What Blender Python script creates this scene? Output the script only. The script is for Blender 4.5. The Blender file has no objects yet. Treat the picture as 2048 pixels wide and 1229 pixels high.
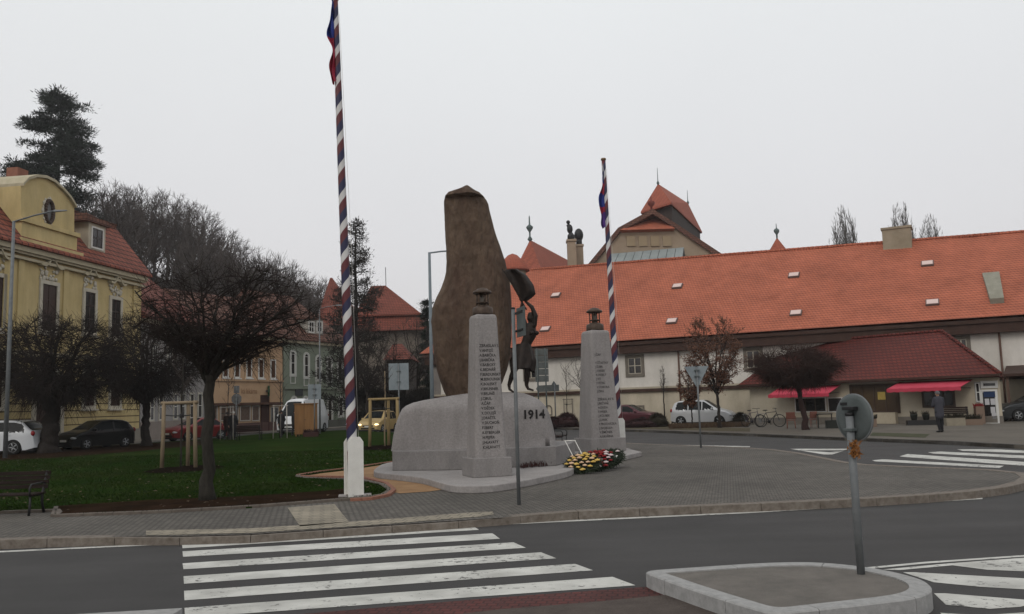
import bpy, bmesh, math, random
from mathutils import Vector, Matrix, noise
R = math.radians
S = bpy.context.scene
COL = S.collection
# ------------------------------------------------------------------ camera
F, RX, RY = 1700.0, 2048.0, 1229.0
H0 = 1.75
ROLL, PITCH = 0.030, math.atan((808 - RY / 2) / F)
CAM = Vector((0, 0, H0))
fw = Vector((0, math.cos(PITCH), math.sin(PITCH)))
r0_, u0_ = Vector((1, 0, 0)), Vector((0, -math.sin(PITCH), math.cos(PITCH)))
rt = r0_ * math.cos(ROLL) - u0_ * math.sin(ROLL)
up = r0_ * math.sin(ROLL) + u0_ * math.cos(ROLL)
cd = bpy.data.cameras.new('camera'); cam = bpy.data.objects.new('camera', cd); COL.objects.link(cam)
cd.sensor_width = 36; cd.lens = 36 * F / RX; cd.clip_start = 0.1; cd.clip_end = 3000
m = Matrix((rt, up, -fw)).transposed().to_4x4(); m.translation = CAM
cam.matrix_world = m
S.camera = cam
# ------------------------------------------------------------------ sky and sun
SUN_EL, SUN_AZ = R(38), R(205)      # azimuth clockwise from +Y
w = bpy.data.worlds.new("World"); S.world = w; w.use_nodes = True
nt = w.node_tree; nt.nodes.clear()
out = nt.nodes.new('ShaderNodeOutputWorld')
sky = nt.nodes.new('ShaderNodeTexSky'); sky.sky_type = 'NISHITA'; sky.sun_disc = False
sky.sun_elevation = SUN_EL; sky.sun_rotation = SUN_AZ; sky.dust_density = 4
b1 = nt.nodes.new('ShaderNodeBackground'); b1.inputs[1].default_value = 0.012
nt.links.new(sky.outputs[0], b1.inputs[0])
b2 = nt.nodes.new('ShaderNodeBackground'); b2.inputs[1].default_value = 0.80
tc = nt.nodes.new('ShaderNodeTexCoord'); sx = nt.nodes.new('ShaderNodeSeparateXYZ')
nt.links.new(tc.outputs['Generated'], sx.inputs[0])
rp = nt.nodes.new('ShaderNodeValToRGB')
e = rp.color_ramp.elements
e[0].position = 0.0; e[0].color = (0.84, 0.80, 0.81, 1)
e[1].position = 0.45; e[1].color = (1.0, 1.02, 1.02, 1)
nt.links.new(sx.outputs[2], rp.inputs[0])
nz = nt.nodes.new('ShaderNodeTexNoise'); nz.inputs['Scale'].default_value = 1.6; nz.inputs['Detail'].default_value = 4
nt.links.new(tc.outputs['Generated'], nz.inputs['Vector'])
mr = nt.nodes.new('ShaderNodeMapRange'); mr.inputs[3].default_value = 0.93; mr.inputs[4].default_value = 1.05
nt.links.new(nz.outputs[0], mr.inputs[0])
mx = nt.nodes.new('ShaderNodeVectorMath'); mx.operation = 'SCALE'
nt.links.new(rp.outputs[0], mx.inputs[0]); nt.links.new(mr.outputs[0], mx.inputs['Scale'])
nt.links.new(mx.outputs[0], b2.inputs[0])
ad = nt.nodes.new('ShaderNodeAddShader')
nt.links.new(b1.outputs[0], ad.inputs[0]); nt.links.new(b2.outputs[0], ad.inputs[1]); nt.links.new(ad.outputs[0], out.inputs[0])
sl = bpy.data.lights.new('sun', 'SUN'); sl.energy = 0.7; sl.angle = R(22); sl.color = (1, 0.95, 0.88)
so = bpy.data.objects.new('sun', sl); COL.objects.link(so)
sd = Vector((math.sin(SUN_AZ) * math.cos(SUN_EL), math.cos(SUN_AZ) * math.cos(SUN_EL), math.sin(SUN_EL)))
so.rotation_euler = sd.to_track_quat('Z', 'Y').to_euler(); so.location = (0, -20, 60)
S.view_settings.view_transform = 'Standard'; S.view_settings.look = 'None'
S.view_settings.exposure = 0.0; S.view_settings.gamma = 1
S.render.engine = 'CYCLES'
# ------------------------------------------------------------------ photograph pixel -> world helpers
def ray(px, py):
    return (fw * F + rt * (px - RX / 2) - up * (py - RY / 2)).normalized()
def G(px, py, z=0.0):                       # where the sight line meets height z
    d = ray(px, py); t = (z - H0) / d.z
    return CAM + d * t
def P(px, py, Y):                           # point on the sight line at depth Y
    d = ray(px, py); return CAM + d * (Y / d.y)
def C(px, Y, z=0.0):                        # point at depth Y and height z seen in column px
    k = (px - RX / 2) / F
    # (x*rt.x + Y*rt.y + (z-H0)*rt.z) = k*(x*fw.x + Y*fw.y + (z-H0)*fw.z)
    h = z - H0
    x = (k * (Y * fw.y + h * fw.z) - Y * rt.y - h * rt.z) / (rt.x - k * fw.x)
    return Vector((x, Y, z))
class Fr:                                   # a wall frame: local x along the wall, y inward, z up
    def __init__(s, a, b):
        s.o = Vector((a.x, a.y, 0)); d = Vector((b.x - a.x, b.y - a.y, 0)); s.L = d.length; d.normalize()
        s.d = d; s.n = Vector((-d.y, d.x, 0)); s.rz = math.atan2(d.y, d.x)
    def on(s, px, py, off=0.0):
        r = ray(px, py); q = s.o + s.n * off
        t = (q - CAM).dot(s.n) / r.dot(s.n); p = CAM + r * t - s.o
        return p.dot(s.d), p.z
    def loc(s, p): q = p - s.o; return Vector((q.dot(s.d), q.dot(s.n), p.z))
# ------------------------------------------------------------------ mesh helpers
class MB:
    def __init__(s): s.v = []; s.f = []; s.sm = []
    def add(s, vs, fs, smooth=False):
        o = len(s.v); s.v += [tuple(x) for x in vs]; s.f += [tuple(i + o for i in f) for f in fs]; s.sm += [smooth] * len(fs); return s
    def box(s, x0, x1, y0, y1, z0, z1, M=None):
        vs = [Vector(p) for p in ((x0,y0,z0),(x1,y0,z0),(x1,y1,z0),(x0,y1,z0),(x0,y0,z1),(x1,y0,z1),(x1,y1,z1),(x0,y1,z1))]
        if M: vs = [M @ q for q in vs]
        return s.add(vs, [(0,3,2,1),(4,5,6,7),(0,1,5,4),(1,2,6,5),(2,3,7,6),(3,0,4,7)])
    def prism(s, pts, a, b, axis='y'):      # 2-D outline extruded from a to b along an axis
        n = len(pts)
        def mk(u, v, k): return {'y': (u, k, v), 'x': (k, u, v), 'z': (u, v, k)}[axis]
        vs = [mk(u, v, a) for u, v in pts] + [mk(u, v, b) for u, v in pts]
        fs = [tuple(range(n)), tuple(range(2 * n - 1, n - 1, -1))] + [(i, i + n, (i + 1) % n + n, (i + 1) % n) for i in range(n)]
        return s.add(vs, fs)
    def tube(s, pts, rad, n=6, cap=True, smooth=True):
        pts = [Vector(p) for p in pts]; k = len(pts)
        if not isinstance(rad, (list, tuple)): rad = [rad] * k
        vs = []; ref = None
        for i, p in enumerate(pts):
            t = (pts[min(i + 1, k - 1)] - pts[max(i - 1, 0)])
            if t.length < 1e-9: t = Vector((0, 0, 1))
            t.normalize()
            if ref is None:
                ref = Vector((1, 0, 0)) if abs(t.x) < 0.8 else Vector((0, 1, 0))
            a = (ref - t * ref.dot(t))
            if a.length < 1e-6: a = t.orthogonal()
            a.normalize(); ref = a; b = t.cross(a)
            for j in range(n):
                an = 2 * math.pi * j / n; vs.append(p + (a * math.cos(an) + b * math.sin(an)) * rad[i])
        fs = [(i*n+j, i*n+(j+1)%n, (i+1)*n+(j+1)%n, (i+1)*n+j) for i in range(k-1) for j in range(n)]
        if cap: fs += [tuple(range(n-1, -1, -1)), tuple((k-1)*n + j for j in range(n))]
        return s.add(vs, fs, smooth)
    def lathe(s, prof, n=16, c=(0,0,0), axis='z', smooth=True, M=None):
        vs = []
        for r, z in prof:
            for j in range(n):
                a = 2*math.pi*j/n; q = (r*math.cos(a), r*math.sin(a), z)
                if axis == 'y': q = (q[0], q[2], q[1])
                if axis == 'x': q = (q[2], q[0], q[1])
                q = Vector(q) + Vector(c)
                vs.append(M @ q if M else q)
        k = len(prof)
        fs = [(i*n+j, i*n+(j+1)%n, (i+1)*n+(j+1)%n, (i+1)*n+j) for i in range(k-1) for j in range(n)]
        fs += [tuple(range(n-1,-1,-1)), tuple((k-1)*n+j for j in range(n))]
        return s.add(vs, fs, smooth)
    def ball(s, c, r, n=8, m=6, sq=(1,1,1), jit=0, rng=random):
        vs = []; fs = []
        for i in range(m + 1):
            th = math.pi * i / m
            for j in range(n):
                a = 2*math.pi*j/n; k = r * (1 + (rng.uniform(-jit, jit) if jit else 0))
                vs.append((c[0]+k*sq[0]*math.sin(th)*math.cos(a), c[1]+k*sq[1]*math.sin(th)*math.sin(a), c[2]+k*sq[2]*math.cos(th)))
        fs = [(i*n+j, i*n+(j+1)%n, (i+1)*n+(j+1)%n, (i+1)*n+j) for i in range(m) for j in range(n)]
        return s.add(vs, fs, True)
    def grid(s, fn, nu, nv, smooth=True):
        vs = [fn(i/nu, j/nv) for j in range(nv+1) for i in range(nu+1)]
        return s.add(vs, [(j*(nu+1)+i, j*(nu+1)+i+1, (j+1)*(nu+1)+i+1, (j+1)*(nu+1)+i) for j in range(nv) for i in range(nu)], smooth)
    def build(s, name, mat, parent=None, bevel=0, loc=None):
        me = bpy.data.meshes.new(name); me.from_pydata(s.v, [], s.f)
        me.polygons.foreach_set('use_smooth', s.sm); 
        bm = bmesh.new(); bm.from_mesh(me); bmesh.ops.recalc_face_normals(bm, faces=bm.faces); bm.to_mesh(me); bm.free()
        o = bpy.data.objects.new(name, me); COL.objects.link(o)
        if mat: me.materials.append(mat)
        if parent: o.parent = parent
        if loc: o.location = loc
        if bevel:
            b = o.modifiers.new('bevel', 'BEVEL'); b.width = bevel; b.segments = 2; b.limit_method = 'ANGLE'; b.angle_limit = R(40)
        return o
    def raw(s, name, mat, parent=None):     # big meshes: no normal pass
        me = bpy.data.meshes.new(name); me.from_pydata(s.v, [], s.f); me.polygons.foreach_set('use_smooth', s.sm)
        o = bpy.data.objects.new(name, me); COL.objects.link(o); me.materials.append(mat)
        if parent: o.parent = parent
        return o
def tag(o, label=None, cat=None, group=None, kind=None):
    if label: o['label'] = label
    if cat: o['category'] = cat
    if group: o['group'] = group
    if kind: o['kind'] = kind
    return o
def thing(name, label, cat, loc=(0,0,0), rz=0, group=None):
    o = bpy.data.objects.new(name, None); COL.objects.link(o); o.location = loc; o.rotation_euler = (0, 0, rz)
    o.empty_display_size = 0.2
    return tag(o, label, cat, group)
def copy_tree(o, parent=None):
    c = o.copy(); COL.objects.link(c)
    if parent: c.parent = parent
    for ch in list(o.children): copy_tree(ch, c)
    return c
def dup(o, loc, rz, label, sc=1.0, group=None):
    c = copy_tree(o); c.location = loc; c.rotation_euler = (0, 0, rz); c.scale = (sc,)*3 if not isinstance(sc, tuple) else sc
    c['label'] = label
    if group: c['group'] = group
    return c
# ------------------------------------------------------------------ materials
MATS = {}
def M(name, c1, c2=None, scale=3.0, rough=0.8, bump=0.0, bscale=None, metal=0.0, spec=0.3, coord='Object', detail=6, stretch=None, streak=None, bdist=.03):
    if name in MATS: return MATS[name]
    m = bpy.data.materials.new(name); m.use_nodes = True; t = m.node_tree; b = t.nodes['Principled BSDF']
    b.inputs['Roughness'].default_value = rough; b.inputs['Metallic'].default_value = metal
    b.inputs['Specular IOR Level'].default_value = spec
    b.inputs['Base Color'].default_value = (*c1, 1)
    t.nodes.new('ShaderNodeTexCoord').name = 'tc'; tcn = t.nodes['tc']; src = tcn.outputs[coord]
    if stretch:
        mp = t.nodes.new('ShaderNodeMapping'); mp.inputs['Scale'].default_value = stretch; t.links.new(src, mp.inputs[0]); src = mp.outputs[0]
    if c2:
        n = t.nodes.new('ShaderNodeTexNoise'); n.inputs['Scale'].default_value = scale; n.inputs['Detail'].default_value = detail
        n.inputs['Roughness'].default_value = 0.65
        t.links.new(src, n.inputs['Vector'])
        r = t.nodes.new('ShaderNodeValToRGB'); r.color_ramp.elements[0].position = 0.32; r.color_ramp.elements[1].position = 0.68
        r.color_ramp.elements[0].color = (*c1, 1); r.color_ramp.elements[1].color = (*c2, 1)
        t.links.new(n.outputs[0], r.inputs[0]); t.links.new(r.outputs[0], b.inputs['Base Color'])
    if streak:
        n4 = t.nodes.new('ShaderNodeTexNoise'); n4.inputs['Scale'].default_value = streak[0]; n4.inputs['Detail'].default_value = 7; n4.inputs['Roughness'].default_value = .7
        mp4 = t.nodes.new('ShaderNodeMapping'); mp4.inputs['Scale'].default_value = (1,1,streak[1]); t.links.new(tcn.outputs[coord], mp4.inputs[0]); t.links.new(mp4.outputs[0], n4.inputs['Vector'])
        r4 = t.nodes.new('ShaderNodeMapRange'); r4.inputs[1].default_value = .3; r4.inputs[2].default_value = .7; r4.inputs[3].default_value = streak[2]; r4.inputs[4].default_value = streak[3]; t.links.new(n4.outputs[0], r4.inputs[0])
        v4 = t.nodes.new('ShaderNodeVectorMath'); v4.operation = 'SCALE'; t.links.new(r.outputs[0], v4.inputs[0]); t.links.new(r4.outputs[0], v4.inputs['Scale']); t.links.new(v4.outputs[0], b.inputs['Base Color'])
    if bump:
        n2 = t.nodes.new('ShaderNodeTexNoise'); n2.inputs['Scale'].default_value = bscale or scale * 8; n2.inputs['Detail'].default_value = 5
        t.links.new(src, n2.inputs['Vector'])
        bp = t.nodes.new('ShaderNodeBump'); bp.inputs['Strength'].default_value = bump; bp.inputs['Distance'].default_value = bdist
        t.links.new(n2.outputs[0], bp.inputs['Height']); t.links.new(bp.outputs[0], b.inputs['Normal'])
    MATS[name] = m; return m
def tiles(name, c1, c2, c3, w=0.2, h=0.16, mode='roof', rough=0.75, rot=0, mortar=0.012, patch=0.3, bump=0.6, vary=(0.55,1.2)):
    """brick-pattern surface: roof tiles, setts, slabs. mode 'roof' uses (x+y, z), 'floor' uses (x, y)"""
    if name in MATS: return MATS[name]
    m = bpy.data.materials.new(name); m.use_nodes = True; t = m.node_tree; b = t.nodes['Principled BSDF']
    b.inputs['Roughness'].default_value = rough; b.inputs['Specular IOR Level'].default_value = 0.25
    N = t.nodes.new; K = t.links.new
    tcn = N('ShaderNodeTexCoord'); sp = N('ShaderNodeSeparateXYZ'); K(tcn.outputs['Object'], sp.inputs[0])
    cb = N('ShaderNodeCombineXYZ')
    if mode == 'roof':
        a = N('ShaderNodeMath'); a.operation = 'ADD'; K(sp.outputs[0], a.inputs[0]); K(sp.outputs[1], a.inputs[1])
        K(a.outputs[0], cb.inputs[0]); K(sp.outputs[2], cb.inputs[1])
    else:
        K(sp.outputs[0], cb.inputs[0]); K(sp.outputs[1], cb.inputs[1])
    mp = N('ShaderNodeMapping'); mp.inputs['Rotation'].default_value = (0, 0, rot); K(cb.outputs[0], mp.inputs[0])
    br = N('ShaderNodeTexBrick'); br.inputs['Scale'].default_value = 1.0
    br.inputs['Brick Width'].default_value = w; br.inputs['Row Height'].default_value = h
    br.inputs['Mortar Size'].default_value = mortar; br.inputs['Mortar Smooth'].default_value = 0.4
    br.inputs['Color1'].default_value = (*c1, 1); br.inputs['Color2'].default_value = (*c2, 1); br.inputs['Mortar'].default_value = (*c3, 1)
    K(mp.outputs[0], br.inputs['Vector'])
    n = N('ShaderNodeTexNoise'); n.inputs['Scale'].default_value = patch; n.inputs['Detail'].default_value = 8; n.inputs['Roughness'].default_value = 0.7
    K(tcn.outputs['Object'], n.inputs['Vector'])
    r = N('ShaderNodeMapRange'); r.inputs[1].default_value = 0.3; r.inputs[2].default_value = 0.7; r.inputs[3].default_value = vary[0]; r.inputs[4].default_value = vary[1]
    K(n.outputs[0], r.inputs[0])
    vm = N('ShaderNodeVectorMath'); vm.operation = 'SCALE'; K(br.outputs['Color'], vm.inputs[0]); K(r.outputs[0], vm.inputs['Scale'])
    K(vm.outputs[0], b.inputs['Base Color'])
    n3 = N('ShaderNodeTexNoise'); n3.inputs['Scale'].default_value = 30; K(tcn.outputs['Object'], n3.inputs['Vector'])
    mm = N('ShaderNodeMath'); mm.operation = 'MULTIPLY_ADD'; mm.inputs[1].default_value = -1.0
    K(br.outputs['Fac'], mm.inputs[0]); K(n3.outputs[0], mm.inputs[2])
    bp = N('ShaderNodeBump'); bp.inputs['Strength'].default_value = bump; bp.inputs['Distance'].default_value = 0.02
    K(mm.outputs[0], bp.inputs['Height']); K(bp.outputs[0], b.inputs['Normal'])
    MATS[name] = m; return m
asphalt = M('asphalt', (.034,.036,.040), (.052,.053,.056), .35, .8, .35, 60, spec=.3)
asphalt_far = M('asphalt_far', (.04,.04,.042), (.075,.07,.066), .08, .9, .3, 30)
setts = tiles('grey_setts', (.148,.135,.119), (.105,.096,.085), (.055,.05,.044), .11, .105, 'floor', .85, R(14), .014, .35, .5, (.6,1.2))
setts2 = tiles('grey_sett_circle', (.118,.11,.10), (.08,.076,.07), (.045,.042,.038), .12, .10, 'floor', .85, R(-30), .014, .25, .5, (.62,1.2))
tact = tiles('pale_tactile_slabs', (.33,.29,.225), (.28,.25,.195), (.15,.135,.11), .2, .2, 'floor', .85, R(14), .014, 1.2, .4, (.6,1.1))
redset = tiles('red_setts', (.115,.032,.028), (.085,.028,.025), (.05,.02,.018), .1, .1, 'floor', .8, R(8), .01, .9, .5, (.45,1.15))
kerbm = M('granite_kerb', (.11,.09,.072), (.20,.175,.15), 9, .85, .25, 90)
kerbw = M('pale_granite_kerb', (.24,.24,.235), (.34,.335,.33), 12, .85, .25, 100)
granite = M('bush_hammered_granite', (.225,.208,.203), (.315,.295,.287), 22, .9, .5, 55, detail=10, streak=(2.2,.22,.80,1.10))
granite_d = M('smooth_granite', (.195,.182,.178), (.265,.25,.243), 30, .8, .2, 90, detail=10, streak=(2.5,.5,.78,1.1))
slabm = M('granite_slab', (.25,.232,.225), (.33,.31,.30), 14, .85, .2, 80, streak=(1.5,1,.8,1.1))
whitepaint0 = M('road_paint', (.36,.355,.33), (.56,.55,.515), 3.2, .75, .15, 60, detail=9)
sand = M('sand_path', (.23,.13,.062), (.33,.20,.10), 1.6, .95, .4, 50)
brickedge = M('red_brick_edging', (.20,.085,.055), (.28,.14,.10), 14, .9, .3, 60)
grassm = M('lawn', (.010,.029,.005), (.025,.034,.009), .33, 1, .3, 45, detail=10, spec=0, streak=(.3,1,.55,1.2))
soil = M('dark_soil', (.006,.0045,.004), (.015,.010,.008), 6, 1, .8, 30, spec=0)
verge = M('leaf_littered_verge', (.014,.010,.007), (.034,.02,.013), 1.3, 1, .8, 30, detail=9, spec=0)
rockm = M('brown_standing_stone', (.060,.035,.025), (.138,.098,.068), .75, .95, .9, 5, detail=12, stretch=(1.5,1.5,.6), streak=(4.5,.3,.68,1.2), bdist=.16)
bronze = M('dark_bronze', (.011,.008,.007), (.028,.019,.015), 9, .55, .2, 30, metal=.4)
bronze_l = M('brown_bronze', (.045,.03,.022), (.085,.058,.042), 12, .5, .2, 40, metal=.35)
bark = M('dark_bark', (.012,.009,.008), (.03,.024,.02), 5, .95, .8, 25, stretch=(3,3,.6))
bark_g = M('grey_green_bark', (.014,.012,.009), (.038,.034,.027), 6, .95, .8, 25, stretch=(3,3,.6))
twigm = M('dark_twigs', (.011,.0075,.006), (.022,.014,.011), 3, .95)
twig_g = M('grey_brown_twigs', (.042,.033,.029), (.068,.055,.049), 1, .95)
twig_r = M('red_brown_twigs', (.026,.014,.011), (.044,.022,.017), 2, .95)
needle = M('dark_needles', (.006,.011,.008), (.017,.027,.017), .6, .9)
needle_b = M('brown_green_needles', (.010,.011,.008), (.025,.02,.015), .6, .9)
leafb = M('brown_leaves', (.08,.034,.019), (.155,.072,.042), 2.0, .9)
wood = M('stake_wood', (.17,.13,.085), (.26,.20,.13), 5, .85, .3, 30, stretch=(4,4,.5))
wood_y = M('yellow_stake_wood', (.20,.145,.07), (.29,.21,.10), 5, .85, .3, 30, stretch=(4,4,.5))
benchw = M('dark_bench_wood', (.014,.009,.008), (.03,.02,.018), 6, .8, .3, 40, spec=.1, stretch=(.5,4,4))
iron = M('black_iron', (.010,.010,.011), None, rough=.55, spec=.4)
galv = M('galvanised_steel', (.12,.13,.135), (.18,.19,.195), 6, .6, .08, 60, metal=.25)
galv_d = M('dull_sign_back', (.065,.077,.076), (.105,.12,.12), 4, .65, .08, 60, metal=.2)
signback_b = M('blue_grey_sign_back', (.17,.20,.22), (.23,.26,.275), 3, .6)
glass = M('window_glass', (.012,.012,.013), (.03,.028,.027), 1.5, .12, spec=.6)
glass_car = M('car_glass', (.010,.012,.013), None, rough=.22, spec=.12)
white_pl = M('white_paint', (.60,.59,.55), (.70,.69,.65), 5, .7, .1, 40)

def worn(name, base, under, scale, amt):     # worn paint: the road shows through in chips and scuffs
    m = bpy.data.materials.new(name); m.use_nodes = True; t = m.node_tree; b = t.nodes['Principled BSDF']; N = t.nodes.new; K = t.links.new
    b.inputs['Roughness'].default_value = .8; b.inputs['Specular IOR Level'].default_value = .2
    tcn = N('ShaderNodeTexCoord'); n1 = N('ShaderNodeTexNoise'); n1.inputs['Scale'].default_value = scale; n1.inputs['Detail'].default_value = 12; n1.inputs['Roughness'].default_value = .75
    n2 = N('ShaderNodeTexNoise'); n2.inputs['Scale'].default_value = 1.1; n2.inputs['Detail'].default_value = 3
    K(tcn.outputs['Object'], n1.inputs[0]); K(tcn.outputs['Object'], n2.inputs[0])
    a = N('ShaderNodeMath'); a.operation = 'MULTIPLY_ADD'; a.inputs[1].default_value = .35; K(n2.outputs[0], a.inputs[0]); K(n1.outputs[0], a.inputs[2])
    r = N('ShaderNodeMapRange'); r.inputs[1].default_value = amt; r.inputs[2].default_value = amt+.06; K(a.outputs[0], r.inputs[0])
    n3 = N('ShaderNodeTexNoise'); n3.inputs['Scale'].default_value = 2.5; n3.inputs['Detail'].default_value = 8; K(tcn.outputs['Object'], n3.inputs[0])
    cr = N('ShaderNodeValToRGB'); cr.color_ramp.elements[0].position = .3; cr.color_ramp.elements[0].color = (*base[0],1); cr.color_ramp.elements[1].position = .65; cr.color_ramp.elements[1].color = (*base[1],1); K(n3.outputs[0], cr.inputs[0])
    mx_ = N('ShaderNodeMix'); mx_.data_type = 'RGBA'; K(r.outputs[0], mx_.inputs[0]); mx_.inputs[6].default_value = (*under,1); K(cr.outputs[0], mx_.inputs[7]); K(mx_.outputs[2], b.inputs['Base Color'])
    return m
whitepaint = worn('worn_road_paint', ((.37,.365,.34),(.55,.545,.51)), (.075,.073,.07), 9, .54)
def asphalt_mat(name):
    m = bpy.data.materials.new(name); m.use_nodes = True; t = m.node_tree; b = t.nodes['Principled BSDF']; N = t.nodes.new; K = t.links.new
    b.inputs['Roughness'].default_value = .82; b.inputs['Specular IOR Level'].default_value = .25
    tcn = N('ShaderNodeTexCoord')
    def nz_(sc, de, st=None, ro=.6):
        n = N('ShaderNodeTexNoise'); n.inputs['Scale'].default_value = sc; n.inputs['Detail'].default_value = de; n.inputs['Roughness'].default_value = ro
        if st: mp = N('ShaderNodeMapping'); mp.inputs['Rotation'].default_value = (0,0,R(-14)); mp.inputs['Scale'].default_value = st; K(tcn.outputs['Object'], mp.inputs[0]); K(mp.outputs[0], n.inputs[0])
        else: K(tcn.outputs['Object'], n.inputs[0])
        return n
    big, streak, fine = nz_(.5, 6), nz_(1.0, 5, (.12,1.6,1)), nz_(160, 2)
    def rng_(n, a, c): r = N('ShaderNodeMapRange'); r.inputs[1].default_value = .3; r.inputs[2].default_value = .7; r.inputs[3].default_value = a; r.inputs[4].default_value = c; K(n.outputs[0], r.inputs[0]); return r
    m1, m2, m3 = rng_(big, .84, 1.16), rng_(streak, .84, 1.14), rng_(fine, .7, 1.35)
    x = N('ShaderNodeMath'); x.operation = 'MULTIPLY'; K(m1.outputs[0], x.inputs[0]); K(m2.outputs[0], x.inputs[1])
    y = N('ShaderNodeMath'); y.operation = 'MULTIPLY'; K(x.outputs[0], y.inputs[0]); K(m3.outputs[0], y.inputs[1])
    vm = N('ShaderNodeVectorMath'); vm.operation = 'SCALE'; vm.inputs[0].default_value = (.047,.045,.0445); K(y.outputs[0], vm.inputs['Scale']); K(vm.outputs[0], b.inputs['Base Color'])
    bp = N('ShaderNodeBump'); bp.inputs['Strength'].default_value = .4; bp.inputs['Distance'].default_value = .01; K(fine.outputs[0], bp.inputs['Height']); K(bp.outputs[0], b.inputs['Normal'])
    return m
asphalt = asphalt_mat('road_asphalt')
# ------------------------------------------------------------------ ground, road, pavements
def sheet(name, pts, z, mat, kind='structure', thick=None, label=None, cat=None):
    bm = bmesh.new(); vs = [bm.verts.new((p.x, p.y, z)) for p in pts]
    f = bm.faces.new(vs)
    if thick:
        lo = [bm.verts.new((p.x, p.y, z - thick)) for p in pts]; n = len(pts)
        for i in range(n): bm.faces.new((vs[i], vs[(i+1)%n], lo[(i+1)%n], lo[i]))
    bmesh.ops.triangulate(bm, faces=[f]); bmesh.ops.recalc_face_normals(bm, faces=bm.faces)
    if sum(q.normal.z for q in bm.faces if abs(q.normal.z) > .5) < 0: bmesh.ops.reverse_faces(bm, faces=bm.faces)
    me = bpy.data.meshes.new(name); bm.to_mesh(me); bm.free(); me.materials.append(mat)
    o = bpy.data.objects.new(name, me); COL.objects.link(o); return tag(o, label, cat, None, kind)
RZ = -0.12
V = lambda x, y: Vector((x, y, 0))
sheet('ground', [V(-400,-150), V(400,-150), V(400,600), V(-400,600)], RZ - .012, M('far_ground', (.03,.035,.02), (.05,.05,.035), .02, 1))
sheet('road', [V(-60,-6), V(75,-6), V(80,60), V(40,110), V(-60,130)], RZ, asphalt)
plaza_px = [(-500,1103),(-150,1087),(0,1081),(183,1074),(350,1073),(500,1069),(750,1052),(1000,1036),(1066,1028),(1300,1017),(1500,1009),(1700,1000),(1900,988),(2000,977),(2048,966),(2062,955),(2048,947),(1980,940),(1850,935),(1740,931),(1690,925),(1650,917),(1600,907),(1540,899),(1450,894),(1300,889),(1200,884),(1000,877),(800,868),(690,862),(550,868),(400,881),(270,890),(150,897),(0,905),(-200,912),(-500,918)]
plaza = [G(x, y) for x, y in plaza_px]
sheet('plaza_pavement', plaza, 0, setts)
def strip(pts, w0, w1, z0, z1, name, mat, seg=1.0, close=False, gap=.006, parent=None, kind='structure'):
    """a row of kerb stones along a polyline; w0..w1 = offsets to the left of travel; z0,z1 may be callables of distance"""
    mb = MB(); q = []
    n = len(pts); P2 = pts + ([pts[0]] if close else [])
    # resample
    d = [0]; 
    for i in range(len(P2)-1): d.append(d[-1] + (P2[i+1]-P2[i]).length)
    tot = d[-1]; k = max(1, round(tot/seg)); 
    def at(s):
        s = min(max(s, 0), tot - 1e-6)
        for i in range(len(d)-1):
            if d[i+1] >= s: 
                t = (s-d[i])/max(1e-9, d[i+1]-d[i]); return P2[i].lerp(P2[i+1], t)
        return P2[-1]
    def nor(s):
        a, b = at(s-.25), at(s+.25); t = (b-a).normalized(); return Vector((-t.y, t.x, 0))
    for i in range(k):
        s0, s1 = tot*i/k + gap/2, tot*(i+1)/k - gap/2
        a, b, na, nb = at(s0), at(s1), nor(s0), nor(s1)
        f = lambda z, s: z(s) if callable(z) else z
        vs = []
        for z in (z0, z1):
            for p, nn, s in ((a,na,s0),(b,nb,s1)):
                for ww in (w0, w1):
                    r = p + nn*ww; vs.append((r.x, r.y, f(z, s)))
        mb.add(vs, [(0,1,3,2),(4,6,7,5),(0,2,6,4),(2,3,7,6),(3,1,5,7),(1,0,4,5)])
    return tag(mb.build(name, mat, parent, bevel=.008), kind=kind)
front = plaza[:17]
import itertools
dist = [0]
for a, b in zip(front, front[1:]): dist.append(dist[-1] + (b-a).length)
def kz(s):      # the kerb drops nearly flush at the crossing
    x3, x4, x7, x8 = dist[3], dist[4], dist[7], dist[8]
    lo, hi = -.012, .012
    if s < x3: return hi
    if s < x4 - .6: return hi + (lo-hi)*(s-x3)/(x4-.6-x3)
    if s < x7: return lo
    if s < x8: return lo + (hi-lo)*(s-x7)/(x8-x7)
    return hi
def kerb_sheet(s): return kz(s)
strip(front, -.06, .17, RZ - .02, kz, 'kerb', kerbm, 1.0)
back_edge = plaza[28:]
far_edge = plaza[16:29]
strip(far_edge, -.05, .15, RZ - .02, .012, 'kerb', kerbm, 1.0)
strip(back_edge, -.05, .15, RZ - .02, .012, 'kerb', kerbm, 1.0)
# lowered strip of pavement in front of the crossing is paved with pale ribbed slabs
sheet('tactile_strip', [G(*p) for p in ((292,1072),(292,1062),(500,1058),(750,1041),(940,1026),(985,1024),(988,1030),(960,1034),(750,1051),(500,1067))], .006, tact)
sheet('tactile_crossing_guide', [G(*p) for p in ((575,1016),(669,1009),(698,1045),(600,1054))], .006, tact)
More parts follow.
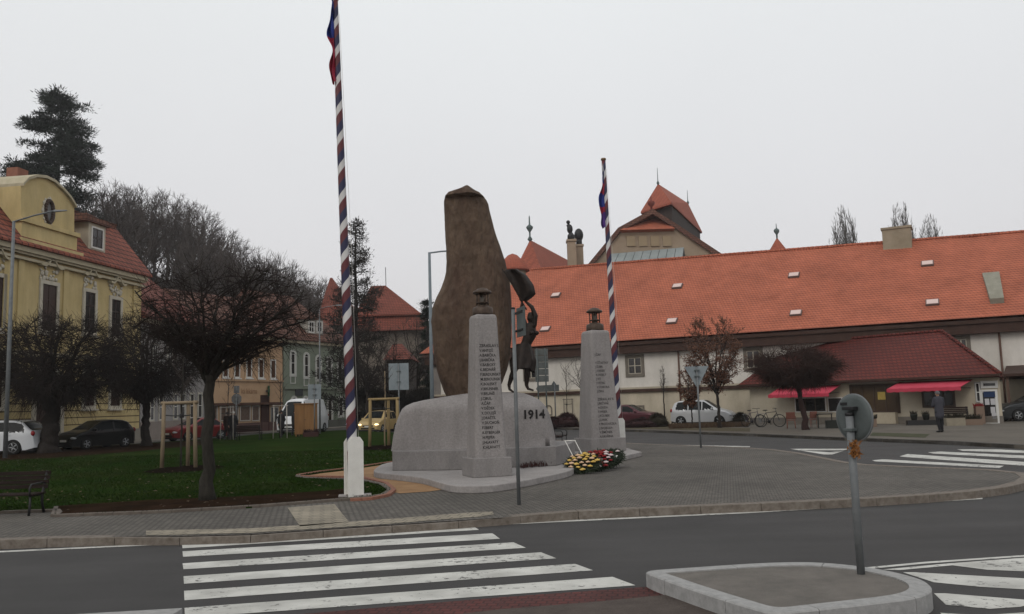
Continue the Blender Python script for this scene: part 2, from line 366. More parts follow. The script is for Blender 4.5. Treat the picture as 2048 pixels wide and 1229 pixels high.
# lawn
lawn_px = [(-500,918),(-200,911),(0,904),(150,896),(270,889),(400,880),(550,867),(690,861),(800,867),(860,872),(900,900),(787,927),(700,941),(640,948),(600,953),(597,957),(660,960),(719,961),(770,972),(784,983),(775,992),(741,998),(704,1001),(640,1006),(500,1017),(300,1028),(106,1035),(118,1024),(0,1028),(-200,1034),(-500,1042)]
lawn = [G(*p) for p in lawn_px]
sheet('lawn_ground', lawn, .03, grassm, thick=.03)
strip(lawn[14:29], -.1, .02, -.02, .05, 'lawn_edging', M('edging_stone', (.085,.07,.06), (.14,.12,.10), 6, .9), .5)
sheet('leaf_littered_verge', [G(*p) for p in ((106,1034),(110,1016),(300,1004),(500,996),(640,986),(700,980),(704,1000),(640,1005),(500,1016),(300,1027))], .036, verge)
sheet('leaf_littered_verge', [G(*p) for p in ((-500,917),(0,905),(270,890),(420,882),(420,890),(270,905),(100,918),(-100,930),(-500,945))], .036, verge)
sheet('sand_path', [G(*p) for p in ((597,955),(640,948),(700,941),(787,927),(840,925),(1000,960),(960,978),(900,978),(860,984),(800,988),(786,985),(784,978),(770,969),(719,959),(660,959))], .008, sand)
strip([G(*p) for p in ((700,1003),(741,1001),(778,993),(790,983),(774,969),(724,957),(660,956),(604,955))], -.03, .07, -.01, .055, 'brick_edging', brickedge, .22)
strip([G(*p) for p in ((597,953),(640,946),(700,939),(787,926))], -.03, .08, -.01, .055, 'brick_edging', brickedge, .22)
strip([G(*p) for p in ((112,1018),(106,1034))], -.04,.04,-.01,.05, 'lawn_edging', MATS['edging_stone'], .5)
# soil rings under the staked saplings
def disc(name, c, rx, ry, z, mat, n=26, seed=1):
    rng = random.Random(seed); pts = [Vector((c.x + rx*math.cos(2*math.pi*i/n)*rng.uniform(.86,1.1), c.y + ry*math.sin(2*math.pi*i/n)*rng.uniform(.86,1.1), 0)) for i in range(n)]
    mb = MB(); vs = [(p.x, p.y, z) for p in pts] + [((p.x*.6+c.x*.4), (p.y*.6+c.y*.4), z+.05+rng.uniform(-.015,.02)) for p in pts] + [(c.x, c.y, z+.07)]
    fs = [(i, (i+1)%n, n+(i+1)%n, n+i) for i in range(n)] + [(n+i, n+(i+1)%n, 2*n) for i in range(n)]
    return tag(mb.add(vs, fs, True).build(name, mat), kind='structure')
# the sett apron of the roundabout side is a touch different
# ---- far side of the cross street and the street on the left
farp = [G(*p) for p in ((2400,910),(2048,891),(1900,883),(1700,876),(1500,868),(1300,861),(1150,857),(1000,853),(860,849),(800,846),(700,838))]
sheet('far_pavement', farp + [V(-12,150), V(60,150), V(90,60)], 0, M('far_paving', (.085,.075,.062), (.13,.115,.095), .5, .9, .4, 40), thick=.14)
strip(farp, -.2, .0, RZ-.02, .01, 'kerb', M('dark_kerb', (.05,.046,.042), (.09,.083,.076), 6, .9), 1.0)
# verge behind the far pavement
sheet('planted_verge', [G(*p) for p in ((1120,854),(1250,858),(1500,864),(1500,857),(1250,851),(1120,848))], .01, M('dry_verge', (.05,.04,.022), (.085,.07,.04), 1, 1, .6, 30))
sheet('planted_verge', [G(*p) for p in ((1740,872),(1850,876),(1860,869),(1745,866))], .01, M('green_verge', (.035,.04,.018), (.06,.06,.03), 1, 1, .6, 30))
# left street side
lp = [G(*p) for p in ((-600,903),(0,893),(270,884),(410,873),(565,864),(692,857))]
sheet('street_pavement', [C(-400,40), C(0,45.6), C(275,56.5), C(410,69.5), C(565,76), C(700,84), C(705,95), V(-60,110), V(-80,40)], .0, M('left_paving', (.16,.14,.12), (.24,.22,.19), .6, .9, .3, 40), thick=.14)
# ---- painted markings on the road
def mark(name, quads, label, cat, mat=whitepaint, z=RZ + .004, group=None):
    mb = MB()
    for q in quads:
        p = [G(x, y, z) for x, y in q]; mb.add([(a.x, a.y, z) for a in p], [tuple(range(len(p)))])
    o = mb.build(name, mat)
    me = o.data
    for pl in me.polygons:
        if pl.normal.z < 0: pl.flip()
    return tag(o, None, None, group, 'structure')
zl = [((364,1089),(945,1052),(958,1060),(365,1097)),
      ((365,1103),(985,1067),(1000,1078),(366,1114)),
      ((365,1127),(1027,1085),(1052,1096),(367,1139)),
      ((367,1153),(1082,1105),(1113,1117),(368,1168)),
      ((368,1182),(1150,1128),(1186,1141),(369,1201)),
      ((369,1216),(1225,1154),(1271,1171),(370,1236))]
for q in zl: mark('crossing_stripe', [q], '', '')
mark('edge_line', [((-100,1107),(354,1086),(354,1088.5),(-100,1110))], '', '')
mark('edge_line', [((945,1050),(1066,1044),(1500,1024),(1965,996),(1965,998.5),(1500,1026.5),(1066,1047),(945,1053))], '', '')
mark('edge_line', [((1500,893),(1250,888),(1130,882),(1130,883.2),(1250,889.3),(1500,894.6))], '', '')
for q in ([(1914,899),(1990,899),(2120,905),(2120,909),(1925,902)], [(1856,905),(1880,903.5),(2120,915),(2120,921),(1866,907.5)],
          [(1799,913),(1815,908.5),(2120,929),(2120,937),(1810,914.5)], [(1744,921),(1765,919),(2008,932),(1998,936.5),(1750,923)]):
    mark('crossing_stripe', [q], '', '')
mark('give_way_triangle', [((1580,898),(1700,898),(1692,901),(1598,901)), ((1692,901),(1700,898),(1664,909.5),(1648,909.5),(1660,905)), ((1580,898),(1598,901),(1660,905),(1648,909.5))], '', '')
mark('edge_line', [((1722,1136),(1850,1124),(2100,1107),(2100,1110),(1850,1127.5),(1730,1139))], '', '')
for q in ([(1765,1139.5),(1900,1127),(2100,1112),(2100,1145),(1975,1140),(1905,1131),(1800,1140.5)], [(1806,1145),(1830,1145),(2100,1160),(2100,1182),(1960,1174),(1868,1165)],
          [(1868,1187),(1890,1187),(2090,1203),(2040,1214),(1980,1218),(1892,1210)], [(1880,1226),(1960,1231),(2100,1222),(2100,1245),(1900,1245)]):
    mark('hatched_marking', [q], '', '')
# ---- traffic island in the foreground
isl_px = [(1289,1146),(1296,1141),(1341,1138),(1500,1127),(1580,1124),(1646,1125),(1719,1132),(1770,1140),(1810,1149),(1850,1161),(1866,1175),(1860,1186),(1829,1197),(1756,1206),(1610,1222),(1548,1229),(1500,1216),(1400,1185)]
IZ = .045
isl = [G(x, y, IZ) for x, y in isl_px]
cx = sum(p.x for p in isl)/len(isl); cy = sum(p.y for p in isl)/len(isl)
ti = thing('traffic_island', 'teardrop traffic island with pale granite kerb in the foreground road, carrying the round sign', 'traffic island', (cx, cy, RZ))
def rel(p): return Vector((p.x-cx, p.y-cy, 0))
# smooth the outline
def chaikin(p, n=2):
    for _ in range(n):
        q = []
        for i in range(len(p)):
            a, b = p[i], p[(i+1)%len(p)]; q += [a.lerp(b,.25), a.lerp(b,.75)]
        p = q
    return p
iso = chaikin([rel(p) for p in isl], 2)
def resample(p, d):
    n = len(p); out = []; acc = 0; last = p[0]; out.append(last)
    for i in range(n):
        a, b = p[i], p[(i+1)%n]; L_ = (b-a).length; t = d-acc
        while t <= L_: out.append(a.lerp(b, t/L_)); t += d
        acc = L_-(t-d)
    return out
area = sum(iso[i].x*iso[(i+1)%len(iso)].y - iso[(i+1)%len(iso)].x*iso[i].y for i in range(len(iso)))
sgn = 1 if area > 0 else -1
iso = resample(iso, .08)
def inset(p, w):
    n = len(p); r = []
    for i in range(n):
        t = (p[(i+4)%n]-p[i-4]).normalized(); r.append(p[i] + Vector((-t.y, t.x, 0))*w*sgn)
    for _ in range(6): r = [(r[i-1]+r[i]*2+r[(i+1)%n])/4 for i in range(n)]
    return r
inn = inset(iso, .17); n = len(iso); mb = MB(); bl = 12; hk = IZ-RZ
for b0 in range(0, n, bl):
    ids = [i % n for i in range(b0, min(b0+bl, n)+1)]; k = len(ids); vs = []
    for q, i in enumerate(ids):
        sh = .05 if q in (0, k-1) else 0; o2, i2 = iso[i], inn[i]
        if sh: j2 = ids[1] if q == 0 else ids[-2]; o2 = o2.lerp(iso[j2], sh); i2 = i2.lerp(inn[j2], sh)
        e_ = (i2-o2)*.07; vs += [(o2.x,o2.y,0),(o2.x,o2.y,hk-.012),(o2.x+e_.x,o2.y+e_.y,hk),(i2.x,i2.y,hk),(i2.x,i2.y,0)]
    fs = [(q*5+a, q*5+a+1, (q+1)*5+a+1, (q+1)*5+a) for q in range(k-1) for a in range(4)] + [tuple(range(5)), tuple((k-1)*5+a for a in range(5))]
    mb.add(vs, fs)
mb.build('kerb', kerbw, ti)
inn = inset(iso, .165)
pav = sheet('paving', inn, IZ-RZ-.012, M('island_paving', (.10,.092,.082), (.15,.135,.12), 3, .9, .5, 45), kind='', thick=.1); pav.parent = ti
# ---- near side: red sett strip, dark pavement and a kerb end at the bottom left
sheet('near_pavement', [G(*p, RZ+.02) for p in ((573,1231),(1000,1195),(1292,1174),(1335,1186),(1470,1236),(1480,1400),(300,1400),(300,1260))], RZ+.02, redset, thick=.03)
sheet('near_pavement_edge', [G(*p, RZ+.03) for p in ((820,1240),(1000,1219),(1200,1203),(1330,1190),(1480,1240),(1480,1400),(820,1400))], RZ+.03, M('dark_setts', (.055,.042,.036), (.085,.068,.058), 4, .9, .7, 40), thick=.02)
strip([G(366,1216), G(250,1220), G(100,1232), G(-100,1250), G(-400,1280)], -.0, .22, RZ-.02, .0, 'kerb', kerbw, 1.0)
# grass blades and fallen leaves (nobody could count them)
rng = random.Random(5)
def inside(p, poly):
    c = False; n = len(poly)
    for i in range(n):
        a, b = poly[i], poly[i-1]
        if (a.y > p[1]) != (b.y > p[1]) and p[0] < (b.x-a.x)*(p[1]-a.y)/(b.y-a.y)+a.x: c = not c
    return c
vergep = [G(*p) for p in ((106,1034),(110,1016),(300,1004),(500,996),(640,986),(700,980),(704,1000),(640,1005),(500,1016),(300,1027))]
mb = MB(); vs = []; fs = []
while len(fs) < 30000:
    y = 14.5 + 22 * rng.random()**1.8; x = rng.uniform(-22, 0.5)
    if not inside((x, y), lawn) or inside((x, y), vergep): continue
    if abs(noise.noise(Vector((x*.6, y*.6, 0)))) > rng.uniform(.25,.8): continue
    h = rng.uniform(.02, .05); a = rng.uniform(0, 6.28); w_ = .006+.0005*y; l = rng.uniform(-.02,.02)
    k = len(vs); vs += [(x-w_*math.cos(a), y-w_*math.sin(a), .029), (x+w_*math.cos(a), y+w_*math.sin(a), .029), (x+l, y+l*.6, .03+h)]; fs.append((k, k+1, k+2))
mb.add(vs, fs); tag(mb.raw('grass', M('grass_blades', (.010,.027,.005), (.021,.029,.008), .5, 1, spec=0, detail=9)), 'short dark green grass covering the lawn left of the monument', 'grass', None, 'stuff')
mb = MB(); vs = []; fs = []
for i in range(2600):
    y = 14.8 + 24*rng.random()**1.5; x = rng.uniform(-22, -1)
    if not inside((x, y), lawn) or i % 2: continue
    if i > 900 and noise.noise(Vector((x*.3, y*.3, 7))) < .1: continue
    s = rng.uniform(.02,.05); a = rng.uniform(0, 6.28); k = len(vs)
    for j in range(4): vs.append((x + s*math.cos(a+j*1.57)*(1 if j%2 else .6), y + s*math.sin(a+j*1.57), .065+rng.uniform(0,.03)))
    fs.append((k,k+1,k+2,k+3))
mb.add(vs, fs); tag(mb.raw('fallen_leaves', M('fallen_leaf', (.03,.018,.01), (.11,.075,.04), .9, .9)), 'brown fallen leaves scattered over the lawn', 'leaves', None, 'stuff')
# ------------------------------------------------------------------ writing and projection helpers
def text_mesh(s, size, align='LEFT', bold=0.0, sx=1.0):
    cu = bpy.data.curves.new('t', 'FONT'); cu.body = s; cu.size = size; cu.align_x = align; cu.offset = bold; cu.resolution_u = 2
    o = bpy.data.objects.new('t', cu); COL.objects.link(o)
    dg = bpy.context.evaluated_depsgraph_get(); me = bpy.data.meshes.new_from_object(o.evaluated_get(dg))
    v = [(p.co.x*sx, p.co.y) for p in me.vertices]; f = [tuple(q.vertices) for q in me.polygons]
    bpy.data.objects.remove(o); bpy.data.curves.remove(cu); bpy.data.meshes.remove(me)
    return v, f
def wmb(mb, parent):                        # world coordinates -> coordinates of an unrotated parent
    l = parent.location; mb.v = [(a-l.x, b-l.y, c-l.z) for a, b, c in mb.v]; return mb
# ------------------------------------------------------------------ the monument
mon_o = C(950, 21.9)
slab = thing('monument_slab', 'low curved granite slab under the monument, its rounded front edge towards the crossing', 'stone slab', mon_o)
def slabmesh(px, z, name, mat, parent, th=.15, smooth=1, bev=.02):
    p = [G(x, y, z) for x, y in px]; p = chaikin(p, smooth); c = parent.location
    mb = MB().prism([(q.x-c.x, q.y-c.y) for q in p], 0, z-c.z, 'z'); return mb.build(name, mat, parent, bevel=bev)
sl_o = slabmesh([(747,945),(790,949),(845,955),(875,964),(905,972),(950,973),(1005,969),(1080,955),(1146,941),(1150,930),(1148,918),(1000,912),(860,915),(770,925),(748,938)], .15, 'slab', slabm, slab, smooth=2)
# soil bed with heather on the slab
bed = [G(x, y, .16) for x, y in ((1042,938),(1118,930),(1100,922),(1036,927))]
hm = MB()
for i in range(900):
    u, v_ = rng.random(), rng.random(); p = bed[0].lerp(bed[1], u).lerp(bed[3].lerp(bed[2], u), v_)
    h = rng.uniform(.05,.17)*(1-abs(u-.4)*.8); a = rng.uniform(0, 6.28); q = p + Vector((rng.uniform(-.05,.05), rng.uniform(-.05,.05), h))
    hm.tube([p, p.lerp(q,.5)+Vector((.012*math.cos(a), .012*math.sin(a), 0)), q], [.006,.009,.004], 3, cap=False)
tag(hm.raw('heather', M('heather', (.03,.012,.012), (.07,.028,.025), 3, .9)), 'dark reddish heather planted in the bed at the foot of the plinth', 'plants', None, 'stuff')
# base course
bc = thing('monument_plinth', 'bush-hammered pale granite plinth with a swelling rounded top and the black date 1914', 'plinth', Vector((mon_o.x, mon_o.y, .15)))
zb = .15
bp = [G(785,942,zb), G(900,941,zb), G(1113,932,zb), G(1144,923,zb)]
yb = bp[0].y + 3.0
bp += [C(1150, yb, zb), C(800, yb+.2, zb)]
ztop = P(1113, 893, bp[2].y).z
l = bc.location
MB().prism([(p.x-l.x, p.y-l.y) for p in bp], 0, ztop-zb, 'z').build('base_course', granite_d, bc, bevel=.02)
lev = [(907,792,1113),(890,794,1110),(870,797,1107),(850,800,1103),(838,803,1100),(826,807,1097),(818,812,1094),(812,819,1090),(806,832,1085),(801,853,1079),(797,876,1072),(793,900,1064),(790,920,1056),(787,940,1048),(785,965,1035)]
PY0 = bp[0].y
def pl_pts(n=56):
    out = []
    for i, (py, xl, xr) in enumerate(lev):
        Y = PY0 + 1.5; a = P(xl, py, Y); b = P(xr, py, Y); z = (a.z+b.z)/2
        f = (b.x-a.x)/2; t = max(0, (i-6)/(len(lev)-7)); dy = 1.27*(1-.60*t**1.6) - .10*i/len(lev); cxx = (a.x+b.x)/2
        for j in range(n):
            an = 2*math.pi*j/n; c, s = math.cos(an), math.sin(an); k = .22
            x = cxx + f*math.copysign(abs(c)**k, c); y = Y + dy*math.copysign(abs(s)**k, s)
            zz = z + (a.z-z)*(1-(x-a.x)/(b.x-a.x)) + (b.z-z)*(x-a.x)/(b.x-a.x)
            q = Vector((x, y, zz)); nn = noise.noise(q*1.7)*.035 + noise.noise(q*5)*.012
            out.append((x-l.x + nn*c, y-l.y + nn*s, max(zz-l.z, ztop-zb-.02 if i==0 else -9)))
    return out
pv = pl_pts(); n_ = 56; kk = len(lev)
mb = MB().add(pv, [(i*n_+j, i*n_+(j+1)%n_, (i+1)*n_+(j+1)%n_, (i+1)*n_+j) for i in range(kk-1) for j in range(n_)] + [tuple((kk-1)*n_+j for j in range(n_))], True)
plo = mb.build('stone_block', granite, bc)
from mathutils.bvhtree import BVHTree
def bvh_of(o):
    me = o.data; return BVHTree.FromPolygons([v.co.copy() for v in me.vertices], [tuple(p.vertices) for p in me.polygons])
bv = bvh_of(plo)
tv, tf = text_mesh('1914', .34, 'LEFT', .012, .95)
p0 = P(1045, 838, PY0+.2) - Vector(l); sc = (P(1087,837,PY0+.2).x - P(1045,838,PY0+.2).x) / (max(v[0] for v in tv)-min(v[0] for v in tv))
mb = MB(); vs = []
for a, b in tv:
    q = Vector((p0.x + a*sc, -6, p0.z + b*sc)); hit = bv.ray_cast(q, Vector((0,1,0)))[0]
    vs.append((q.x, (hit.y if hit else 0) - .012, q.z))
mb.add(vs, tf).build('date_inscription', M('black_letters', (.012,.010,.010), None, rough=.7), bc)
# standing stone
RYd = PY0 + 1.45
rl = [(376,931,937),(380,925,942),(384,917,948),(387,905,954),(390,895,961),(395,891,967),(402,889,973),(410,889,977),(425,889,980),(445,890,985),(470,891,991),(500,892,1001),(525,893,1010),(545,892,1015),(560,889,1018),(578,883,1020),(597,874,1021),(618,866,1022),(645,863,1022),(680,866,1022),(710,869,1020),(740,875,1014),(765,882,1005),(785,889,995),(800,896,985)]
st_ = thing('standing_stone', 'tall rough brown standing stone, narrower and chipped at the top, rising from the granite plinth', 'monolith', Vector((P(940,800,RYd).x, RYd, P(940,795,RYd).z)))
l2 = st_.location; vs = []; n_ = 64; seq = []
for i in range(len(rl)-1):
    for t in range(5):
        k = t/5; seq.append(tuple(rl[i][c]*(1-k)+rl[i+1][c]*k for c in range(3)))
seq.append(rl[-1])
for py, xl, xr in seq:
    a, b = P(xl, py, RYd), P(xr, py, RYd); f = (b.x-a.x)/2; cxx = (a.x+b.x)/2; z = (a.z+b.z)/2; hh = max(.25, f*.62)
    if py < 398: hh = .16 + .42*max(0,(py-376)/22)**.5
    for j in range(n_):
        an = 2*math.pi*j/n_; c, s = math.cos(an), math.sin(an); k = .62
        ridge = 1 + .16*math.exp(-((an-4.9)/.35)**2) - .10*math.exp(-((an-4.2)/.3)**2)
        x = cxx + f*math.copysign(abs(c)**k, c)*(1 if abs(c) > .97 else .985); y = RYd + hh*ridge*math.copysign(abs(s)**k, s)
        zz = z + (b.z-a.z)*.5*(x-cxx)/max(f,.01)
        q = Vector((x, y, zz)); nn = noise.noise(Vector((x*1.3,y*1.3,zz*.5)))*.10 + noise.noise(q*3.2)*.03 + noise.noise(q*9)*.012 + abs(noise.noise(Vector((x*2.2, y*2.2, zz*.35+4))))*.07
        vs.append((x-l2.x + nn*c*.35, y-l2.y + nn*s, zz-l2.z))
k_ = len(seq)
MB().add(vs, [(i*n_+j, i*n_+(j+1)%n_, (i+1)*n_+(j+1)%n_, (i+1)*n_+j) for i in range(k_-1) for j in range(n_)] + [tuple(range(n_)), tuple((k_-1)*n_+j for j in range(n_))], True).build('stone', rockm, st_)
mb = MB()
for (px, py, r, sq) in ((932,383,.12,(1.1,.8,.8)),(903,396,.16,(1,.9,.6)),):
    c = P(px, py, RYd) ; mb.ball((c.x-l2.x, c.y-l2.y, c.z-l2.z), r, 10, 7, sq, .12, rng)
mb.build('chipped_crown', rockm, st_)
# ------------------------------------------------------------------ the two obelisks with names
NAMES1 = ["ZBRASLAV I.","V.ANTOŠ","A.BABIČKA","J.BABIČKA","V.BABICKÝ","K.BEDNÁŘ","F.BERDLINSKÝ","M.BEROUNSKÝ","K.BOLESKÝ","V.BRUNNER","V.BRUNÍŠ","J.CIBUL","A.ČÁP","V.DĚDEK","K.DOLEJŠÍ","J.DRAŠTÍL","V.DUCHOŇ","F.EBERT","K.EYBERGER","H.FEJFER","J.HLAVATÝ","K.HLAVATÝ"]
NAMES2 = ["J.ČÁP","","V.ŠŤASTNÝ","J.ŠUBR","J.VAŇEK","K.VESELÝ","J.VÍT","F.VÍTEK","V.VOBORA","J.ZIKA","","ZBRASLAV II.","J.BEČVÁŘ","A.DUDA","F.HÁJEK","J.KOUBEK","J.LÁNÍK","F.PROCHÁZKA","J.SVOBODA","V.ŠIMŮNEK","A.VAVŘINA","J.ZELENKA"]
letter = MATS['black_letters']
def rsq(h, r, n=5):                          # rounded square outline
    pts = []
    for cxs, cys, a0 in ((1,-1,-90),(1,1,0),(-1,1,90),(-1,-1,180)):
        for k in range(n+1):
            a = R(a0 + 90*k/n); pts.append(((h-r)*cxs + r*math.cos(a), (h-r)*cys + r*math.sin(a)))
    return pts
def obelisk(label, px, Y, z0, hb, ht, ztopo, bh, bb, rot, names, tx, tz0, pitch, size, loc=None):
    o = thing('memorial_obelisk', label, 'obelisk', C(px, Y, z0), rot)
    L0 = o.location.z
    mb = MB(); pr = rsq(bb, .05); mb.prism(pr, 0, bh, 'z'); mb.build('base_block', granite_d, o, bevel=.015)
    H = ztopo - L0; lv = []
    for t in [0,.2,.4,.6,.8,.97]: lv.append((hb + (ht-hb)*t, bh + (H-bh)*t))
    lv += [(ht*.97, bh+(H-bh)*.985), (ht*.88, bh+(H-bh)*.996), (ht*.7, H)]
    vs = []; n = 24
    for h, z in lv: vs += [(x, y, z) for x, y in rsq(h, h*.22)]
    k = len(lv); mb = MB().add(vs, [(i*n+j, i*n+(j+1)%n, (i+1)*n+(j+1)%n, (i+1)*n+j) for i in range(k-1) for j in range(n)] + [tuple((k-1)*n+j for j in range(n))], False)
    mb.build('shaft', granite, o, bevel=.006)
    for i, s in enumerate(names):
        if not s: continue
        mb = MB()
        tv, tf = text_mesh(s, size*(1.12 if 'ZBR' in s else 1), 'LEFT', .0012, .9)
        zz = tz0 - L0 - i*pitch
        mb.add([(tx + a, -(hb + (ht-hb)*((zz+b-bh)/(H-bh))) - .004, zz + b) for a, b in tv], tf).build('inscription_line', letter, o)
    # bronze lantern
    ln = thing('memorial_lantern', '', 'lantern', (o.location.x, o.location.y, ztopo), rot); 
    s = 1.0 if hb < .45 else 1.22
    mb = MB().lathe([(.235*s,0),(.24*s,.02),(.235*s,.15*s),(.21*s,.175*s),(.15*s,.19*s),(.15*s,.215*s)], 24); mb.build('lantern_foot', bronze_l, ln)
    mb = MB()
    for k in range(8):
        a = 2*math.pi*k/8; x, y = .14*s*math.cos(a), .14*s*math.sin(a); mb.tube([(x,y,.2*s),(x,y,.49*s)], .014*s, 6)
    mb.lathe([(.15*s,.27*s),(.155*s,.275*s),(.155*s,.29*s),(.15*s,.295*s)], 20); mb.build('cage', bronze_l, ln)
    MB().lathe([(.15*s,.48*s),(.21*s,.495*s),(.225*s,.52*s),(.205*s,.555*s),(.14*s,.58*s),(.12*s,.61*s),(.05*s,.63*s),(.0*s,.635*s)], 24).build('cap', bronze_l, ln)
    MB().lathe([(.055*s,.2*s),(.06*s,.3*s),(.045*s,.42*s),(.02*s,.47*s)], 12).build('lamp', M('lantern_inner', (.10,.085,.07), None, rough=.4), ln)
    return o, ln
z1 = P(965, 630, 19.55).z
o1, l1 = obelisk('nearer tapering granite obelisk with the long list of black names, on the curved slab', 974, 19.6, .15, .375, .262, z1, .42, .46, R(20), NAMES1, -.20, P(965,694,19.2).z, .1085, .086)
l1['label'] = 'bronze cage lantern with round cap on the nearer obelisk in front of the brown stone'
sl2 = thing('monument_slab', 'small granite slab under the farther obelisk and the wreaths', 'stone slab', C(1215, 28, 0))
slabmesh([(1120,915),(1216,919),(1240,914),(1283,904),(1250,896),(1150,893)], .14, 'slab', slabm, sl2, smooth=0)
z2 = P(1188, 662, 28.2).z
o2, l2_ = obelisk('farther tapering granite obelisk with black names, beside the striped pole', 1200, 28.2, .14, .53, .36, z2, .42, .64, R(22), NAMES2, -.26, P(1188,712,27.7).z, .132, .105)
l2_['label'] = 'bronze cage lantern with round cap on the farther obelisk against the orange roof'
# ------------------------------------------------------------------ skinned figures
SKK = 1.0
def skin(name, chains, mat, parent=None, vox=.011, smooth_it=3):
    """chains of (point, radius or (rx, ry)): overlapping ellipsoids fused by a voxel remesh into one continuous surface"""
    mb = MB()
    for ch in chains:
        for (p, r), (q, s_) in zip(ch, ch[1:]):
            p, q = Vector(p), Vector(q); r = Vector(r if isinstance(r, tuple) else (r, r))*SKK; s_ = Vector(s_ if isinstance(s_, tuple) else (s_, s_))*SKK
            d = (q-p).length; st = max(2, int(d/(min(r.x, r.y, s_.x, s_.y)*.45))+1)
            for k in range(st+1):
                t = k/st; c = p.lerp(q, t); e = r.lerp(s_, t); mb.ball(tuple(c), 1, 10, 8, (e.x, e.y, (e.x+e.y)*.5))
    me = bpy.data.meshes.new(name); me.from_pydata(mb.v, [], mb.f); o = bpy.data.objects.new(name, me); COL.objects.link(o)
    rm = o.modifiers.new('fuse', 'REMESH'); rm.mode = 'VOXEL'; rm.voxel_size = vox; rm.use_smooth_shade = True
    sm_ = o.modifiers.new('smooth', 'SMOOTH'); sm_.iterations = smooth_it; sm_.factor = .5
    dg = bpy.context.evaluated_depsgraph_get(); dg.update(); nm = bpy.data.meshes.new_from_object(o.evaluated_get(dg))
    bpy.data.objects.remove(o); nm.name = name
    r_ = bpy.data.objects.new(name, nm); COL.objects.link(r_); nm.materials.clear(); nm.materials.append(mat)
    nm.polygons.foreach_set('use_smooth', [True]*len(nm.polygons))
    if parent: r_.parent = parent
    return r_
def hand_chains(wr, d, side, s=1.0, curl=.4):
    """palm + four fingers + thumb from the wrist point along direction d"""
    d = Vector(d).normalized(); sd_ = Vector(side).normalized(); nn = d.cross(sd_).normalized(); wr = Vector(wr); ch = []
    palm = wr + d*.045*s; ch.append([(wr, .021*s), (palm, (.028*s))])
    for k, (off, ln_) in enumerate(((-.028,.072),(-.010,.08),(.010,.074),(.027,.058))):
        b = palm + d*.035*s + sd_*off*s; m_ = b + (d*(1-curl*.5) + nn*curl*.6).normalized()*ln_*.55*s; t_ = m_ + (d*(1-curl) + nn*curl*1.2).normalized()*ln_*.5*s
        ch.append([(palm, .028*s), (b, .012*s), (m_, .009*s), (t_, .007*s)])
    tb = palm - sd_*.03*s; ch.append([(palm, .028*s), (tb, .012*s), (tb + (d*.7 - sd_*.7).normalized()*.035*s, .010*s), (tb + (d*.95 - sd_*.45).normalized()*.06*s, .008*s)])
    return ch
def head_chains(neck, head, fwd, s=1.0):
    neck, head, fwd = Vector(neck), Vector(head), Vector(fwd).normalized(); u = (head-neck).normalized(); side = u.cross(fwd).normalized()
    ch = [[(neck, .052*s), (neck.lerp(head,.5) , .056*s), (head, (.082*s)), (head+u*.075*s, .07*s)]]
    ch.append([(head, .082*s), (head - u*.055*s + fwd*.055*s, .032*s)])                     # chin
    ch.append([(head, .082*s), (head + fwd*.085*s - u*.012*s, .014*s), (head + fwd*.102*s - u*.022*s, .009*s)])   # nose
    for g in (-1, 1): ch.append([(head, .082*s), (head + side*g*.083*s - u*.005*s, .017*s)])  # ears
    return ch
# the bronze figure on the plinth
SY = PY0 + .95
def B(px, py, dy=0): return P(px, py, SY + dy)
fo = B(1040, 783)
fig = thing('bronze_figure', 'dark bronze figure raising a waving flag overhead, standing on the plinth above 1914', 'statue', fo)
Q = lambda px, py, dy=0: B(px, py, dy) - fo
pel = Q(1045,702); ch = []
ch += [[(pel, (.15,.13)), (Q(1053,686), (.135,.12)), (Q(1060,670), (.17,.14)), (Q(1060,656), (.155,.11)), (Q(1061,650), .06)]]
ch += head_chains(Q(1061,650), Q(1061,637), Vector((.75,-.6,.15)), 1.15)
cst = Q(1061,656)
ch += [[(cst,(.13,.09)), (Q(1051,650,.06), .062), (Q(1045,634,.05), .062), (Q(1043,618,.02), .052), (Q(1044,606,.0), .032)]]
ch += [[(cst,(.13,.09)), (Q(1069,650,-.05), .066), (Q(1071,632,-.08), .066), (Q(1064,615,-.06), .056), (Q(1051,603,-.03), .032)]]
ch += hand_chains(Q(1044,606), (0,0,1), (1,0,0), 1.2, .7); ch += hand_chains(Q(1051,603,-.03), (-.6,0,.7), (.7,0,.6), 1.2, .7)
ch += [[(pel,(.15,.13)), (Q(1052,713,-.08), .105), (Q(1055,738,-.10), .085), (Q(1054,752,-.08), .08), (Q(1053,770,-.06), .05), (Q(1056,778,-.07), .036), (Q(1066,781,-.12), .026)]]
ch += [[(pel,(.15,.13)), (Q(1038,714,.08), .105), (Q(1030,738,.10), .085), (Q(1024,752,.12), .076), (Q(1018,770,.14), .048), (Q(1019,779,.12), .034), (Q(1029,786,.06), .026)]]
SKK = 1.03
skin('body', ch, bronze, fig)
SKK = 1.0
# cloth skirt with folds
def skirt(u, v):
    a = u*2*math.pi; t = v; top, bot = Q(1047,688), Q(1043,742)
    c = top.lerp(bot, t); rx = .19 + .16*min(1,t*1.6) - .10*max(0,t-.6); ry = .17 + .12*t; fold = 1 + .10*t*math.sin(a*7+2*t) + .04*math.sin(a*3)
    return (c.x + rx*fold*math.cos(a) + .02*t, c.y + ry*fold*math.sin(a), c.z - .06*t*math.sin(a*2+1)*t)
MB().grid(skirt, 48, 14).build('cloth_skirt', bronze, fig)
for g in (-1,1):
    c = Q(1066,667) + Vector((.03, -.10, 0)) + Vector((.07*g,.03*g,0)); MB().ball(c, .062, 12, 8).build('breast', bronze, fig)
MB().tube([Q(1004,538), Q(1026,572), Q(1045,606), Q(1053,620)], [.016,.018,.02,.02], 8).build('flag_staff', bronze, fig)
tp, hn = Q(1008,543), Q(1045,602); fe, fm = Q(1056,548,-.2), Q(1070,586,-.25)
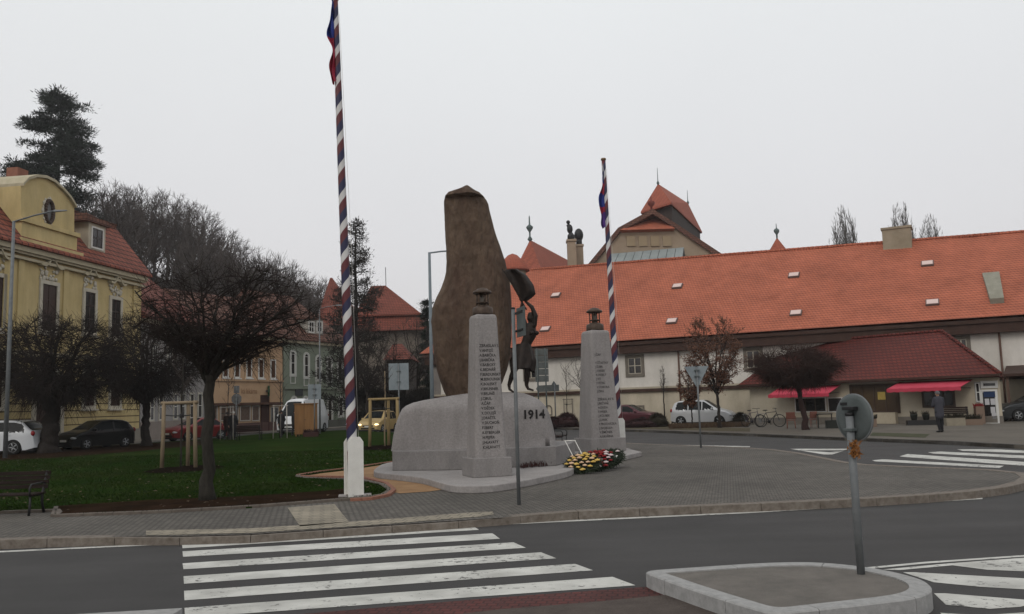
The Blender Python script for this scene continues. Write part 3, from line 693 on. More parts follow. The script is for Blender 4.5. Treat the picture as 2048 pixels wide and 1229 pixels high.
def flg(u, v):
    RE = [(0,Q(1034,541,-.05)),(.3,Q(1052,550,-.12)),(.6,Q(1067,570,-.2)),(.8,Q(1071,588,-.22)),(1,Q(1050,603,-.08))]
    a = tp.lerp(hn, v)
    for (t0, p0_), (t1, p1_) in zip(RE, RE[1:]):
        if v <= t1 + 1e-6: b = p0_.lerp(p1_, (v-t0)/(t1-t0)); break
    top = Vector((0,0,.10))*math.sin(math.pi*min(1,u*1.1))*(1-v)
    p = a.lerp(b, u) + top*.5 + Vector((0,.16,.0))*math.sin(u*6+v*2)*u + Vector((0,0,-.05))*math.sin(u*9)*v*(1-v)
    return tuple(p)
fl = MB().grid(flg, 26, 14).build('flag_cloth', bronze, fig); md = fl.modifiers.new('solid','SOLIDIFY'); md.thickness = .02
# ------------------------------------------------------------------ striped flag poles
def stripe_mat(name, pitch, phase, wf=.30):
    m = bpy.data.materials.new(name); m.use_nodes = True; t = m.node_tree; b = t.nodes['Principled BSDF']; N = t.nodes.new; K = t.links.new
    b.inputs['Roughness'].default_value = .55
    tcn = N('ShaderNodeTexCoord'); s = N('ShaderNodeSeparateXYZ'); K(tcn.outputs['Object'], s.inputs[0])
    at = N('ShaderNodeMath'); at.operation = 'ARCTAN2'; K(s.outputs[1], at.inputs[0]); K(s.outputs[0], at.inputs[1])
    a2 = N('ShaderNodeMath'); a2.operation = 'DIVIDE'; a2.inputs[1].default_value = -2*math.pi; K(at.outputs[0], a2.inputs[0])
    z = N('ShaderNodeMath'); z.operation = 'MULTIPLY_ADD'; z.inputs[1].default_value = 1/pitch; z.inputs[2].default_value = phase; K(s.outputs[2], z.inputs[0])
    ad_ = N('ShaderNodeMath'); ad_.operation = 'ADD'; K(a2.outputs[0], ad_.inputs[0]); K(z.outputs[0], ad_.inputs[1])
    fr = N('ShaderNodeMath'); fr.operation = 'FRACT'; K(ad_.outputs[0], fr.inputs[0])
    r = N('ShaderNodeValToRGB'); r.color_ramp.interpolation = 'CONSTANT'; e = r.color_ramp.elements
    e[0].position = 0; e[0].color = (.54,.53,.52,1); e[1].position = wf; e[1].color = (.008,.009,.048,1)
    x = e.new(wf + (1-wf)/2); x.color = (.095,.011,.015,1)
    K(fr.outputs[0], r.inputs[0]); K(r.outputs[0], b.inputs['Base Color']); return m
def flagmat(name, bands):
    m = bpy.data.materials.new(name); m.use_nodes = True; t = m.node_tree; b = t.nodes['Principled BSDF']; N = t.nodes.new; K = t.links.new
    b.inputs['Roughness'].default_value = .85
    tcn = N('ShaderNodeTexCoord'); s = N('ShaderNodeSeparateXYZ'); K(tcn.outputs['Object'], s.inputs[0])
    n = N('ShaderNodeTexNoise'); n.inputs['Scale'].default_value = 2; K(tcn.outputs['Object'], n.inputs[0])
    z = N('ShaderNodeMath'); z.operation = 'MULTIPLY_ADD'; z.inputs[1].default_value = .25; K(n.outputs[0], z.inputs[0])
    z2 = N('ShaderNodeMath'); z2.operation = 'MULTIPLY_ADD'; z2.inputs[1].default_value = .4; z2.inputs[2].default_value = .0; K(s.outputs[2], z2.inputs[0]); K(z2.outputs[0], z.inputs[2])
    r = N('ShaderNodeValToRGB'); r.color_ramp.interpolation = 'CONSTANT'; e = r.color_ramp.elements
    e[0].position = 0; e[0].color = (*bands[0][1], 1); e[1].position = bands[1][0]; e[1].color = (*bands[1][1], 1)
    for p_, c_ in bands[2:]: x = e.new(p_); x.color = (*c_, 1)
    K(z.outputs[0], r.inputs[0]); K(r.outputs[0], b.inputs['Base Color']); return m
def flagpole(label, px, Y, base_z, toppx, r0, r1, phase, boxh, boxpx, pitch, flag, flabel):
    b = C(px, Y, base_z); t = P(toppx[0], toppx[1], Y)
    o = thing('flagpole', label, 'flagpole', b); d = (t-b)
    rot = Vector((0,0,1)).rotation_difference(d.normalized()).to_euler(); L_ = d.length
    n = 40; pts = [(0,0, boxh*.3 + (L_-boxh*.3)*i/n) for i in range(n+1)]
    p = MB().tube(pts, [r0+(r1-r0)*i/n for i in range(n+1)], 20).build('pole', stripe_mat('pole_stripes', pitch, phase), o); p.rotation_euler = rot
    k = MB().lathe([(r1*.9,L_),(r1*1.4,L_+.03),(r1*1.2,L_+.09),(0,L_+.12)], 12).build('finial', M('dull_brass', (.16,.10,.05), None, rough=.5), o); k.rotation_euler = rot
    # white boxed foot with chamfered top
    w_ = .155; ca, sa = math.cos(R(28)), math.sin(R(28))
    for g in (0, 1):
        mb = MB(); y0, y1 = (-w_, -w_+.045) if g == 0 else (w_-.045, w_)
        mb.prism([(-w_,0),(w_,0),(w_,boxh-.10),(w_-.07,boxh),(-w_+.07,boxh),(-w_,boxh-.10)], y0, y1, 'y')
        q = mb.build('foot_plank', white_pl, o, bevel=.006); q.rotation_euler = (0,0,R(28))
    mb = MB().prism([(-w_+.05,.0),(w_-.05,.0),(w_-.05,boxh-.05),(-w_+.05,boxh-.05)], w_-.012, -w_+.05, 'x'); q = mb.build('foot_core', white_pl, o, bevel=.005); q.rotation_euler = (0,0,R(28))
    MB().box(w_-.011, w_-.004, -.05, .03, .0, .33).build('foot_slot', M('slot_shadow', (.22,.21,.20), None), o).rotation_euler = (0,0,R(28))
    MB().box(-.30,.34,-.16,.16,-.01,.035).build('footing', slabm, o, bevel=.01).rotation_euler = (0,0,R(10))
    # halyard
    MB().tube([(r0+.03,-.02,.8),(r0*.9+.05,-.02,L_*.5),(r1+.02,-.02,L_*.97)], .004, 4).build('halyard', M('rope', (.5,.48,.45), None), o).rotation_euler = rot
    return o, rot, L_
blue, red, wht = (.012,.03,.20), (.30,.015,.04), (.6,.6,.62)
def limp_flag(label, o, rot, L_, z0, z1, wfun, mat, s=1):
    f = thing('flag', label, 'flag', o.location)
    def fn(u, v):
        z = z0 + (z1-z0)*v; ww = wfun(v); a = u*3.2*math.pi
        return (-.03*s - ww*u + .012*math.sin(v*23+u*5), -.08*s + .07*s*math.sin(a + v*3)*(.4+.6*u), z - .10*u*s)
    c = MB().grid(fn, 24, 60).build('cloth', mat, f); c.rotation_euler = rot
    return f
fp1, rt1, L1 = flagpole('taller flagpole striped red, white and blue, in a white boxed foot on the lawn', 708, 17.1, .03, (670,2), .105, .062, .15, 1.16, None, .62, None, None)
zf = lambda y: L1 * (990-y)/988.0
limp_flag('limp blue and red flag hanging along the taller pole', fp1, rt1, L1, zf(172), zf(-4), lambda v: .02 + .13*math.exp(-((v-.62)/.14)**2) + .10*math.exp(-((v-.17)/.16)**2), flagmat('flag_cloth_a', [(0,red),(.02,red)] ), 1)
f1 = [o for o in bpy.data.objects if o.name.startswith('flag') and o.get('category') == 'flag'][0]
def zband(mat, zs, cols):                    # colours by real height on the cloth
    r = [n for n in mat.node_tree.nodes if n.bl_idname == 'ShaderNodeValToRGB'][0]; e = r.color_ramp.elements
    while len(e) > 1: e.remove(e[-1])
    mp = [n for n in mat.node_tree.nodes if n.bl_idname == 'ShaderNodeMath' and not n.inputs[2].is_linked and n.operation=='MULTIPLY_ADD'][0]
    lo, hi = zs[0], zs[-1]; mp.inputs[1].default_value = 1/(hi-lo+.01)*.8; mp.inputs[2].default_value = -lo/(hi-lo+.01)*.8
    e[0].position = 0; e[0].color = (*cols[0],1)
    for z, c in zip(zs[1:-1], cols[1:]): x = e.new(.12 + .8*(z-lo)/(hi-lo)); x.color = (*c,1)
zband(bpy.data.materials['flag_cloth_a'], [zf(172), zf(84), zf(8), zf(-6)], [red, blue, (.2,.06,.09)])
fp2, rt2, L2 = flagpole('shorter-looking farther flagpole with spiral red white and blue stripes, beside the farther obelisk', 1240, 31.0, 0, (1207,322), .125, .075, .4, 1.12, None, .88, None, None)
zg = lambda y: L2 * (893-y)/571.0
limp_flag('limp red and blue flag hanging along the farther pole in front of the sky', fp2, rt2, L2, zg(455), zg(328), lambda v: .04 + .22*math.exp(-((v-.42)/.22)**2) + .16*math.exp(-((v-.08)/.12)**2), flagmat('flag_cloth_b', [(0,red),(.02,red)]), 1.2)
zband(bpy.data.materials['flag_cloth_b'], [zg(455), zg(432), zg(412), zg(392), zg(368), zg(352), zg(326)], [(.08,.03,.2), red, blue, red, blue, wht])
# ------------------------------------------------------------------ wreaths
def wreath(label, px, py, Y, rx, ry, tilt, rz, fcols, seed, nf, easel=False, ribbon=None):
    rg = random.Random(seed); o = thing('wreath', label, 'wreath', C(px, Y, 0), rz)
    Mx = Matrix.Translation((0,0,.22)) @ Matrix.Rotation(tilt, 4, 'X')
    mb = MB(); core = MB().ball((0,0,0), 1, 18, 8, (rx*.92, ry*.92, .09)); core.v = [tuple(Mx @ Vector(v)) for v in core.v]
    mb.v += core.v; mb.f += core.f; mb.sm += core.sm
    for i in range(1500):
        a = rg.uniform(0, 6.283); k = rg.random()**.5
        p = Vector((rx*k*math.cos(a), ry*k*math.sin(a), .07*(1-k*k)+.02)); q = p + Vector((math.cos(a)*rg.uniform(.02,.11), math.sin(a)*rg.uniform(.02,.11), rg.uniform(-.07,.06)))
        w_ = Vector((-math.sin(a), math.cos(a), 0))*.012; mb.add([Mx@(p-w_), Mx@(p+w_), Mx@q], [(0,1,2)])
    mb.raw('foliage', M('wreath_fir', (.008,.014,.008), (.022,.032,.014), 5, .9), o)
    pr = None
    rows = int(nf)
    for i in range(rows):
        c_ = fcols[0] if rg.random() < fcols[2] else fcols[1]
        a = rg.uniform(0, 6.283); k = .15 + .75*(i/rows)**.6; a = i*2.399
        p = Mx @ Vector((rx*k*math.cos(a), ry*k*math.sin(a), .085*(1-k*k)+.06)); s = rg.uniform(.058,.078)
        fb = MB()
        for j in range(7):
            aa = j*.897; fb.ball((p.x+s*.5*math.cos(aa), p.y+s*.5*math.sin(aa), p.z + rg.uniform(-.006,.006)), s*.5, 6, 4, (1,1,.6))
        fb.ball((p.x,p.y,p.z+s*.25), s*.45, 6, 4, (1,1,.6)); fb.build('flower', c_, o)
    if easel:
        for g in (-.13,.13): MB().tube([(g-.42,.35,.78),(g-.10,.1,.3),(g,0,.02)], .011, 5).build('easel_leg', white_pl, o)
        MB().tube([(-.57,.35,.78),(-.27,.35,.78)], .014, 5).build('easel_bar', white_pl, o)
    if ribbon:
        def rb(u, v): return tuple(Mx @ Vector((-.25+.55*u, -.1+.12*v+.1*math.sin(u*5), .16+.04*math.sin(u*9))))
        MB().grid(rb, 20, 2).build('ribbon', ribbon, o)
    return o
fy = M('yellow_petals', (.52,.33,.06), (.62,.45,.14), 20, .8); fc = M('cream_petals', (.6,.42,.28), None, rough=.8)
frd = M('red_petals', (.17,.008,.010), (.26,.02,.022), 20, .8); fw_ = M('white_petals', (.6,.5,.5), None, rough=.8)
wreath('wreath of yellow and cream blooms on a white wire easel, nearest of the three wreaths', 1167, 930, 21.3, .46, .42, R(30), R(-20), (fy, fc, .75), 11, 26, True)
wreath('wreath of red blooms with small white flowers, in the middle of the three wreaths', 1195, 920, 22.0, .50, .46, R(32), R(-30), (frd, fw_, .75), 12, 40)
wreath('dark fir wreath with a white ribbon, farthest right of the three wreaths', 1220, 920, 22.7, .40, .42, R(30), R(-30), (frd, fw_, .5), 13, 5, False, white_pl)
# ------------------------------------------------------------------ posts, signs, benches, stakes
def sign_post(name, label, base, h, r, mat=galv):
    o = thing(name, label, 'road sign', base); 
    MB().tube([(0,0,-.02),(0,0,h*.5),(0,0,h)], r, 12).build('pole', mat, o)
    MB().lathe([(r*1.12,h-.01),(r*1.12,h+.02),(0,h+.03)], 12).build('pole_cap', iron, o)
    return o
def face_rot(o, rz): o.rotation_euler = (0,0,rz); return o
# round sign on the island, seen from behind
b = G(1722, 1146, IZ); o = sign_post('round_road_sign', 'round road sign seen from behind on a short grey post, standing on the foreground island', b, 1.50, .037)
cz = 1.47; d = MB()
d.lathe([(.165,.0),(.185,.004),(.196,.012),(.205,.02),(.205,.03),(.196,.036),(.0,.038)], 40, (0,0,0), 'y'); 
def squash(mb, sz=1.1): mb.v = [(x, y, z*sz + cz) for x, y, z in mb.v]; return mb
squash(d).build('sign_plate', galv_d, o).location = (0,.045,0)
squash(MB().lathe([(.206,.018),(.214,.02),(.214,.034),(.206,.036)], 40, (0,0,0), 'y')).build('rim', galv, o).location = (0,.045,0)
mb = MB().box(-.05,.075,-.045,.04,cz+.075,cz+.11); mb.build('clamp', iron, o, bevel=.006)
MB().box(-.13,-.055,.036,.046,cz+.125,cz+.15).build('slot', iron, o)
MB().box(-.055,.05,-.045,.04,cz-.13,cz-.10).build('clamp', galv_d, o, bevel=.006)
face_rot(o, R(-60))
# orange-brown bunch under the disc
rg = random.Random(3); mb = MB()
for i in range(230):
    a, k = rg.uniform(0,6.28), rg.random(); p = Vector((.01,-.045,0)) + Vector((.055*k*math.cos(a), .045*k*math.sin(a), rg.uniform(-.085,.075)))
    q = p + Vector((rg.uniform(-.035,.035), rg.uniform(-.03,.03), rg.uniform(-.03,.035))); r_ = p + Vector((rg.uniform(-.02,.02), 0, rg.uniform(.0,.035)))
    mb.add([p, q, r_], [(0,1,2)])
f_ = thing('dried_flower_bunch', 'small bunch of dried orange flowers fixed to the post just under the round sign', 'flowers', b + Vector((0,0,1.17)))
mb.raw('blooms', M('orange_dried', (.16,.06,.015), (.30,.13,.035), 16, .8), f_)
MB().tube([(0,-.03,-.06),(0,-.04,.06)], .012, 6).build('tie', iron, f_)
# tall post in front of the obelisk with a sign seen nearly edge-on
b = G(1038, 1010, 0); o = sign_post('road_sign', 'tall grey sign post in front of the plinth, its rectangular sign seen nearly edge-on', b, P(1022,618,b.y).z, .034)
hz = P(1030,646,b.y).z
MB().box(-.0,.52,-.012,.0,hz-.27,hz+.25).build('sign_plate', galv_d, o, bevel=.004).location = (.03,.06,0)
for s in (-.17,.15): MB().box(-.05,.42,.035,.06,hz+s,hz+s+.035).build('bracket', iron, o)
face_rot(o, R(-74))
# give-way sign from behind
b = G(1403, 903, RZ); b = C(1402, b.y, 0); o = sign_post('give_way_sign', 'triangular give-way sign seen from behind, point down, in front of the leafy brown tree', b, P(1396,733,b.y).z, .035)
s = b.y/F; zt = P(1396,733,b.y).z
MB().prism([(-24.5*s,zt),(24.5*s,zt),(2.5*s,zt-40*s),(-2.5*s,zt-40*s)], .04, .055, 'y').build('sign_plate', signback_b, o, bevel=.01)
for dz in (-8, -20): MB().box(-.09,.09,-.045,.04,zt+dz*s-.02,zt+dz*s+.02).build('bracket', galv_d, o)
# other signs from behind
def plate_sign(label, px, py_top, py_bot, w_px, h_px, Y, name='road_sign', mat=signback_b, extra=None, rz=0, basez=0):
    b = C(px, Y, basez); zt = P(px, py_top, Y).z; o = sign_post(name, label, b, zt - basez, .04); s = Y/F
    n = extra
    if n == 'oct':
        pts = [(w_px/2*s*1.08*math.cos(R(22.5+45*i)), zt-basez-h_px/2*s + h_px/2*s*1.08*math.sin(R(22.5+45*i))) for i in range(8)]
    else: pts = [(-w_px/2*s, zt-basez-h_px*s), (w_px/2*s, zt-basez-h_px*s), (w_px/2*s, zt-basez), (-w_px/2*s, zt-basez)]
    MB().prism(pts, .045, .06, 'y').build('sign_plate', mat, o, bevel=.01)
    for k in (.3,.7): MB().box(-.12,.12,-.045,.045,zt-basez-h_px*s*k-.02,zt-basez-h_px*s*k+.02).build('bracket', galv_d, o)
    o.rotation_euler[2] = rz; return o
plate_sign('large blue-grey sign back on a post beside the left end of the plinth', 799, 727, 870, 40, 53, 48, basez=0)
o = plate_sign('blue-grey square sign back above the wooden cabinet by the white van', 629, 769, 870, 26, 30, 56)
o = plate_sign('octagonal sign back on a post in front of the orange building', 472, 788, 872, 20, 21, 60, mat=M('mid_grey_sign', (.10,.10,.10), (.15,.15,.15), 3), extra='oct')
MB().box(-.2,.2,.045,.06, P(472,772,60).z, P(472,787,60).z).build('upper_plate', MATS['mid_grey_sign'], o, bevel=.01)
MB().tube([(0,0,P(472,790,60).z),(0,0,P(472,772,60).z)], .035, 8).build('pole_top', galv, o)
# direction board with stacked panels
Yd = 58; b = C(1088, Yd, 0); o = thing('direction_board', 'tall board of stacked direction panels seen from behind, right of the bronze figure', 'road sign', b); s = Yd/F
for dx in (-9, 7): MB().tube([(dx*s,0,0),(dx*s,0,P(1086,697,Yd).z)], .05, 8).build('post', galv_d, o)
for k in range(5):
    z1_ = P(1086, 698+13.4*k, Yd).z; z0_ = P(1086, 710.5+13.4*k, Yd).z
    mb = MB().box(-13.5*s, 13*s, .06, .08, z0_, z1_); 
    for xx in (-8,-4,0,4,8): mb.box(xx*s-.03, xx*s+.03, .03, .058, z0_+.05, z1_-.05)
    mb.build('direction_panel', M('board_back', (.07,.078,.076), (.12,.13,.125), 4, .6), o, bevel=.008)
b = C(1112, 60, 0); o = thing('arrow_sign', 'low arrow direction sign with a small triangular sign, on a post right of the plinth', 'road sign', b); s = 60/F
MB().tube([(0,0,0),(0,0,P(1110,766,60).z)], .045, 8).build('post', galv, o)
za = P(1100,777,60).z; MB().prism([(-37*s,za-.02),(-33*s,za-.25),(9*s,za-.22),(9*s,za+.24),(-33*s,za+.22)], .05, .07, 'y').build('arrow_plate', MATS['board_back'], o)
MB().prism([(-6*s,za+.24),(4*s,za+.24),(-1*s,za+.52)], .05, .07, 'y').build('triangle_plate', MATS['board_back'], o)
# ------------------------------------------------------------------ benches
def bench(label, loc, rz, length=1.8):
    o = thing('park_bench', label, 'bench', loc, rz); h = length/2
    for k in range(4): MB().box(-h,h,-.24+.115*k,-.14+.115*k,.42,.455).build('seat_slat', benchw, o, bevel=.006)
    for k in range(4):
        z = .53+.095*k; y = .25+.035*k; MB().box(-h,h,y,y+.035,z,z+.08).build('back_slat', benchw, o, bevel=.006)
    for g in (-1,1):
        x = g*(h-.08); mb = MB()
        mb.tube([(x,-.25,0),(x,-.22,.2),(x,-.22,.41),(x,.2,.41)], .024, 8); mb.tube([(x,.30,0),(x,.22,.25),(x,.22,.42),(x,.30,.62),(x,.39,.90)], .026, 8)
        mb.tube([(x,-.24,.41),(x,-.25,.58),(x,-.18,.65),(x,.2,.66),(x,.31,.64)], .018, 8); mb.build('leg', iron, o)
    return o
bb_ = G(66, 1030, 0)
bench('dark slatted park bench at the left edge, on the pavement by the lawn', C(66,bb_.y,0) + Vector((-.80,.05,0)), R(0)).scale = (1,.9,.85)
bench('dark bench seen from its side between the plinth and the farther obelisk', C(1118,34,0), R(80), 1.6)
bench('dark bench on the lawn in front of the pharmacy window', C(499,52,.03), R(180), 1.5)
# ------------------------------------------------------------------ staked saplings
def bark_tube(mb, p, q, r0, r1, rg, n=5, wob=.02):
    pts = []; 
    for i in range(n+1): t = i/n; pts.append(Vector(p).lerp(Vector(q), t) + Vector((rg.uniform(-wob,wob), rg.uniform(-wob,wob), 0))*(0 < i < n))
    mb.tube(pts, [r0+(r1-r0)*i/n for i in range(n+1)], 6)
def staked(label, loc, rz, wd, h, mat, trunk_h, seed, r=.035, tie=True, crown=True, leaf=None, group=None):
    rg = random.Random(seed); o = thing('staked_sapling', label, 'sapling', loc, rz, group)
    ps = [(-wd/2,-.12), (wd/2,-.18), (.05, wd*.45)]
    for x, y in ps: MB().tube([(x*1.06,y,-.05),(x,y,h*.5),(x*.98,y,h)], r, 8).build('stake', mat, o)
    for (a, b_) in ((0,1),(1,2),(2,0)):
        A, B_ = Vector((*ps[a],h-.06)), Vector((*ps[b_],h-.06)); e_ = (B_-A).normalized()*.08; MB().tube([A-e_, B_+e_], r*.8, 8).build('rail', mat, o)
    if tie:
        mb = MB()
        for x, y in ps[:2]: mb.tube([(x,y,h*.80),(x*.5,y*.6,h*.785),(0.01,0,h*.78)], .018, 5)
        mb.lathe([(.05,h*.75),(.055,h*.76),(.055,h*.80),(.05,h*.81)], 10); mb.build('tie', iron, o)
    mb = MB(); bark_tube(mb, (0,0,0), (.03,0,trunk_h*.75), .035, .022, rg, 8); mb.build('trunk', wood if leaf is None and mat is wood_y else bark_g, o)
    mb = MB()
    if crown:
        bark_tube(mb, (.03,0,trunk_h*.75), (.05,.02,trunk_h), .02, .006, rg)
        for i in range(16):
            z = trunk_h*rg.uniform(.5,.95); a = rg.uniform(0,6.28); l_ = rg.uniform(.25,.6)*(trunk_h/4); p = Vector((.02,0,z)); q = p+Vector((l_*math.cos(a), l_*math.sin(a), l_*1.1))
            bark_tube(mb, p, q, .010, .004, rg, 4, .03)
            for j in range(4):
                t = rg.uniform(.3,.9); s_ = p.lerp(q,t); a2 = a+rg.uniform(-1,1); mb.tube([s_, s_+Vector((.12*math.cos(a2),.12*math.sin(a2),.2))*rg.uniform(.6,1.4)], [.005,.002], 3, cap=False)
        mb.raw('crown', twig_g, o)
    return o
g_ = G(361, 939, .03)
staked('bare sapling between pale wooden stakes, on the lawn left of the big bare tree', C(361, g_.y, .03), 0, 1.02, 2.12, wood, 4.3, 21, .065)
disc('soil_ring', C(368, g_.y, 0), 1.15, 1.5, .036, soil, seed=2)
g_ = G(768, 896, .03)
staked('bare sapling between yellowish wooden stakes with a rail, just left of the granite plinth', C(770, g_.y, .03), R(-4), 1.22, 2.15, wood_y, 4.4, 22, .07)
disc('soil_ring', C(768, g_.y+.3, 0), 1.35, 2.2, .036, soil, seed=3)
palem = M('pale_stake', (.30,.27,.24), (.38,.35,.31), 4, .85)
for i, (px, Y, lab, hh, th) in enumerate(((455,54,'staked bare sapling beside the person in the black coat in front of the orange building',2.1,4.0),(560,54,'staked bare sapling with pale stakes in front of the white van',2.1,4.2),
        (1135,64,'thin staked sapling against the cream wall behind the left end of the low hedge',2.0,4.6),(1271,63,'thin staked sapling against the wall just under the grey-framed window',2.0,4.6),(1450,61,'staked bare sapling beside the leafy brown tree',2.0,3.2))):
    staked(lab, C(px, Y, .02), R(20*i), .8, hh, palem if i in (0,1) else M('grey_stake', (.11,.10,.085), (.17,.15,.13), 4, .9), th, 30+i, .03, True, True, leaf=1, group=None)
# ------------------------------------------------------------------ street lamps
def lamp(label, px, Y, py_top, arm, basez=0, r=.07, col=galv):
    b = C(px, Y, basez); h = P(px, py_top, Y).z - basez; o = thing('street_lamp', label, 'street lamp', b)
    MB().tube([(0,0,0),(0,0,h*.5),(0,0,h)], [r*1.15,r,r*.75], 10).build('pole', col, o)
    a = Vector(arm); MB().tube([(0,0,h-.03),(a.x*.5,a.y*.5,h-.0+a.z*.55),(a.x,a.y,h+a.z)], r*.45, 8).build('arm', col, o)
    t = Vector((a.x, a.y, h+a.z)); dr = Vector((a.x,a.y,0)).normalized()
    mb = MB(); sd_ = Vector((-dr.y,dr.x,0))
    vs = [t+dr*x+sd_*y+Vector((0,0,z)) for x,y,z in ((-.05,-.07,.03),(-.05,.07,.03),(.55,.03,.0),(.55,-.03,.0),(-.05,-.09,-.07),(-.05,.09,-.07),(.55,.05,-.05),(.55,-.05,-.05))]
    mb.add(vs, [(0,1,2,3),(7,6,5,4),(0,4,5,1),(1,5,6,2),(2,6,7,3),(3,7,4,0)]); mb.build('lamp_head', M('lamp_head', (.16,.17,.18), None, rough=.4), o, bevel=.015)
    return o
blued = M('blue_grey_pole', (.13,.16,.18), (.18,.21,.23), 3, .6)
lamp('grey street lamp with a plain arm behind the standing stone', 866, 40, 505, (1.1,0,.05), 0, .085, blued)
lamp('pale street lamp in front of the yellow house at the left edge', 10, 38, 443, (2.0,-.2,.38), 0, .085)
lamp('slim street lamp behind the bare branches near the green building', 640, 62, 617, (1.3,0,.2), 0, .06)
# ------------------------------------------------------------------ buildings
tile_o = tiles('orange_roof_tiles', (.45,.14,.080), (.39,.118,.066), (.20,.058,.036), .22, .17, 'roof', .85, 0, .022, .45, .5, (.74,1.16))
tile_c = tiles('castle_roof_tiles', (.36,.10,.062), (.30,.085,.052), (.17,.05,.032), .25, .2, 'roof', .85, 0, .02, .12, .35, (.84,1.12))
tile_b = tiles('weathered_brown_tiles', (.18,.085,.06), (.12,.06,.045), (.05,.025,.02), .35, .25, 'roof', .85, 0, .03, .2, .7, (.7,1.2))
tile_r = tiles('red_roof_tiles', (.128,.024,.017), (.098,.019,.014), (.05,.010,.008), .25, .18, 'roof', .75, 0, .03, .2, .7, (.7,1.2))
tile_rd = tiles('old_red_tiles', (.22,.062,.040), (.165,.048,.032), (.08,.024,.018), .3, .22, 'roof', .8, 0, .035, .25, .7, (.7,1.2))
wallw = M('white_render', (.54,.51,.46), (.66,.63,.585), .5, .9, .15, 20, detail=9, streak=(1.2,.25,.86,1.05))
wallc = M('cream_render', (.43,.38,.29), (.54,.48,.38), .6, .9, .2, 20, detail=9, streak=(1.0,.4,.78,1.08))
brown = M('dark_brown_board', (.035,.018,.013), (.06,.032,.024), 2, .85)
def holeframe(mb, x0, x1, z0, z1, t, y0, y1):
    mb.box(x0-t, x1+t, y0, y1, z1, z1+t); mb.box(x0-t, x1+t, y0, y1, z0-t, z0); mb.box(x0-t, x0, y0, y1, z0, z1); mb.box(x1, x1+t, y0, y1, z0, z1)
def window(parent, x0, x1, z0, z1, smat, fmat, t=.12, proud=.07, nx=2, nz=2, sill=False, arch=False, pane=None, name='window'):
    mb = MB()
    if arch:
        r = (x1-x0)/2; cxx = (x0+x1)/2; zt = z1 - r; n = 10
        o_ = [(x1+t, z0-t)] + [(cxx+(r+t)*math.cos(math.pi*i/n), zt+(r+t)*math.sin(math.pi*i/n)) for i in range(n+1)] + [(x0-t, z0-t)]
        i_ = [(x1, z0)] + [(cxx+r*math.cos(math.pi*i/n), zt+r*math.sin(math.pi*i/n)) for i in range(n+1)] + [(x0, z0)]
        k = len(o_); vs = [(x,-proud,z) for x,z in o_] + [(x,-proud,z) for x,z in i_] + [(x,0,z) for x,z in o_] + [(x,0,z) for x,z in i_]
        fs = []
        for i in range(k):
            j = (i+1) % k; fs += [(i,j,k+j,k+i), (2*k+i,2*k+j,j,i), (k+i,k+j,3*k+j,3*k+i)]
        mb.add(vs, fs); gp = MB().prism(i_, -.022, -.004, 'y')
    else:
        holeframe(mb, x0, x1, z0, z1, t, -proud, .0); gp = MB().box(x0, x1, -.022, -.004, z0, z1)
    if sill: mb.box(x0-t-.08, x1+t+.08, -proud-.12, .0, z0-t-.10, z0-t-.002)
    w_ = mb.build(name, smat, parent)
    gp.build('pane', pane or glass, w_)
    mb = MB(); b_ = .035
    if nx or nz:
        holeframe(mb, x0+.045, x1-.045, z0+.045, z1-.045 if not arch else z1-(x1-x0)/2, .04, -.045, -.0225)
        for i in range(1, nx): c = x0+(x1-x0)*i/nx; mb.box(c-b_, c+b_, -.043, -.0225, z0+.05, z1-.05)
        for i in range(1, nz): c = z0+(z1-z0)*i/nz; mb.box(x0+.05, x1-.05, -.041, -.0225, c-b_*.7, c+b_*.7)
        mb.build('casement', fmat, w_)
    return w_
def pxwin(parent, fr, x0, y0, x1, y1, *a, **k):
    xc, yc = (x0+x1)/2, (y0+y1)/2
    A, _ = fr.on(x0, yc); B_, _ = fr.on(x1, yc); _, zt = fr.on(xc, y0); _, zb_ = fr.on(xc, y1); return window(parent, A, B_, zb_, zt, *a, **k)
def house(name, label, cat, fr): return thing(name, label, cat, fr.o, fr.rz)
def hip(mb, x0, x1, y0, y1, ze, zr, hl=0, hr=0, yr=None, th=.12):
    yr = (y0+y1)/2 if yr is None else yr
    vs = [(x0,y0,ze),(x1,y0,ze),(x1,y1,ze),(x0,y1,ze),(x0+hl,yr,zr),(x1-hr,yr,zr)]
    mb.add(vs, [(0,1,5,4),(1,2,5),(2,3,4,5),(3,0,4)]); vs2 = [(x0,y0,ze-th),(x1,y0,ze-th),(x1,y1,ze-th),(x0,y1,ze-th)]
    o = len(mb.v); mb.v += vs2; b = o-6
    for i in range(4): mb.f.append((b+i, b+(i+1)%4, o+(i+1)%4, o+i)); mb.sm.append(False)
    mb.f.append((o+3,o+2,o+1,o)); mb.sm.append(False); return mb
def ridge_caps(parent, a, b, mat, n, r=.13):
    mb = MB(); a, b = Vector(a), Vector(b)
    for i in range(n): p, q = a.lerp(b, i/n), a.lerp(b, (i+1.05)/n); mb.tube([p, q], [r, r*1.15], 6)
    return mb.build('ridge_tiles', mat, parent)
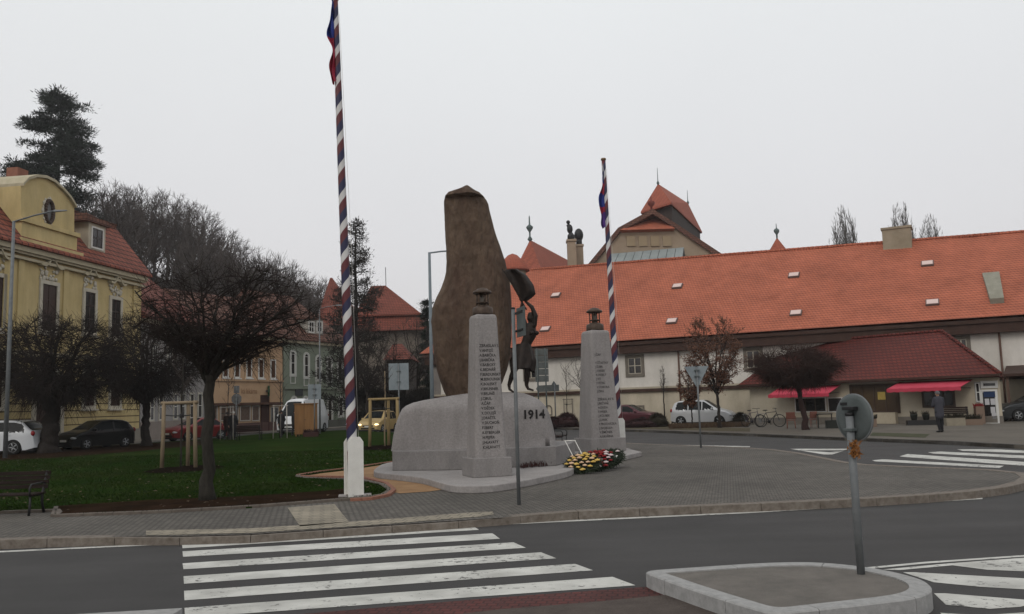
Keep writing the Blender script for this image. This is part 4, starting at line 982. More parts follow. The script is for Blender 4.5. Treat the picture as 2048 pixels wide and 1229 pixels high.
# ---- long white building with the orange roof
fr = Fr(C(1065,66), C(2048,50.6)); LB = house('monastery_wing', 'long white two-storey building under a huge orange tiled roof, behind the monument and the shop', 'building', fr)
xl = fr.on(863, 760)[0]; xr = fr.L + 16
ze = (fr.on(1357,675,-.6)[1] + fr.on(2030,630,-.6)[1])/2; zc = fr.on(1230,783)[1]
MB().box(xl, xr, 0, 17, 0, ze-.35).build('wall', wallw, LB)
MB().box(xl-.05, xr, -.06, .0, 0, zc-.12).build('lower_wall', wallc, LB)
MB().box(xl-.08, xr, -.22, .0, zc-.12, zc+.10).build('string_course', brown, LB)
MB().box(xl-.07, xr, -.14, .0, zc+.10, zc+.24).build('string_course', M('string_top', (.33,.29,.22), (.42,.37,.29), 2), LB)
mb = MB().box(xl-.3, xr, -.5, .0, ze-.95, ze-.36); mb.box(xl-.45, xr, -.62, .0, ze-.36, ze-.13); mb.build('eave_cornice_shade', brown, LB)  # dark cornice and the shadow under the eave, drawn as one brown band
YRg, ZRg = 8.6, 12.9
ZRg = 0; 
for px_, py_ in ((1160,533),(1500,509),(2030,466)): ZRg += fr.on(px_, py_, YRg)[1]/3
xa_, xb_ = fr.on(1160,533,YRg)[0], fr.on(2030,466,YRg)[0]; za_, zb_ = fr.on(1160,533,YRg)[1], fr.on(2030,466,YRg)[1]
def zrd(x): return za_+(zb_-za_)*(x-xa_)/(xb_-xa_)
m_ = MB(); vs = [(xl-.7,-.7,ze),(xr,-.7,ze),(xr,2*YRg+.7,ze),(xl-.7,2*YRg+.7,ze),(xl+5.2,YRg,zrd(xl+5.2)),(xr,YRg,zrd(xr))]
NX = 60; vs = []; fs_ = []
for i in range(NX+1):
    u = i/NX; xe = xl-.7+(xr-xl+.7)*u; x2 = xl+5.2+(xr-xl-5.2)*u; wv = .05*noise.noise(Vector((x2*.5,0,0)))+.04*noise.noise(Vector((x2*1.7,3,0))); vs += [(xe,-.7,ze),(x2,YRg,zrd(x2)+wv),(xe,2*YRg+.7,ze)]
    if i: a = 3*i; fs_ += [(a-3,a,a+1,a-2),(a-2,a+1,a+2,a-1),(a-1,a+2,a,a-3)]
fs_ += [(0,1,2),(3*NX,3*NX+2,3*NX+1)]
roof = m_.add(vs, fs_).build('roof', tile_o, LB); rbv = bvh_of(roof)
ridge_caps(LB, (xl+5.2, YRg, zrd(xl+5.2)+.02), (xr, YRg, zrd(xr)+.02), tile_o, 150)
rs = Vector((0, YRg+.7, ZRg-ze)).normalized(); rn = Vector((0, -rs.z, rs.y))
def on_roof(px, py):                         # local point on the front slope
    d = ray(px, py); q = CAM - fr.o; p0 = Vector((q.dot(fr.d), q.dot(fr.n), q.z)); dl = Vector((d.dot(fr.d), d.dot(fr.n), d.z))
    return rbv.ray_cast(p0, dl)[0]
def slope_box(mb, c, wx, ws, h0, h1):
    vs = []
    for h in (h0, h1):
        for sx_, ss in ((-1,-1),(1,-1),(1,1),(-1,1)): vs.append(c + Vector((sx_*wx/2,0,0)) + rs*ss*ws/2 + rn*h)
    return mb.add(vs, [(3,2,1,0),(4,5,6,7),(0,1,5,4),(1,2,6,5),(2,3,7,6),(3,0,4,7)])
for x, y in ((1112,592),(1091,660),(1355,574),(1344,644),(1588,552),(1592,628),(1855,529),(1865,607)):
    c = on_roof(x, y); s_ = slope_box(MB(), c, .78, .62, -.02, .13).build('skylight', M('skylight_frame', (.14,.10,.09), None), LB); slope_box(MB(), c, .66, .5, .131, .15).build('pane', M('pink_white_pane', (.62,.47,.43), None, rough=.35), s_)
c = on_roof(1991, 578); w_ = 1.0
mb = MB(); a0 = on_roof(1984, 548); a1 = on_roof(1993, 608)
mb.add([a0+Vector((-.55,0,.12)), a0+Vector((.42,0,.12)), a1+Vector((.42,-.12,.34)), a1+Vector((-.32,-.12,.34)), a0+Vector((-.55,.1,-.3)), a0+Vector((.42,.1,-.3)), a1+Vector((.42,.1,-.2)), a1+Vector((-.32,.1,-.2))], [(0,1,2,3),(4,7,6,5),(0,4,5,1),(1,5,6,2),(2,6,7,3),(3,7,4,0)])
mb.build('grey_dormer', M('dormer_grey', (.20,.19,.15), (.27,.26,.21), 2, .8), LB, bevel=.02)
def local(p): return fr.loc(p)
cx_ = fr.on(1795, 480, YRg-.2); mb = MB().box(cx_[0]-.95, cx_[0]+.95, YRg-.9, YRg+.4, ZRg-1.3, ZRg+.55); mb.box(cx_[0]-1.02, cx_[0]+1.02, YRg-.98, YRg+.48, ZRg+.55, ZRg+.7); mb.build('chimney', M('chimney_render', (.24,.20,.14), (.32,.27,.2), 1.5, .9), LB)
greyf = M('grey_stone_frame', (.12,.105,.085), (.17,.15,.125), 4, .85); offw = M('cream_casement', (.42,.38,.31), None, rough=.6)
pxwin(LB, fr, 1257, 716, 1283, 748, greyf, offw, .22, .08, 2, 2)
pxwin(LB, fr, 1052, 724, 1073, 757, greyf, offw, .22, .08, 2, 2)
pxwin(LB, fr, 1494, 702, 1520, 736, greyf, offw, .22, .08, 2, 2)
pxwin(LB, fr, 1912, 679, 1934, 712, greyf, offw, .22, .08, 2, 2)
pxwin(LB, fr, 1093, 813, 1103, 829, greyf, offw, .1, .1, 0, 0, arch=True)
pxwin(LB, fr, 1268, 815, 1286, 825, greyf, offw, .14, .1, 2, 0)
for px_ in (1358, 2003):
    xx = fr.on(px_, 720)[0]; MB().tube([(xx,-.45,ze-.4),(xx,-.12,ze-1.1),(xx,-.12,zc+.3),(xx,-.3,zc),(xx,-.14,zc-.4),(xx,-.14,0)], .06, 8).build('downpipe', M('rusty_downpipe', (.10,.05,.035), (.14,.08,.06), 3, .6), LB)
MB().box(xl-.10, xl+.9, -.12, -.061, 0, ze-.97).build('corner_strip', M('strip_grey', (.17,.15,.14), (.23,.21,.19), 1.5, .9), LB)  # darker grey upright strip at the left end of the wall
# ---- shop with the dark red hipped roof
fs = Fr(C(1503,56.0), C(2007,44.2)); SH = house('shop_building', 'low cream shop with a dark red hipped roof and pink-red awnings', 'building', fs)
zs = fs.on(1950, 751, -.45)[1]
MB().prism([(0,0),(fs.L,0),(fs.L-1.75,4.5),(0,4.5)], 0, zs-.14, 'z').build('wall', M('shop_render', (.38,.335,.255), (.48,.43,.34), .8, .9, .15, 25), SH)
MB().box(-.03, fs.L+.03, -.05, 0, 0, .38).build('plinth', M('shop_plinth', (.14,.125,.105), (.19,.17,.15), 2, .9), SH)
x0_, x1_ = fs.on(1590, 690, 4)[0], fs.on(1884, 663, 4)[0]; zr_ = fs.on(1884, 663, 4)[1]
hm_ = hip(MB(), -.5, fs.L+.3, -.6, 4.9, zs, zr_, x0_+.5, fs.L+.3-x1_, 4.0)
for i in (2, 8): hm_.v[i] = (hm_.v[i][0]-1.95, *hm_.v[i][1:])
hm_.build('roof', tile_r, SH)
MB().box(-.5, fs.L+.3, -.68, -.6, zs-.10, zs+.03).build('gutter', brown, SH)
ridge_caps(SH, (x0_,4,zr_+.02), (x1_,4,zr_+.02), tile_r, 40, .11); ridge_caps(SH, (x1_,4,zr_+.02), (fs.L+.3,-.6,zs+.04), tile_r, 26, .10)
whf = M('white_plastic', (.62,.62,.60), None, rough=.4); drk = M('dark_brown_frame', (.05,.03,.02), None, rough=.6)
pxwin(SH, fs, 1592, 797, 1651, 823, whf, drk, .06, .04, 3, 1); pxwin(SH, fs, 1658, 797, 1684, 823, whf, drk, .06, .04, 1, 1)
pxwin(SH, fs, 1847, 783, 1908, 813, M('window_dark_trim', (.08,.06,.05), None), drk, .07, .05, 3, 1)
e_ = pxwin(SH, fs, 1704, 772, 1796, 824, drk, drk, .1, .05, 4, 1, name='shop_entrance', pane=M('brown_shop_glass', (.045,.028,.018), (.075,.05,.025), .8, .25))
xa, za_ = fs.on(1757, 800); xb, zb_ = fs.on(1771, 784); MB().box(xa, xb, -.06, -.046, za_, zb_).build('yellow_poster', M('yellow_poster', (.30,.21,.05), (.40,.30,.08), 5), SH)
xa, za_ = fs.on(1706, 853); xb, zb_ = fs.on(1796, 825); MB().box(xa, xb, -.35, -.051, .0, zb_).build('entrance_step', M('step_cream', (.36,.31,.23), (.42,.37,.28), 3), SH)
def awning(label, x0, x1, ytop, ybot, out_):
    a, zt = fs.on(x0, ytop); b, _ = fs.on(x1, ytop); _, zb2 = fs.on((x0+x1)/2, ybot, -out_); _, zt = fs.on((x0+x1)/2, ytop)
    zt = min(zt, zs-.2)
    def f(u, v): return (a+(b-a)*u, -.06-(out_-.06)*v, zt+(zb2+.14-zt)*v + .015*math.sin(u*40)*v)
    m_ = MB().grid(f, 60, 6); 
    def g(u, v): return (a+(b-a)*u, -out_-.004, zb2+.14-.16*v - .03*abs(math.sin(u*30))*v)
    m_.grid(g, 120, 2, False); o = m_.build('awning', M('pink_red_awning', (.40,.035,.062), (.46,.05,.085), 1, .8), SH, loc=None); md = o.modifiers.new('s','SOLIDIFY'); md.thickness = .02; tag(o, label)
    for xx in (a+.15, b-.15): MB().tube([(xx,-.06,zt-.45),(xx,-out_+.03,zb2+.12)], .02, 6).build('awning_arm', iron, o)
awning('pink-red awning left of the entrance', 1562, 1683, 766, 793, 1.5); awning('pink-red awning right of the entrance', 1799, 1946, 752, 781, 1.6)
a, zt = fs.on(1702, 768); b, _ = fs.on(1796, 765); MB().box(a, b, -.22, -.06, zt-.02, zt+.16).build('awning_cassette', M('cassette', (.42,.36,.33), None, rough=.5), SH)
dw = pxwin(SH, fs, 1966, 783, 1994, 846, whf, whf, .09, .07, 1, 1, name='shop_door'); pxwin(SH, fs, 1965, 765, 1993, 774, whf, whf, .07, .06, 1, 1, name='transom')
pxwin(SH, fs, 1952, 766, 1961, 804, M('light_trim', (.3,.3,.29), None), whf, .04, .05, 1, 2)
xa, _ = fs.on(1969, 800); xb, _ = fs.on(1992, 800); z_ = fs.on(1980, 790)[1]
MB().box(xa, xb, -.05, -.0235, z_-.12, z_+.18).build('door_notice', M('blue_notice', (.02,.04,.10), None), SH)
for i, (u, v_) in enumerate(((.05,.42),(.55,.42),(.5,.85),(.55,1.15))): MB().box(xa+u*(xb-xa), xa+(u+.38)*(xb-xa), -.05, -.0235, z_-v_-.1, z_-v_+.22).build('door_notice', M('white_notice', (.5,.5,.52), None), SH)
# canopy roof at the right edge of the picture
fk = Fr(C(2016,47.5), C(2500,42)); KN = house('lean_to_shelter', 'low shelter with a dark eave at the right edge behind the shop corner', 'shelter', fk)
zk = fk.on(2040, 747)[1]; MB().add([(0,-.3,zk-.15),(14,-.3,zk-.15),(14,5,zk+.5),(0,5,zk+.5),(0,-.3,zk),(14,-.3,zk),(14,5,zk+.65),(0,5,zk+.65)],[(3,2,1,0),(4,5,6,7),(0,1,5,4),(1,2,6,5),(2,3,7,6),(3,0,4,7)]).build('roof', brown, KN)
for xx in (.15, 6, 12): MB().box(xx-.07, xx+.07, -.1, .04, 0, zk-.13).build('post', M('shelter_post', (.10,.06,.045), (.14,.09,.07), 3), KN)
MB().box(0, 14, 4.8, 5.0, 0, zk+.4).build('back_wall', wallc, KN)
# ---- castle buildings behind
def LV(mb, L, lev, smooth=False):            # stack of rectangles: (pixel y, left px, right px, near depth, far depth)
    vs = []
    for py, a, b, y0, y1 in lev:
        z = (P(a,py,y0).z + P(b,py,y0).z)/2; xa_, xb_ = P(a,py,y0).x, P(b,py,y0).x
        vs += [(xa_-L.x,y0-L.y,z-L.z),(xb_-L.x,y0-L.y,z-L.z),(xb_-L.x,y1-L.y,z-L.z),(xa_-L.x,y1-L.y,z-L.z)]
    k = len(lev); fs_ = [(i*4+j, i*4+(j+1)%4, (i+1)*4+(j+1)%4, (i+1)*4+j) for i in range(k-1) for j in range(4)] + [(0,1,2,3), tuple(4*(k-1)+j for j in range(4))]
    return mb.add(vs, fs_, smooth)
def pxpoly(mb, L, pts, Y, D, sx=0):
    n = len(pts); vs = []
    for px_, py_ in pts: p = P(px_, py_, Y) - L; vs.append(tuple(p))
    vs += [(x+sx, y+D, z) for x, y, z in vs]; return mb.add(vs, [tuple(range(n)), tuple(range(2*n-1,n-1,-1))] + [(i,i+n,(i+1)%n+n,(i+1)%n) for i in range(n)])
cwall = M('castle_render', (.27,.21,.15), (.33,.26,.19), .8, .9, .1, 15)
# hipped wing left
L = C(1085, 92); cw = thing('castle_wing', 'castle wing with a hipped red roof and metal finial, behind the bronze flag', 'building', L)
e1, e2, e3 = P(1008,552,96)-L, P(1093,566,90)-L, P(1260,566,122)-L; e4 = e1+(e3-e2); zE = min(e1.z,e2.z,e3.z)
for q in (e1,e2,e3,e4): q.z = zE
r1 = P(1060,480,97)-L; r2 = P(1172,528,121)-L; r2.z = r1.z
mb = MB().add([e1,e2,e3,e4,r1,r2], [(0,1,4),(1,2,5,4),(2,3,5),(3,0,4,5)]); mb.build('roof', tile_c, cw)
mb = MB(); q4 = [(p.x*.97, p.y*.97+.2) for p in (e1,e2,e3,e4)]; mb.prism(q4, -L.z, zE-.02, 'z'); mb.build('wall', cwall, cw)
mb = MB().lathe([(.12,0),(.3,.25),(.1,.6),(.1,1.1),(.35,1.5),(.42,1.7),(.1,2.0),(.07,2.9),(0,3.1)], 10, tuple(r1+Vector((0,0,-.2)))); mb.build('finial', M('verdigris_finial', (.09,.12,.12), None, rough=.6), cw)
L = C(1035, 88); tz = P(1035,560,88)
tu = thing('corner_turret', 'small round turret with a red half-cone roof beside the bronze flag', 'turret', L)
zt_ = P(1040,541,88).z; MB().lathe([(1.35,0),(1.35,zt_)], 20).build('wall', cwall, tu)
MB().lathe([(1.75,zt_-.1),(1.7,zt_+.1),(1.2,zt_+.9),(.5,zt_+1.6),(0,zt_+1.8)], 20).build('roof', tile_c, tu)
holeframe(mb := MB(), -.25+.35, .25+.35, zt_-1.6, zt_-.5, .1, -1.45, -1.25); w2 = mb.build('window', greyf, tu); MB().box(.1,.6,-1.40,-1.3,zt_-1.6,zt_-.5).build('pane', glass, w2)
# chimneys with dark figures
def chim(label, px, py, w_, fig_h, Y, wide):
    L = C(px, Y); o = thing('castle_chimney', label, 'chimney', L); z = P(px, py, Y).z; s = Y/F
    MB().box(-w_*s/2, w_*s/2, -.5, .6, 0, z-.25).build('shaft', cwall, o)
    MB().box(-w_*s*.6, w_*s*.6, -.62, .72, z-.25, z+.0).build('cap', cwall, o, bevel=.04)
    mb = MB(); mb.lathe([(w_*s*.45,z),(w_*s*.42,z+.5),(w_*s*.2,z+.8)], 12)
    if wide: mb.ball((0,0,z+1.1), .62, 12, 8, (.8,.8,1.2))
    else: mb.ball((-.1,0,z+1.2), .4, 10, 7, (.8,.8,1.3)); mb.ball((-.25,0,z+1.95), .22, 10, 7); mb.tube([(-.1,0,z+1.3),(-.3,0,z+1.7)], .2, 8)
    mb.build('cowl_figure', iron, o)
chim('cream castle chimney topped by a dark seated figure, left of the pair', 1156, 480, 17, 1, 90, False)
chim('cream castle chimney topped by a dark rounded cowl, right of the pair', 1172, 490, 14, 1, 92, True)
# big gable
L = C(1310, 98); gb = thing('castle_gable', 'big castle gable with a half-hipped red top and brown roof, below the tower', 'building', L)
pxpoly(MB(), L, [(1168,700),(1168,548),(1238,462),(1345,452),(1452,520),(1452,700)], 98, 22, 9).build('gable_wall', cwall, gb)
pxpoly(MB(), L, [(1160,560),(1160,548),(1236,456),(1305,418),(1350,446),(1462,520),(1462,532),(1348,455),(1305,428),(1239,465)], 97.6, 24, 9).build('roof', tile_b, gb)
ap, ll, rr = P(1303,424,101)-L, P(1240,463,97.2)-L, P(1350,455,97.2)-L; rr.z = ll.z = (ll.z+rr.z)/2
MB().add([ap, ll, rr, ap+Vector((0,.6,-.3)), ll+Vector((0,1.2,-.25)), rr+Vector((0,1.2,-.25))], [(0,1,2),(3,5,4),(0,3,4,1),(1,4,5,2),(2,5,3,0)]).build('half_hip', tile_o, gb)
MB().lathe([(.1,0),(.12,.6),(.4,.9),(.45,1.2),(.1,1.4),(.08,1.9),(0,2)], 10, tuple(ap)).build('finial', M('red_finial', (.16,.04,.03), None), gb)
for k in range(4): 
    a = P(1262+24*k, 481, 97.9)-L; MB().box(a.x-.5,a.x+.5,a.y-.06,a.y+.1,a.z-.7,a.z+.5).build('blind_panel', M('blind_panel', (.29,.225,.145), None), gb)
# metal studio skylight
L = C(1290, 94); sg = thing('roof_glazing', 'sloping row of grey metal-framed roof glazing panels below the castle gable', 'roof glazing', L)
A0, A1, B0, B1 = P(1222,508,97)-L, P(1368,495,97)-L, P(1200,550,92)-L, P(1362,540,92)-L
for i in range(9):
    t0, t1 = (i+.03)/9, (i+.97)/9; q = [A0.lerp(A1,t0), A0.lerp(A1,t1), B0.lerp(B1,t1), B0.lerp(B1,t0)]
    MB().add(q+[p+Vector((0,.3,-.25)) for p in q], [(0,1,2,3),(7,6,5,4),(0,4,5,1),(1,5,6,2),(2,6,7,3),(3,7,4,0)]).build('glazing_panel', M('zinc_panel', (.22,.25,.25), (.30,.33,.33), .8, .5, metal=.2), sg)
mb = MB().add([A0+Vector((0,.1,-.05)), A1+Vector((0,.1,-.05)), B1+Vector((0,.1,-.08)), B0+Vector((0,.1,-.08)), A0+Vector((0,1,-6)), A1+Vector((.9,1,-6)), B1+Vector((.9,1,-5)), B0+Vector((0,1,-5))], [(0,1,2,3),(7,6,5,4),(0,4,5,1),(1,5,6,2),(2,6,7,3),(3,7,4,0)]); mb.build('glazing_base', M('dark_zinc', (.05,.05,.05), None), sg)
# tower behind the gable
L = C(1342, 108); tw = thing('castle_tower', 'timber-walled castle tower with a hipped red roof and spikes, highest of the castle roofs', 'tower', L)
c1, c2, c3 = P(1281,417,112)-L, P(1343,412,107)-L, P(1404,460,127)-L; zc_ = (c1.z+c2.z)/2; c3.z = zc_ ; c1.z = c2.z = zc_
c3 = Vector((P(1404,462,127).x-L.x, 127-L.y, zc_)); c4 = c1+(c3-c2)
ra, rb = P(1316,368,112)-L, None; rb = Vector((P(1370,405,126).x-L.x, 124-L.y, ra.z))
MB().add([c1,c2,c3,c4,ra,rb] + [p+Vector((0,0,-.25)) for p in (c1,c2,c3,c4)], [(0,1,4),(1,2,5,4),(2,3,5),(3,0,4,5),(0,6,7,1),(1,7,8,2),(2,8,9,3),(3,9,6,0),(6,9,8,7)]).build('roof', tile_c, tw)
cen = (c1+c3)/2; q4 = [((p.x-cen.x)*.92+cen.x, (p.y-cen.y)*.92+cen.y) for p in (c1,c2,c3,c4)]
MB().prism(q4, zc_-8, zc_-.2, 'z').build('timber_wall', M('dark_timber', (.035,.026,.022), (.06,.045,.04), 1.5, .9, stretch=(1,1,.2)), tw)
MB().prism([((p[0]-cen.x)*.9+cen.x, (p[1]-cen.y)*.9+cen.y) for p in q4], -L.z, zc_-8, 'z').build('wall', cwall, tw)
for p, h in ((ra,2.2),(rb,2.0)): MB().lathe([(.1,-.2),(.2,.1),(.06,.4),(.03,h)], 8, tuple(p)).build('spike', M('verdigris_finial', (.09,.12,.12), None), tw)
# turret and statue on the right of the ridge
L = C(1577, 90); tt = thing('small_turret', 'small pointed red turret with a finial peeping over the orange ridge', 'turret', L)
za2 = P(1577,478,90).z; MB().lathe([(1.6,za2-2.8),(0.9,za2-1.2),(.05,za2+.1)], 12).build('roof', tile_c, tt); MB().lathe([(1.3,0),(1.3,za2-2.7)], 12).build('wall', cwall, tt)
MB().lathe([(.08,za2),(.1,za2+.5),(.3,za2+.8),(.3,za2+1.0),(.06,za2+1.2),(.03,za2+1.7)], 8).build('finial', M('verdigris_finial', (.09,.12,.12), None), tt)
pr_ = fr.on(1630, 499, YRg); Lw = LB.location + fr.d*pr_[0] + fr.n*YRg; Lw.z = zrd(pr_[0])
sg2 = thing('ridge_statue', 'dark seated animal-like ridge ornament on the orange roof, left of the poplars', 'statue', Lw)
mb = MB(); mb.ball((.15,0,.35), .42, 12, 8, (1.1,.6,.8)); mb.ball((-.05,0,.75), .25, 10, 7, (.7,.7,1.3)); mb.ball((-.16,0,1.15), .16, 10, 7); mb.tube([(-.1,0,0),(-.12,0,.7)], .09, 6); mb.build('figure', iron, sg2)
for px_, Y, h0, nm in ((1925,70,468,''),(1609,72,470,'')):
    p = fr.on(px_, 490, YRg); 
    MB().tube([(p[0],YRg,zrd(p[0])),(p[0],YRg,zrd(p[0])+1.6)], .02, 4).build('antenna', galv, LB)
# ---- villa with the mansard roof in the middle distance
L = C(795, 98); vl = thing('mansard_villa', 'villa with a brick-red mansard roof behind the thin spruce', 'house', L)
LV(MB(), L, [(661,700,856,96,112),(630,712,836,97.5,110.5)]).build('lower_roof', tile_rd, vl); LV(MB(), L, [(632,709,842,96.9,111),(629,709,842,96.9,111),(572,742,771,101.5,106)]).build('roof', tile_rd, vl)
LV(MB(), L, [(860,706,850,97,111),(662,706,850,97,111)]).build('wall', M('villa_wall', (.14,.12,.10), (.2,.17,.14), .8), vl)
mb = MB().box(.4,.7,.9,1.1,P(803,650,97).z-L.z, P(803,643,97).z-L.z)
MB().tube([tuple(P(772,574,102)-L), tuple(P(771,535,102)-L)], .04, 5).build('antenna', iron, vl)
L = C(795, 74); vl2 = thing('small_red_roofed_house', 'small house with a pyramid red roof in front of the mansard villa', 'house', L)
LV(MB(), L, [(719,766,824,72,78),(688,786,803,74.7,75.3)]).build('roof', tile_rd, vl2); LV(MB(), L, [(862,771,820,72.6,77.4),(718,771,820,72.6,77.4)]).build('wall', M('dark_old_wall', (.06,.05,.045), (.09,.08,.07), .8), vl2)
L = C(664, 112); cn = thing('pointed_red_turret', 'house with a pointed brown-red roof between the bare trees and the striped pole', 'house', L)
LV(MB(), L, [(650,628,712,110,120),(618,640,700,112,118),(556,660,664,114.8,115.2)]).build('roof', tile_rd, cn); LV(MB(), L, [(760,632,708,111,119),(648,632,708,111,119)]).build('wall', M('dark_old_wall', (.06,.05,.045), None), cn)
# ---- left street: yellow house
a_, b_ = C(0,45.5), C(277,58.2); fy_ = Fr(a_ - (b_-a_)*.45, b_); YH = house('yellow_house', 'ornate yellow baroque-style house with a round-topped gable and red mansard roof, at the left edge', 'house', fy_)
zy = fy_.on(262, 542, -.45)[1]; yel = M('yellow_render', (.47,.37,.175), (.56,.45,.23), .7, .9, .15, 20, detail=9, streak=(1.5,.2,.8,1.08)); strm = M('pale_stucco', (.36,.32,.22), (.45,.40,.29), 3, .9, .3, 20)
MB().box(0, fy_.L, 0, 11, 0, zy-.2).build('wall', yel, YH)
# rusticated ground floor bands
z1f = fy_.on(200, 720)[1]; mb = MB(); k = 0
while .9+k*.42 < z1f-.1: mb.box(0, fy_.L, -.018, .0, .9+k*.42, 1.255+k*.42); k += 1
mb.build('rustication', yel, YH); MB().box(0, fy_.L, -.006, 0, .9, z1f-.12).build('joint_lines', M('dark_joint', (.10,.07,.035), None), YH); MB().box(-.02, fy_.L+.03, -.10, .0, 0, .85).build('plinth', M('house_plinth', (.2,.18,.15), (.26,.24,.2), 1), YH)
mb = MB().box(-.05, fy_.L+.06, -.18, .0, z1f-.05, z1f+.18); mb.box(-.05, fy_.L+.06, -.26, 0, zy-.85, zy-.7); mb.box(-.05, fy_.L+.1, -.42, 0, zy-.42, zy-.13); mb.box(-.05, fy_.L+.08, -.3, 0, zy-.55, zy-.42); mb.build('cornice', strm, YH)
for px_ in (8, 37, 128, 268):
    xx = fy_.on(px_, 640)[0]; MB().box(xx-.22, xx+.22, -.10, .0, z1f+.18, zy-.85).build('pilaster', yel, YH)
whs = M('stucco_white', (.42,.39,.31), (.52,.48,.4), 4, .85, .2, 25)
darkwood = M('dark_brown_window', (.028,.015,.011), (.045,.026,.02), 2, .4)
for (x0, y0, x1, y1, ped) in ((-26,553,4,655,1),(82,570,111,660,1),(168,585,188,665,1),(221,600,239,672,1)):
    w2 = pxwin(YH, fy_, x0, y0, x1, y1, whs, darkwood, .22, .10, 2, 3, sill=True, pane=darkwood if x0 < 100 else glass)
    xa, _ = fy_.on(x0, y0); xb, _ = fy_.on(x1, y0); _, zz = fy_.on((x0+x1)/2, y0)
    c, h = (xa+xb)/2, (xb-xa)/2+.35
    mb = MB(); pts = [(c-h,zz+.95),(c-h,zz+.82),(c+h,zz+.82),(c+h,zz+.95)]
    top = []; bot = []
    for i in range(17):
        u = -1+i/8; zz2 = zz + .92 + .55*math.exp(-(u/.38)**2) + .10*abs(u)**3; top.append((c+h*u, zz2+.13)); bot.append((c+h*u, zz2))
    mb.prism(bot + top[::-1], -.30, 0, 'y'); mb.build('pediment', strm, YH)
    mb = MB(); rg = random.Random(int(x0+99))
    for i in range(26): mb.ball((c+rg.uniform(-h*.8,h*.8), -.04, zz+rg.uniform(.25,1.0)), rg.uniform(.06,.15), 7, 5, (1,.6,1))
    mb.build('stucco_ornament', whs, YH)
for (x0, y0, x1, y1) in ((167,733,187,812),(220,740,239,812)): pxwin(YH, fy_, x0, y0, x1, y1, whs, darkwood, .20, .08, 2, 2, sill=True, pane=darkwood)
pxwin(YH, fy_, -20, 700, 3, 815, whs, darkwood, .2, .08, 2, 2, pane=darkwood)
gx0, _ = fy_.on(68, 850); gx1, _ = fy_.on(118, 850); zg_ = fy_.on(95, 738)[1]
window(YH, gx0, gx1, .05, zg_, whs, darkwood, .28, .12, 0, 0, arch=True, pane=darkwood, name='gateway')
# mansard roof and dormers
tr = P(215, 452, 60); tl = fy_.loc(tr)
MB().prism([(-.6,zy-.12),(-.6,zy),(2.3,zy+3.6),(2.55,zy+3.62),(2.55,zy-.12)], -.5, fy_.L+.35, 'x').build('roof', tiles('mansard_tiles', (.27,.082,.05), (.19,.057,.038), (.05,.018,.014), .5, .36, 'roof', .8, 0, .05, .25, .8, (.7,1.2)), YH)
MB().prism([(2.56,zy-.1),(2.1,zy+3.5),(2.0,zy+3.72),(6.5,zy+5.2),(11,zy+3.6),(11,zy-.1)], -.5, fy_.L+.1, 'x').build('upper_roof', tile_b, YH)
pts = [fy_.on(x, y, -.1) for x, y in ((41,452),(41,372),(52,360),(70,355),(88,357),(106,366),(124,383),(137,398),(148,416),(148,472))]
MB().prism(pts, -.12, 3.4, 'y').build('gable_dormer', yel, YH)
mb = MB(); P2_ = pts[1:9]; P3_ = [(x, z+.16) for x, z in P2_]; mb.prism(P2_ + P3_[::-1], -.3, 3.5, 'y'); mb.build('gable_coping', strm, YH)
px0, pz0 = fy_.on(36, 446, -.1); px1, pz1 = fy_.on(152, 470, -.1); zb2 = (pz0+pz1)/2
mb = MB().box(px0, px1, -.4, .3, zb2-.05, zb2+.2); mb.box(px0+.1, px1-.1, -.25, .3, zb2-1.0, zb2-.05); mb.box(px0-.2, px1+.2, -.5, .3, zb2-1.25, zb2-1.0); mb.build('gable_base', yel, YH)
ox, oz = fy_.on(97, 424, -.12); _, ozt = fy_.on(97, 402, -.12); rr_ = ozt-oz
mb = MB(); n = 24
for i in range(n):
    a0_, a1_ = 2*math.pi*i/n, 2*math.pi*(i+1)/n; mb.tube([(ox+rr_*.52*math.cos(a0_),-.16,oz+rr_*math.sin(a0_)),(ox+rr_*.52*math.cos(a1_),-.16,oz+rr_*math.sin(a1_))], .13, 6)
ov = mb.build('oval_window', drk, YH); MB().prism([(ox+rr_*.5*math.cos(2*math.pi*i/n), oz+rr_*.98*math.sin(2*math.pi*i/n)) for i in range(n)], -.15, -.13, 'y').build('pane', M('dusty_pane', (.12,.12,.12), None, rough=.3), ov)
mb = MB(); rg = random.Random(8)
for i in range(46):
    a = rg.uniform(0,6.28); k = rg.uniform(1.05,1.35); mb.ball((ox+rr_*.6*k*math.cos(a), -.13, oz+rr_*k*.98*math.sin(a)), rg.uniform(.07,.14), 7, 5, (1,.5,1))
mb.build('stucco_ornament', whs, YH)
dx0, dz0 = fy_.on(184, 493, .1); dx1, dz1 = fy_.on(205, 462, .1)
mb = MB().box(dx0-.35, dx1+.35, .12, 3.4, dz0-.3, dz1+.3); mb.build('dormer', wallc, YH); w2 = window(YH, dx0, dx1, dz0, dz1, white_pl, darkwood, .1, .05, 2, 2, name='dormer_window'); w2.location = (0,.115,0)
MB().prism([(dx0-.9,dz1+.3),(dx1+.7,dz1+.3),(dx1+.5,dz1+.55),(dx0-.9,dz1+.75)], -.1, 3.6, 'y').build('dormer_roof', tile_b, YH)
cp = P(35, 345, 55); cl = fy_.loc(cp); MB().box(cl.x-.5, cl.x+.5, cl.y-.4, cl.y+.4, zy+2, cl.z+.2).build('chimney', M('brick_chimney', (.2,.08,.05), (.27,.12,.08), 3), YH)
